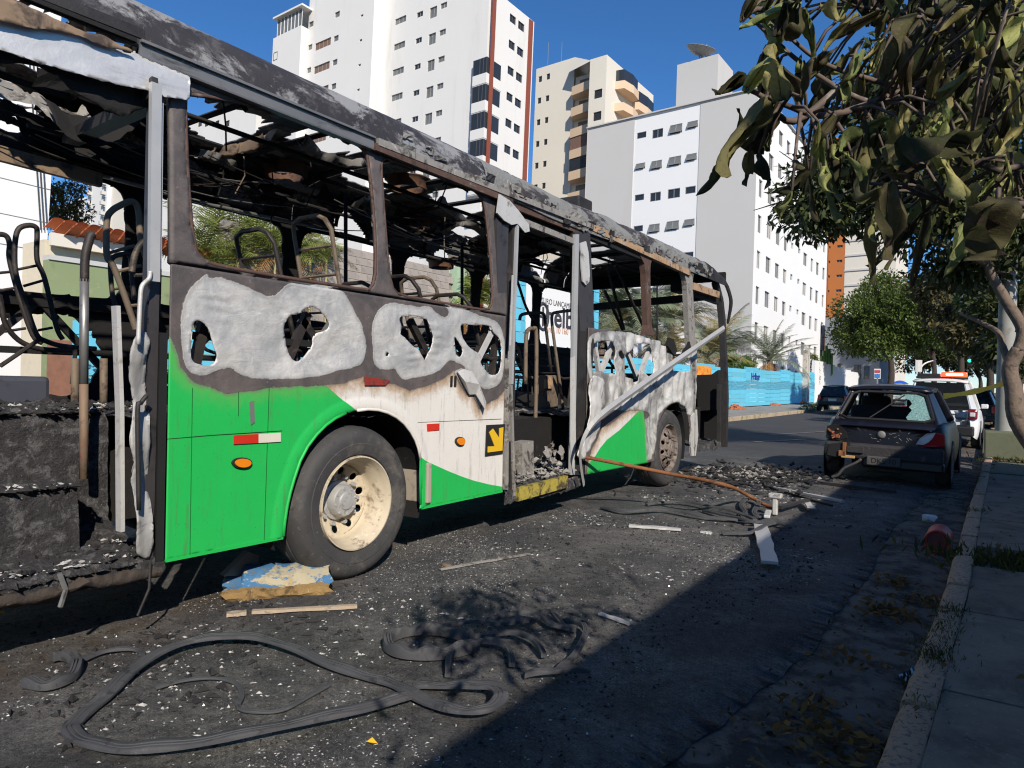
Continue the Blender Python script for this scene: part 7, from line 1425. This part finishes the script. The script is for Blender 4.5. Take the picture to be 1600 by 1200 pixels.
spines = [[root[3], D1(1640, 250, 1.1), D1(1500, 165, 1.08), D1(1380, 130, 1.05), D1(1280, 95, 1.05), D1(1200, 25, 1.05)], [root[3], D1(1620, 120, 1.1), D1(1480, 40, 1.1), D1(1340, 10, 1.1)], [D1(1500, 165, 1.08), D1(1430, 145, 1.05), D1(1360, 160, 1.02), D1(1260, 105, 1.05), D1(1160, 15, 1.07)], [D1(1540, 180, 1.05), D1(1500, 280, .95), D1(1480, 320, .9)], [D1(1320, 130, 1.04), D1(1240, 190, 1.03), D1(1190, 150, 1.0), D1(1165, 140, 1.0)], [D1(1420, 140, 1.05), D1(1300, 180, 1.0), D1(1230, 165, .98), D1(1200, 150, .98)], [root[2], D1(1700, 330, .9), D1(1600, 320, .8), D1(1560, 310, .75)], [D1(1240, 60, 1.05), D1(1190, 15, 1.05), D1(1160, 32, 1.05)]]
allp = []
for s in spines: limb(b, s, .0065, .0025, 7); allp += [Vector(p) for p in curve(s, 8)]
for a in tips:
    q = min(allp, key=lambda p: (p-a).length); mid = (a+q)/2+Vector((0, 0, .01)); b.tube([q, mid, a], [.0032, .0024, .0018], 4)
b.obj('branch', mat('young_bark', (.115, .085, .07), .8, var=.3, vs=30, layers=[((.24, .21, .18), 22, .55, .68)], bump=(80, .4, .003)), nt_, sm=True)
# the rest of its low crown hangs beside the viewer and shades the road ahead
LB, TB = MB(), MB(); hub_ = [Vector(p) for p in curve([root[3], Vector((.95, 1.35, 2.35)), Vector((.75, 1.05, 2.30)), Vector((.5, .85, 2.1))], 6)+curve([Vector((.95, 1.35, 2.35)), Vector((1.05, 1.0, 2.4)), Vector((.9, .7, 2.3))], 6)]
for k in range(70):
    c = Vector((.30+rl.gauss(.45, .34), 1.0+rl.gauss(.1, .42), 2.15+rl.gauss(0, .30)))
    rel = c-Vector(CAMP); zc_ = rel.dot(Vector(_f)); 
    if zc_ > .1 and abs(rel.dot(Vector(_r))/zc_) < .85 and abs(rel.dot(Vector(_u))/zc_) < .75: continue
    y = Vector((rl.gauss(0, .4), rl.gauss(0, .4), -1)).normalized(); z = Vector((rl.gauss(0, 1), rl.gauss(0, 1), .3)); z = (z-y*z.dot(y)).normalized(); x = y.cross(z); L, ws = rl.uniform(.10, .17), rl.uniform(.10, .18)
    M_ = Matrix(((x.x*ws, y.x*L, z.x*ws, c.x), (x.y*ws, y.y*L, z.y*ws, c.y), (x.z*ws, y.z*L, z.z*ws, c.z), (0, 0, 0, 1))); me = BL[k % 21]
    LB.add([M_ @ v.co for v in me.vertices], [tuple(p.vertices) for p in me.polygons], 0 if k % 21 < 12 else 1)
    q = min(hub_, key=lambda p: (p-c).length); TB.tube([q, (q+c)/2+Vector((0, 0, .03)), c], [.004, .003, .002], 4)
LB.obj('leaves', [m_wl, m_wd], nt_, sm=True, kind='stuff'); limb(TB, [root[3], Vector((.95, 1.35, 2.35)), Vector((.75, 1.05, 2.30)), Vector((.5, .85, 2.1))], .012, .004, 7); limb(TB, [Vector((.95, 1.35, 2.35)), Vector((1.05, 1.0, 2.4)), Vector((.9, .7, 2.3))], .009, .004, 7); TB.obj('branch', MATS['young_bark'], nt_, sm=True)
# ------------------------------------------------------------ debris on the road
m_rubber = mat('sooty_rubber', (.060, .060, .064), .75, var=.25, vs=9, layers=[((.115, .112, .115), 6, .54, .72), ((.03, .03, .032), 15, .55, .66)], bump=(60, .5, .004))
def strip(name, pts, w, h, m, z=.0, closed=False, stand=0, n=6, lift=None, **k):
    """flat ribbed strip swept along points on the road"""
    P = curve([onz(*p, .01) for p in pts], n, closed); K = len(P); b = MB(); prof = [(-.5, 0), (-.5, .75), (-.42, 1), (-.25, 1), (-.22, .8), (-.16, .8), (-.13, 1), (.02, 1), (.05, .8), (.11, .8), (.14, 1), (.42, 1), (.5, .75), (.5, 0)]
    G = np.zeros((K+(1 if closed else 0), len(prof), 3))
    for i in range(G.shape[0]):
        p = np.array(P[i % K]); d = np.array(P[(i+1) % K] if closed or i < K-1 else P[i])-np.array(P[(i-1) % K] if closed or i > 0 else P[0]); d /= np.linalg.norm(d)+1e-9; s = np.array([d[1], -d[0], 0]); hz = z+(lift(i/K) if lift else 0)
        tl = .35*math.sin(i*.35+len(pts))
        for j, (a, c) in enumerate(prof): G[i, j] = p+s*a*w+np.array([0, 0, hz+c*h*(1+.25*math.sin(i*.9))+a*tl*w*.22+.004])
    b.grid(G)
    if not closed: q = len(prof); b.f += [tuple(range(q-1, -1, -1)), tuple((K-1)*q+j for j in range(q))]; b.m += [0, 0]
    return tag(b.obj(name, m, sm=50), **k)
strip('rubber_seal', [(637, 1098), (560, 1124), (450, 1152), (330, 1176), (220, 1184), (150, 1172), (112, 1148), (122, 1128), (170, 1088), (215, 1050), (275, 1022), (340, 1010), (400, 1010), (460, 1024), (520, 1046), (580, 1062), (620, 1074), (660, 1098), (710, 1120), (755, 1126), (782, 1110), (772, 1090), (735, 1082), (690, 1078), (650, 1074)], .062, .015, m_rubber, label='long flat black rubber seal looped across the foreground road', cat='rubber seal', lift=lambda t: .02+.02*math.sin(t*17))
strip('rubber_seal', [(735, 1004), (690, 993), (645, 992), (615, 1000), (605, 1014), (625, 1027), (665, 1031), (710, 1026), (745, 1016)], .045, .05, m_rubber, label='short rubber seal curled into a ring beside the leaf shadow', cat='rubber seal')
strip('rubber_strip', [(242, 1078), (285, 1066), (335, 1062), (368, 1070), (378, 1088), (372, 1106), (392, 1114), (440, 1112), (480, 1092), (515, 1072)], .022, .008, m_rubber, label='thin grey rubber strip lying inside the big seal loop', cat='rubber strip')
strip('rubber_strip', [(40, 1072), (75, 1078), (112, 1062), (120, 1040), (100, 1030), (80, 1034)], .045, .035, m_rubber, label='short hooked rubber piece at left by the ash, left of the big loop', cat='rubber strip')
strip('rubber_strip', [(120, 1038), (165, 1020), (215, 1018), (222, 1032)], .03, .012, m_rubber, label='bent rubber scrap right of the hooked piece', cat='rubber strip')
for i, pts in enumerate(([(690, 985), (730, 980), (780, 985), (830, 980), (860, 965), (880, 985)], [(700, 1060), (705, 1030), (740, 1015), (790, 1020), (800, 1045)], [(820, 1060), (870, 1062), (920, 1056)], [(870, 1055), (900, 1030), (915, 1000), (905, 985), (880, 975)], [(730, 1005), (790, 1000), (830, 1010), (850, 1030)], [(760, 975), (800, 968), (840, 972), (862, 985), (900, 990)])):
    strip('rubber_strip', pts, .03, .02, m_rubber, lift=lambda t: .03*math.sin(PI*t), label=['crumpled dark rubber strip in the leaf shadow, topmost of the heap', 'curled rubber strip at the left of the shadowed heap', 'straight rubber scrap along the lower edge of the shadowed heap', 'upright curled rubber strip at the right end of the shadowed heap', 'rubber strip crossing the middle of the shadowed heap', 'folded rubber strip at the upper right of the shadowed heap'][i], cat='rubber strip', group='rubber scraps in the leaf shadow')
for i, pts in enumerate(([(1010, 790), (1060, 788), (1110, 797), (1150, 805), (1180, 815)], [(1100, 800), (1140, 812), (1180, 822), (1205, 815)], [(1165, 805), (1158, 792), (1170, 784), (1185, 790), (1178, 808), (1200, 812)], [(1130, 836), (1175, 838), (1200, 826), (1225, 818)], [(940, 795), (980, 804), (1040, 802), (1100, 812), (1180, 818)], [(1180, 832), (1205, 822), (1235, 828)])):
    strip('rubber_strip', pts, .05, .02, m_rubber, lift=lambda t: .03*math.sin(PI*t), label=['rubber strip running toward the bent rod end', 'rubber strip under the white bracket', 'standing rubber curl left of the rod end', 'rubber scrap in front of the white bracket', 'thin rubber strip left of the tangled heap', 'short rubber tail by the aluminium offcut'][i], cat='rubber strip', group='rubber strips by the bent rod')
# rusty rod from the doorway to the road
q = curve([onx(903, 712, -3.42), onx(960, 723, -3.2), onx(1050, 741, -2.72), onx(1130, 757, -2.15), onz(1165, 772, .12), onz(1196, 789, .03), onz(1216, 794, .03)], 6)
tag(MB().tube(q, .020, 9).obj('bent_rod', m_rust, sm=True), 'rust-orange handrail rod bent from the bus doorway down to the road', 'rod')
def scrap(name, px0, px1, w, h, m, label, cat, z=.0, group=None, tilt=0):
    a, b_ = Vector(onz(*px0, .02)), Vector(onz(*px1, .02)); a.z = b_.z = z+h/2+.008; b_.z += tilt
    n = 8; d = (b_-a); s = Vector((d.y, -d.x, 0)).normalized(); b = MB(); rs = random.Random(int(px0[0])); G = np.zeros((n, 5, 3))
    for i in range(n):
        t = i/(n-1); p = a+d*t; ww = w*(.8+.4*rs.random()); 
        for j, (u, v) in enumerate(((-.5, -.5), (.5, -.5), (.5, .5), (-.5, .5), (-.5, -.5))): G[i, j] = p+s*u*ww+Vector((0, 0, v*h+rs.uniform(-.003, .003)))
    b.grid(G); b.f += [(3, 2, 1, 0), tuple((n-1)*5+j for j in range(4))]; b.m += [0, 0]
    return tag(b.obj(name, m), label, cat, group)
m_wood = mat('pale_splintered_wood', (.42, .33, .24), .85, var=.2, vs=9, layers=[((.20, .16, .12), 9, .52, .66), ((.58, .52, .44), 12, .58, .7)], bump=(30, .7, .01))
scrap('wood_lath', (394, 955), (558, 946), .035, .018, m_wood, 'pale wooden lath lying in front of the blue curb piece', 'lath'); scrap('wood_lath', (354, 959), (385, 956), .05, .018, m_wood, 'short broken end of the pale lath, at its left', 'lath')
scrap('metal_strip', (983, 821), (1064, 827), .06, .02, m_aluw, 'white ashy metal strip lying on the road under the rod', 'metal strip'); scrap('metal_strip', (688, 888), (828, 864), .02, .012, m_fash, 'thin grey strip pointing from the rear wheel along the road', 'metal strip')
scrap('metal_strip', (1188, 825), (1203, 885), .11, .02, m_alum, 'flat aluminium offcut lying half in the wall shadow', 'metal strip', z=.03); scrap('metal_strip', (1128, 746), (1318, 784), .05, .03, m_alum, 'long aluminium rail lying before the burnt hatchback, lower one', 'metal rail')
scrap('metal_strip', (1140, 737), (1400, 769), .04, .03, m_char, 'long charred rail lying before the burnt hatchback, upper one', 'metal rail'); scrap('metal_strip', (1155, 748), (1300, 790), .03, .02, m_soot, 'thin black rail between the two long rails', 'metal rail'); scrap('metal_strip', (1218, 802), (1262, 790), .05, .03, m_char, 'charred bracket arm right of the white bracket', 'bracket', z=.06)
scrap('metal_strip', (1256, 786), (1268, 800), .07, .012, m_aluw, 'small white slotted plate at the bracket arm end', 'plate', z=.05); scrap('metal_strip', (1095, 830), (1112, 832), .06, .012, m_aluw, 'short pale slat left of the tangled heap', 'slat'); scrap('metal_strip', (690, 880), (706, 884), .03, .01, m_tan, 'tan splinter beside the thin grey strip', 'splinter'); scrap('metal_strip', (937, 957), (985, 973), .03, .012, m_aluw, 'curved white trim shard at the shadow edge', 'shard')
br = thing('metal_bracket', tuple(onz(1212, 812, .0)), label='upright white bracket holding the bent end of the rusty rod', cat='bracket'); c = onz(1211, 806, .0)
MB().box((c[0], c[1], .11), (.05, .05, .2)).obj('upright', m_aluw, br, bevel=.01); MB().box((c[0], c[1], .21), (.13, .08, .05)).obj('head', m_aluw, br, bevel=.012); MB().box((c[0]-.02, c[1]-.22, .05), (.06, .35, .03), rz=.2).obj('foot', m_aluw, br, bevel=.008)
# broken kerb piece in flaking blue and cream paint, set as a wheel chock
a, b_ = Vector(onz(348, 941, 0)), Vector(onz(517, 928, 0)); d = (b_-a); L = d.length; d.normalize(); s = Vector((-d.y, d.x, 0)); prof = [(0, 0), (-.012, .02), (.0, .05), (.035, .062), (.045, .070), (.055, .125), (.10, .150), (.17, .165), (.21, .15), (.23, 0)]
n = 40; G = np.zeros((n, len(prof), 3)); ck = MB()
for i in range(n):
    t = i/(n-1); cut = .0 if t > .18 else (.18-t)*.28
    for j, (u, z) in enumerate(prof): nz = .014*(float(fbm(t*9, j*.7, 5))-.5)*2; q = a+d*(t*L+(.02*math.sin(j*2) if i in (0, n-1) else 0))+s*(u+nz+(cut if j > 3 else 0)); G[i, j] = (q.x, q.y, max(0, z+nz*(z > 0)-(.05 if t < .17 and j > 4 else 0)))
ck.grid(G); K = len(prof); ck.m = [1 if (q[0] % K) < 3 else 0 for q in ck.f]; ck.f += [tuple(range(K)), tuple((n-1)*K+j for j in range(K-1, -1, -1))]; ck.m += [1, 1]
m_ckb = mat('flaking_blue_paint', (.05, .16, .32), .8, var=.3, vs=6, layers=[((.40, .35, .24), 6, .51, .55, (.5, .5, 1.4)), ((.13, .15, .155), 5, .50, .62), ((.40, .28, .12), 9, .60, .66)], bump=(30, .8, .01)); m_cko = mat('ochre_broken_concrete', (.30, .19, .075), .95, var=.4, vs=14, layers=[((.10, .065, .03), 9, .5, .64), ((.45, .36, .22), 16, .60, .68)], bump=(40, 1, .02))
tag(ck.obj('broken_kerb_piece', [m_ckb, m_cko], sm=45), 'broken kerb chunk in flaking blue and cream paint wedged at the rear wheel', 'kerb chunk')
# red canister, crumpled paper, small bright bits
c0, c1 = Vector(onz(1464, 862, -.01)), Vector(onz(1475, 834, -.01)); ax = (c1-c0); ax.z = 0; Lc = .34; ax.normalize(); rc = thing('red_canister', tuple(c0), label='dented red canister lying in the gutter by the kerb', cat='canister')
m_rc = mat('faded_red_paint', (.55, .06, .04), .5, var=.25, vs=9, layers=[((.16, .03, .03), 8, .55, .68)]); q = Matrix(((ax.y, 0, ax.x, 0), (-ax.x, 0, ax.y, 0), (0, 1, 0, 0), (0, 0, 0, 1))); 
def rotp(b): b.v = [tuple(Vector((c0.x, c0.y, .07))+(q.to_3x3() @ Vector(v))) for v in b.v]; return b
rotp(MB().lathe([(.0, .03), (.085, .028), (.092, .0), (.098, .01), (.098, .05), (.095, .06), (.095, .28), (.098, .29), (.098, .33), (.09, .34), (.0, .335)], (0, 0, 0), 'z', 28)).obj('shell', m_rc, rc, sm=40); rotp(MB().lathe([(.0, .022), (.07, .022), (.078, .028)], (0, 0, 0), 'z', 24)).obj('end_disc', mat('dark_red', (.14, .03, .03), .6), rc)
rs_ = np.random.RandomState(3); c = onz(1452, 812, .0); pv = rs_.normal(size=(26, 3)); pv /= np.linalg.norm(pv, axis=1)[:, None]; import bmesh
bm = bmesh.new(); [bm.verts.new(tuple(np.array([c[0], c[1], .025])+v*np.array([.085, .10, .055])*(.6+.5*rs_.rand()))) for v in pv]; bmesh.ops.convex_hull(bm, input=bm.verts); me = bpy.data.meshes.new('paper'); bm.to_mesh(me); me.materials.append(m_cwht); tag(link('crumpled_paper', me), 'crumpled white paper lying in the gutter beyond the red canister', 'paper')
for i, (px, py, lab) in enumerate(((581, 1160, 'small yellow plastic scrap below the rubber loop'), (2, 958, 'bright yellow scrap at the left edge under the bus'))): p = onz(px, py, .012); tag(MB().add([(p[0]-.02, p[1]-.008, .012), (p[0]+.015, p[1]-.012, .018), (p[0]+.022, p[1]+.008, .012), (p[0]-.012, p[1]+.014, .022)], [(0, 1, 2, 3)]).obj('yellow_scrap', m_yel), lab, 'scrap')
# chips and flakes nobody could count
def chips(name, n, m, size, fn, seed, flat=.35, up=0.0):
    rs = np.random.RandomState(seed); P = fn(rs, n); k = len(P); base = np.array([[1, 0, 0], [-.5, .8, 0], [-.5, -.8, 0], [.1, .1, 1], [-.1, 0, -.6]]); F0 = np.array([[0, 1, 3], [1, 2, 3], [2, 0, 3], [1, 0, 4], [2, 1, 4], [0, 2, 4]])
    a = rs.rand(k)*6.28; sz = size*(rs.rand(k)**2.2*1.8+.35); V = base[None]*(1+.5*(rs.rand(k, 5, 1)-.5)); V = V*np.stack([sz*(.6+1.2*rs.rand(k)), sz*(.5+.5*rs.rand(k)), sz*flat*(.5+rs.rand(k))], 1)[:, None, :]
    x = V[:, :, 0]*np.cos(a)[:, None]-V[:, :, 1]*np.sin(a)[:, None]; y = V[:, :, 0]*np.sin(a)[:, None]+V[:, :, 1]*np.cos(a)[:, None]; V = np.stack([x+P[:, :1], y+P[:, 1:2], V[:, :, 2]+P[:, 2:3]+(sz*flat*.4)[:, None]], 2)
    F = (F0[None]+(np.arange(k)*5)[:, None, None]).reshape(-1, 3); me = bpy.data.meshes.new(name); me.from_pydata(V.reshape(-1, 3).tolist(), [], F.tolist()); me.materials.append(m); return link(name, me, kind='stuff')
def spread(x0, x1, y0, y1, clump, seed, th=.5, power=1.0):
    def f(rs, n):
        y = y0+(y1-y0)*rs.rand(n*6)**power; x = x0+(x1-x0)*rs.rand(n*6); p = fbm(x*clump, y*clump, seed)+.35*(fbm(x*clump*4, y*clump*4, seed+2)-.5); k = p > th; x, y = x[k][:n], y[k][:n]; return np.stack([x, y, road_z(x, y)], 1)
    return f
m_fl = mat('white_ash', (.46, .45, .435), .9, var=.3, vs=30, layers=[((.24, .23, .22), 40, .5, .6)]); m_lump = mat('char_lump', (.020, .019, .020), .85, var=.5, vs=25, layers=[((.075, .072, .07), 20, .58, .68)]); m_glit = mat('glass_crumbs', (.34, .36, .36), .25, spec=.8)
chips('ash_flakes', 9000, m_fl, .0036, spread(-4.3, -1.3, .7, 6.5, 1.1, 3, .55, 1.3), 1); chips('ash_flakes', 1900, m_fl, .0085, spread(-3.6, -.9, 4.5, 12, .9, 4, .53), 2); chips('ash_flakes', 500, m_fl, .0075, spread(-3.5, -2.2, .6, 3.2, 1.6, 8, .54), 12, flat=.5)
chips('char_crumbs', 9000, m_lump, .0055, spread(-4.3, -1.0, .6, 6.5, 1.1, 5, .42, 1.4), 3, .6); chips('char_lumps', 900, m_lump, .011, spread(-4.0, -1.0, 4.5, 12, 1.0, 6, .45), 4, .6); chips('char_lumps', 260, m_lump, .016, spread(-3.6, -2.6, .8, 2.6, 1.4, 9, .48), 14, .6)
chips('glass_crumbs', 2500, m_glit, .0035, spread(-3.9, -1.0, .7, 6.0, .8, 7, .4, 1.3), 5, .8)
chips('ash_heap', 500, m_fash, .026, lambda rs, n: (lambda a: np.stack([a[:, 0], a[:, 1], .02+.05*rs.rand(n)], 1))(np.array([-2.95, 10.4])+rs.normal(size=(n, 2))*np.array([.38, .5])), 6, .6); chips('char_heap', 700, m_lump, .04, lambda rs, n: (lambda a: np.stack([a[:, 0], a[:, 1], .02+.06*rs.rand(n)], 1))(np.array([-2.8, 10.3])+rs.normal(size=(n, 2))*np.array([.5, .8])), 7, .5)
# dry leaves and weeds along the gutter
def leaf_litter(name, n, fn, L, seed, m, tc): rs = np.random.RandomState(seed); P = fn(rs, n); k = len(P); D = rs.normal(size=(k, 3)); D[:, 2] = np.abs(D[:, 2])*.45; N = rs.normal(size=(k, 3))*.6+np.array([0, 0, 1]); t = rs.rand(k, 1); return link(name, leaf_mesh(name, P, D, N, L*(.6+.7*rs.rand(k)), L*(.3+.25*rs.rand(k)), np.array(tc[0])*(1-t)+np.array(tc[1])*t, m), kind='stuff')
m_dry = leafmat('dry_leaf', (.17, .115, .05), .8)
def gut(rs, n): y = 1.9+rs.rand(n*5)**1.3*13; x = kerb_x(y)-rs.rand(n*5)**.8*.75; k = fbm(x*2.2, y*1.1, 33)+.3*(fbm(x*9, y*9, 34)-.5) > .53; return np.stack([x[k][:n], y[k][:n], -.035+.02*rs.rand(k.sum())[:n]], 1)
leaf_litter('dry_leaves', 1000, gut, .034, 8, m_dry, ((.25, .22, .18), (.95, .8, .6)))
for i, (px, py, r_, n) in enumerate(((1300, 1150, .12, 150), (1392, 952, .10, 120), (1402, 905, .09, 70), (1440, 935, .07, 50), (1325, 1020, .10, 40), (1262, 1098, .06, 30))):
    c = onz(px, py, 0); leaf_litter('dry_leaves', n, lambda rs, k: np.array([c[0], c[1], -.02])+rs.normal(size=(k, 3))*np.array([r_, r_, .012]), .06, 40+i, m_dry, ((.45, .36, .25), (1.9, 1.35, .75)))
m_weed = leafmat('weed_leaf', (.065, .075, .025), .8)
def tuft(name, c, rx, ry, n, h, seed): rs = np.random.RandomState(seed); P = np.array(c)+rs.normal(size=(n, 3))*np.array([rx, ry, 0]); D = rs.normal(size=(n, 3))*.5; D[:, 2] = 1; N = rs.normal(size=(n, 3)); t = rs.rand(n, 1); return link(name, leaf_mesh(name, P, D, N, h*(.5+rs.rand(n)), h*(.12+.14*rs.rand(n)), np.array((.6, .6, .5))*(1-t)+np.array((1.6, 1.3, .7))*t, m_weed), kind='stuff')
for i, (y, n) in enumerate(((3.75, 160), (4.55, 110), (4.15, 70), (8.5, 80), (3.2, 30))): tuft('kerb_weeds', (kerb_x(y)+.06, y, .115), .05, .10, n*2, .026, 60+i)
tuft('strip_grass', (.55, 6.25, .06), .40, .17, 1500, .10, 70); tuft('strip_grass', (1.3, 6.25, .06), .40, .17, 900, .10, 71); tuft('strip_grass', (.9, 15.6, .06), .6, .5, 700, .10, 72)
leaf_litter('dry_leaves', 160, lambda rs, n: np.array([.4, 9, .135])+(rs.rand(n, 3)-.5)*np.array([1.2, 12, .01]), .05, 50, m_dry, ((.4, .35, .25), (1.3, 1.1, .8)))
# ash lying on the doorway steps, part of the wreck
def on(x0, x1, y0, y1, zf): return lambda rs, n: (lambda x, y: np.stack([x, y, zf(x, y)], 1))(x0+(x1-x0)*rs.rand(n), y0+(y1-y0)*rs.rand(n)**.9)
def bchips(*a, **k): o = chips(*a, **k); o.parent = bus; o.matrix_parent_inverse = WM[bus.name].inverted(); return o
bchips('step_ash', 260, m_fl, .013, on(BX-.42, BX-.29, .8, 1.64, lambda x, y: .785+0*x), 81, flat=.3); bchips('step_ash', 500, m_fl, .012, on(BX-.5, BX-.03, .8, 1.9, lambda x, y: .435+.04*(BX-x)), 82); bchips('step_char', 900, m_lump, .016, on(BX-.6, BX-.03, .6, 1.92, lambda x, y: .43+.06*(BX-x)), 83, flat=.6)
bchips('step_ash', 420, m_fl, .014, on(BX-1.8, BX-.64, .9, 2.3, lambda x, y: 1.135+0*x), 84); bchips('step_char', 600, m_lump, .018, on(BX-2.2, BX-.63, .8, 2.4, lambda x, y: 1.135+0*x), 85, flat=.6); bchips('step_ash', 380, m_fash, .022, on(BX-.5, BX-.0, 5.1, 6.3, lambda x, y: .43+.3*(BX-x)), 86, flat=.6)
bchips('step_char', 500, m_lump, .017, on(BX-.36, BX-.26, .6, 1.66, lambda x, y: .775+0*x), 91, flat=.5); bchips('step_char', 700, m_lump, .018, on(BX-.45, BX-.28, .6, 1.7, lambda x, y: .45+0*x), 92, flat=.5); bchips('step_char', 600, m_lump, .018, on(BX-.72, BX-.60, .6, 1.95, lambda x, y: 1.12+0*x), 93, flat=.5); bchips('step_char', 700, m_rub, .020, on(BX-.14, BX+.0, .6, 1.84, lambda x, y: .40+0*x), 94, flat=.5)
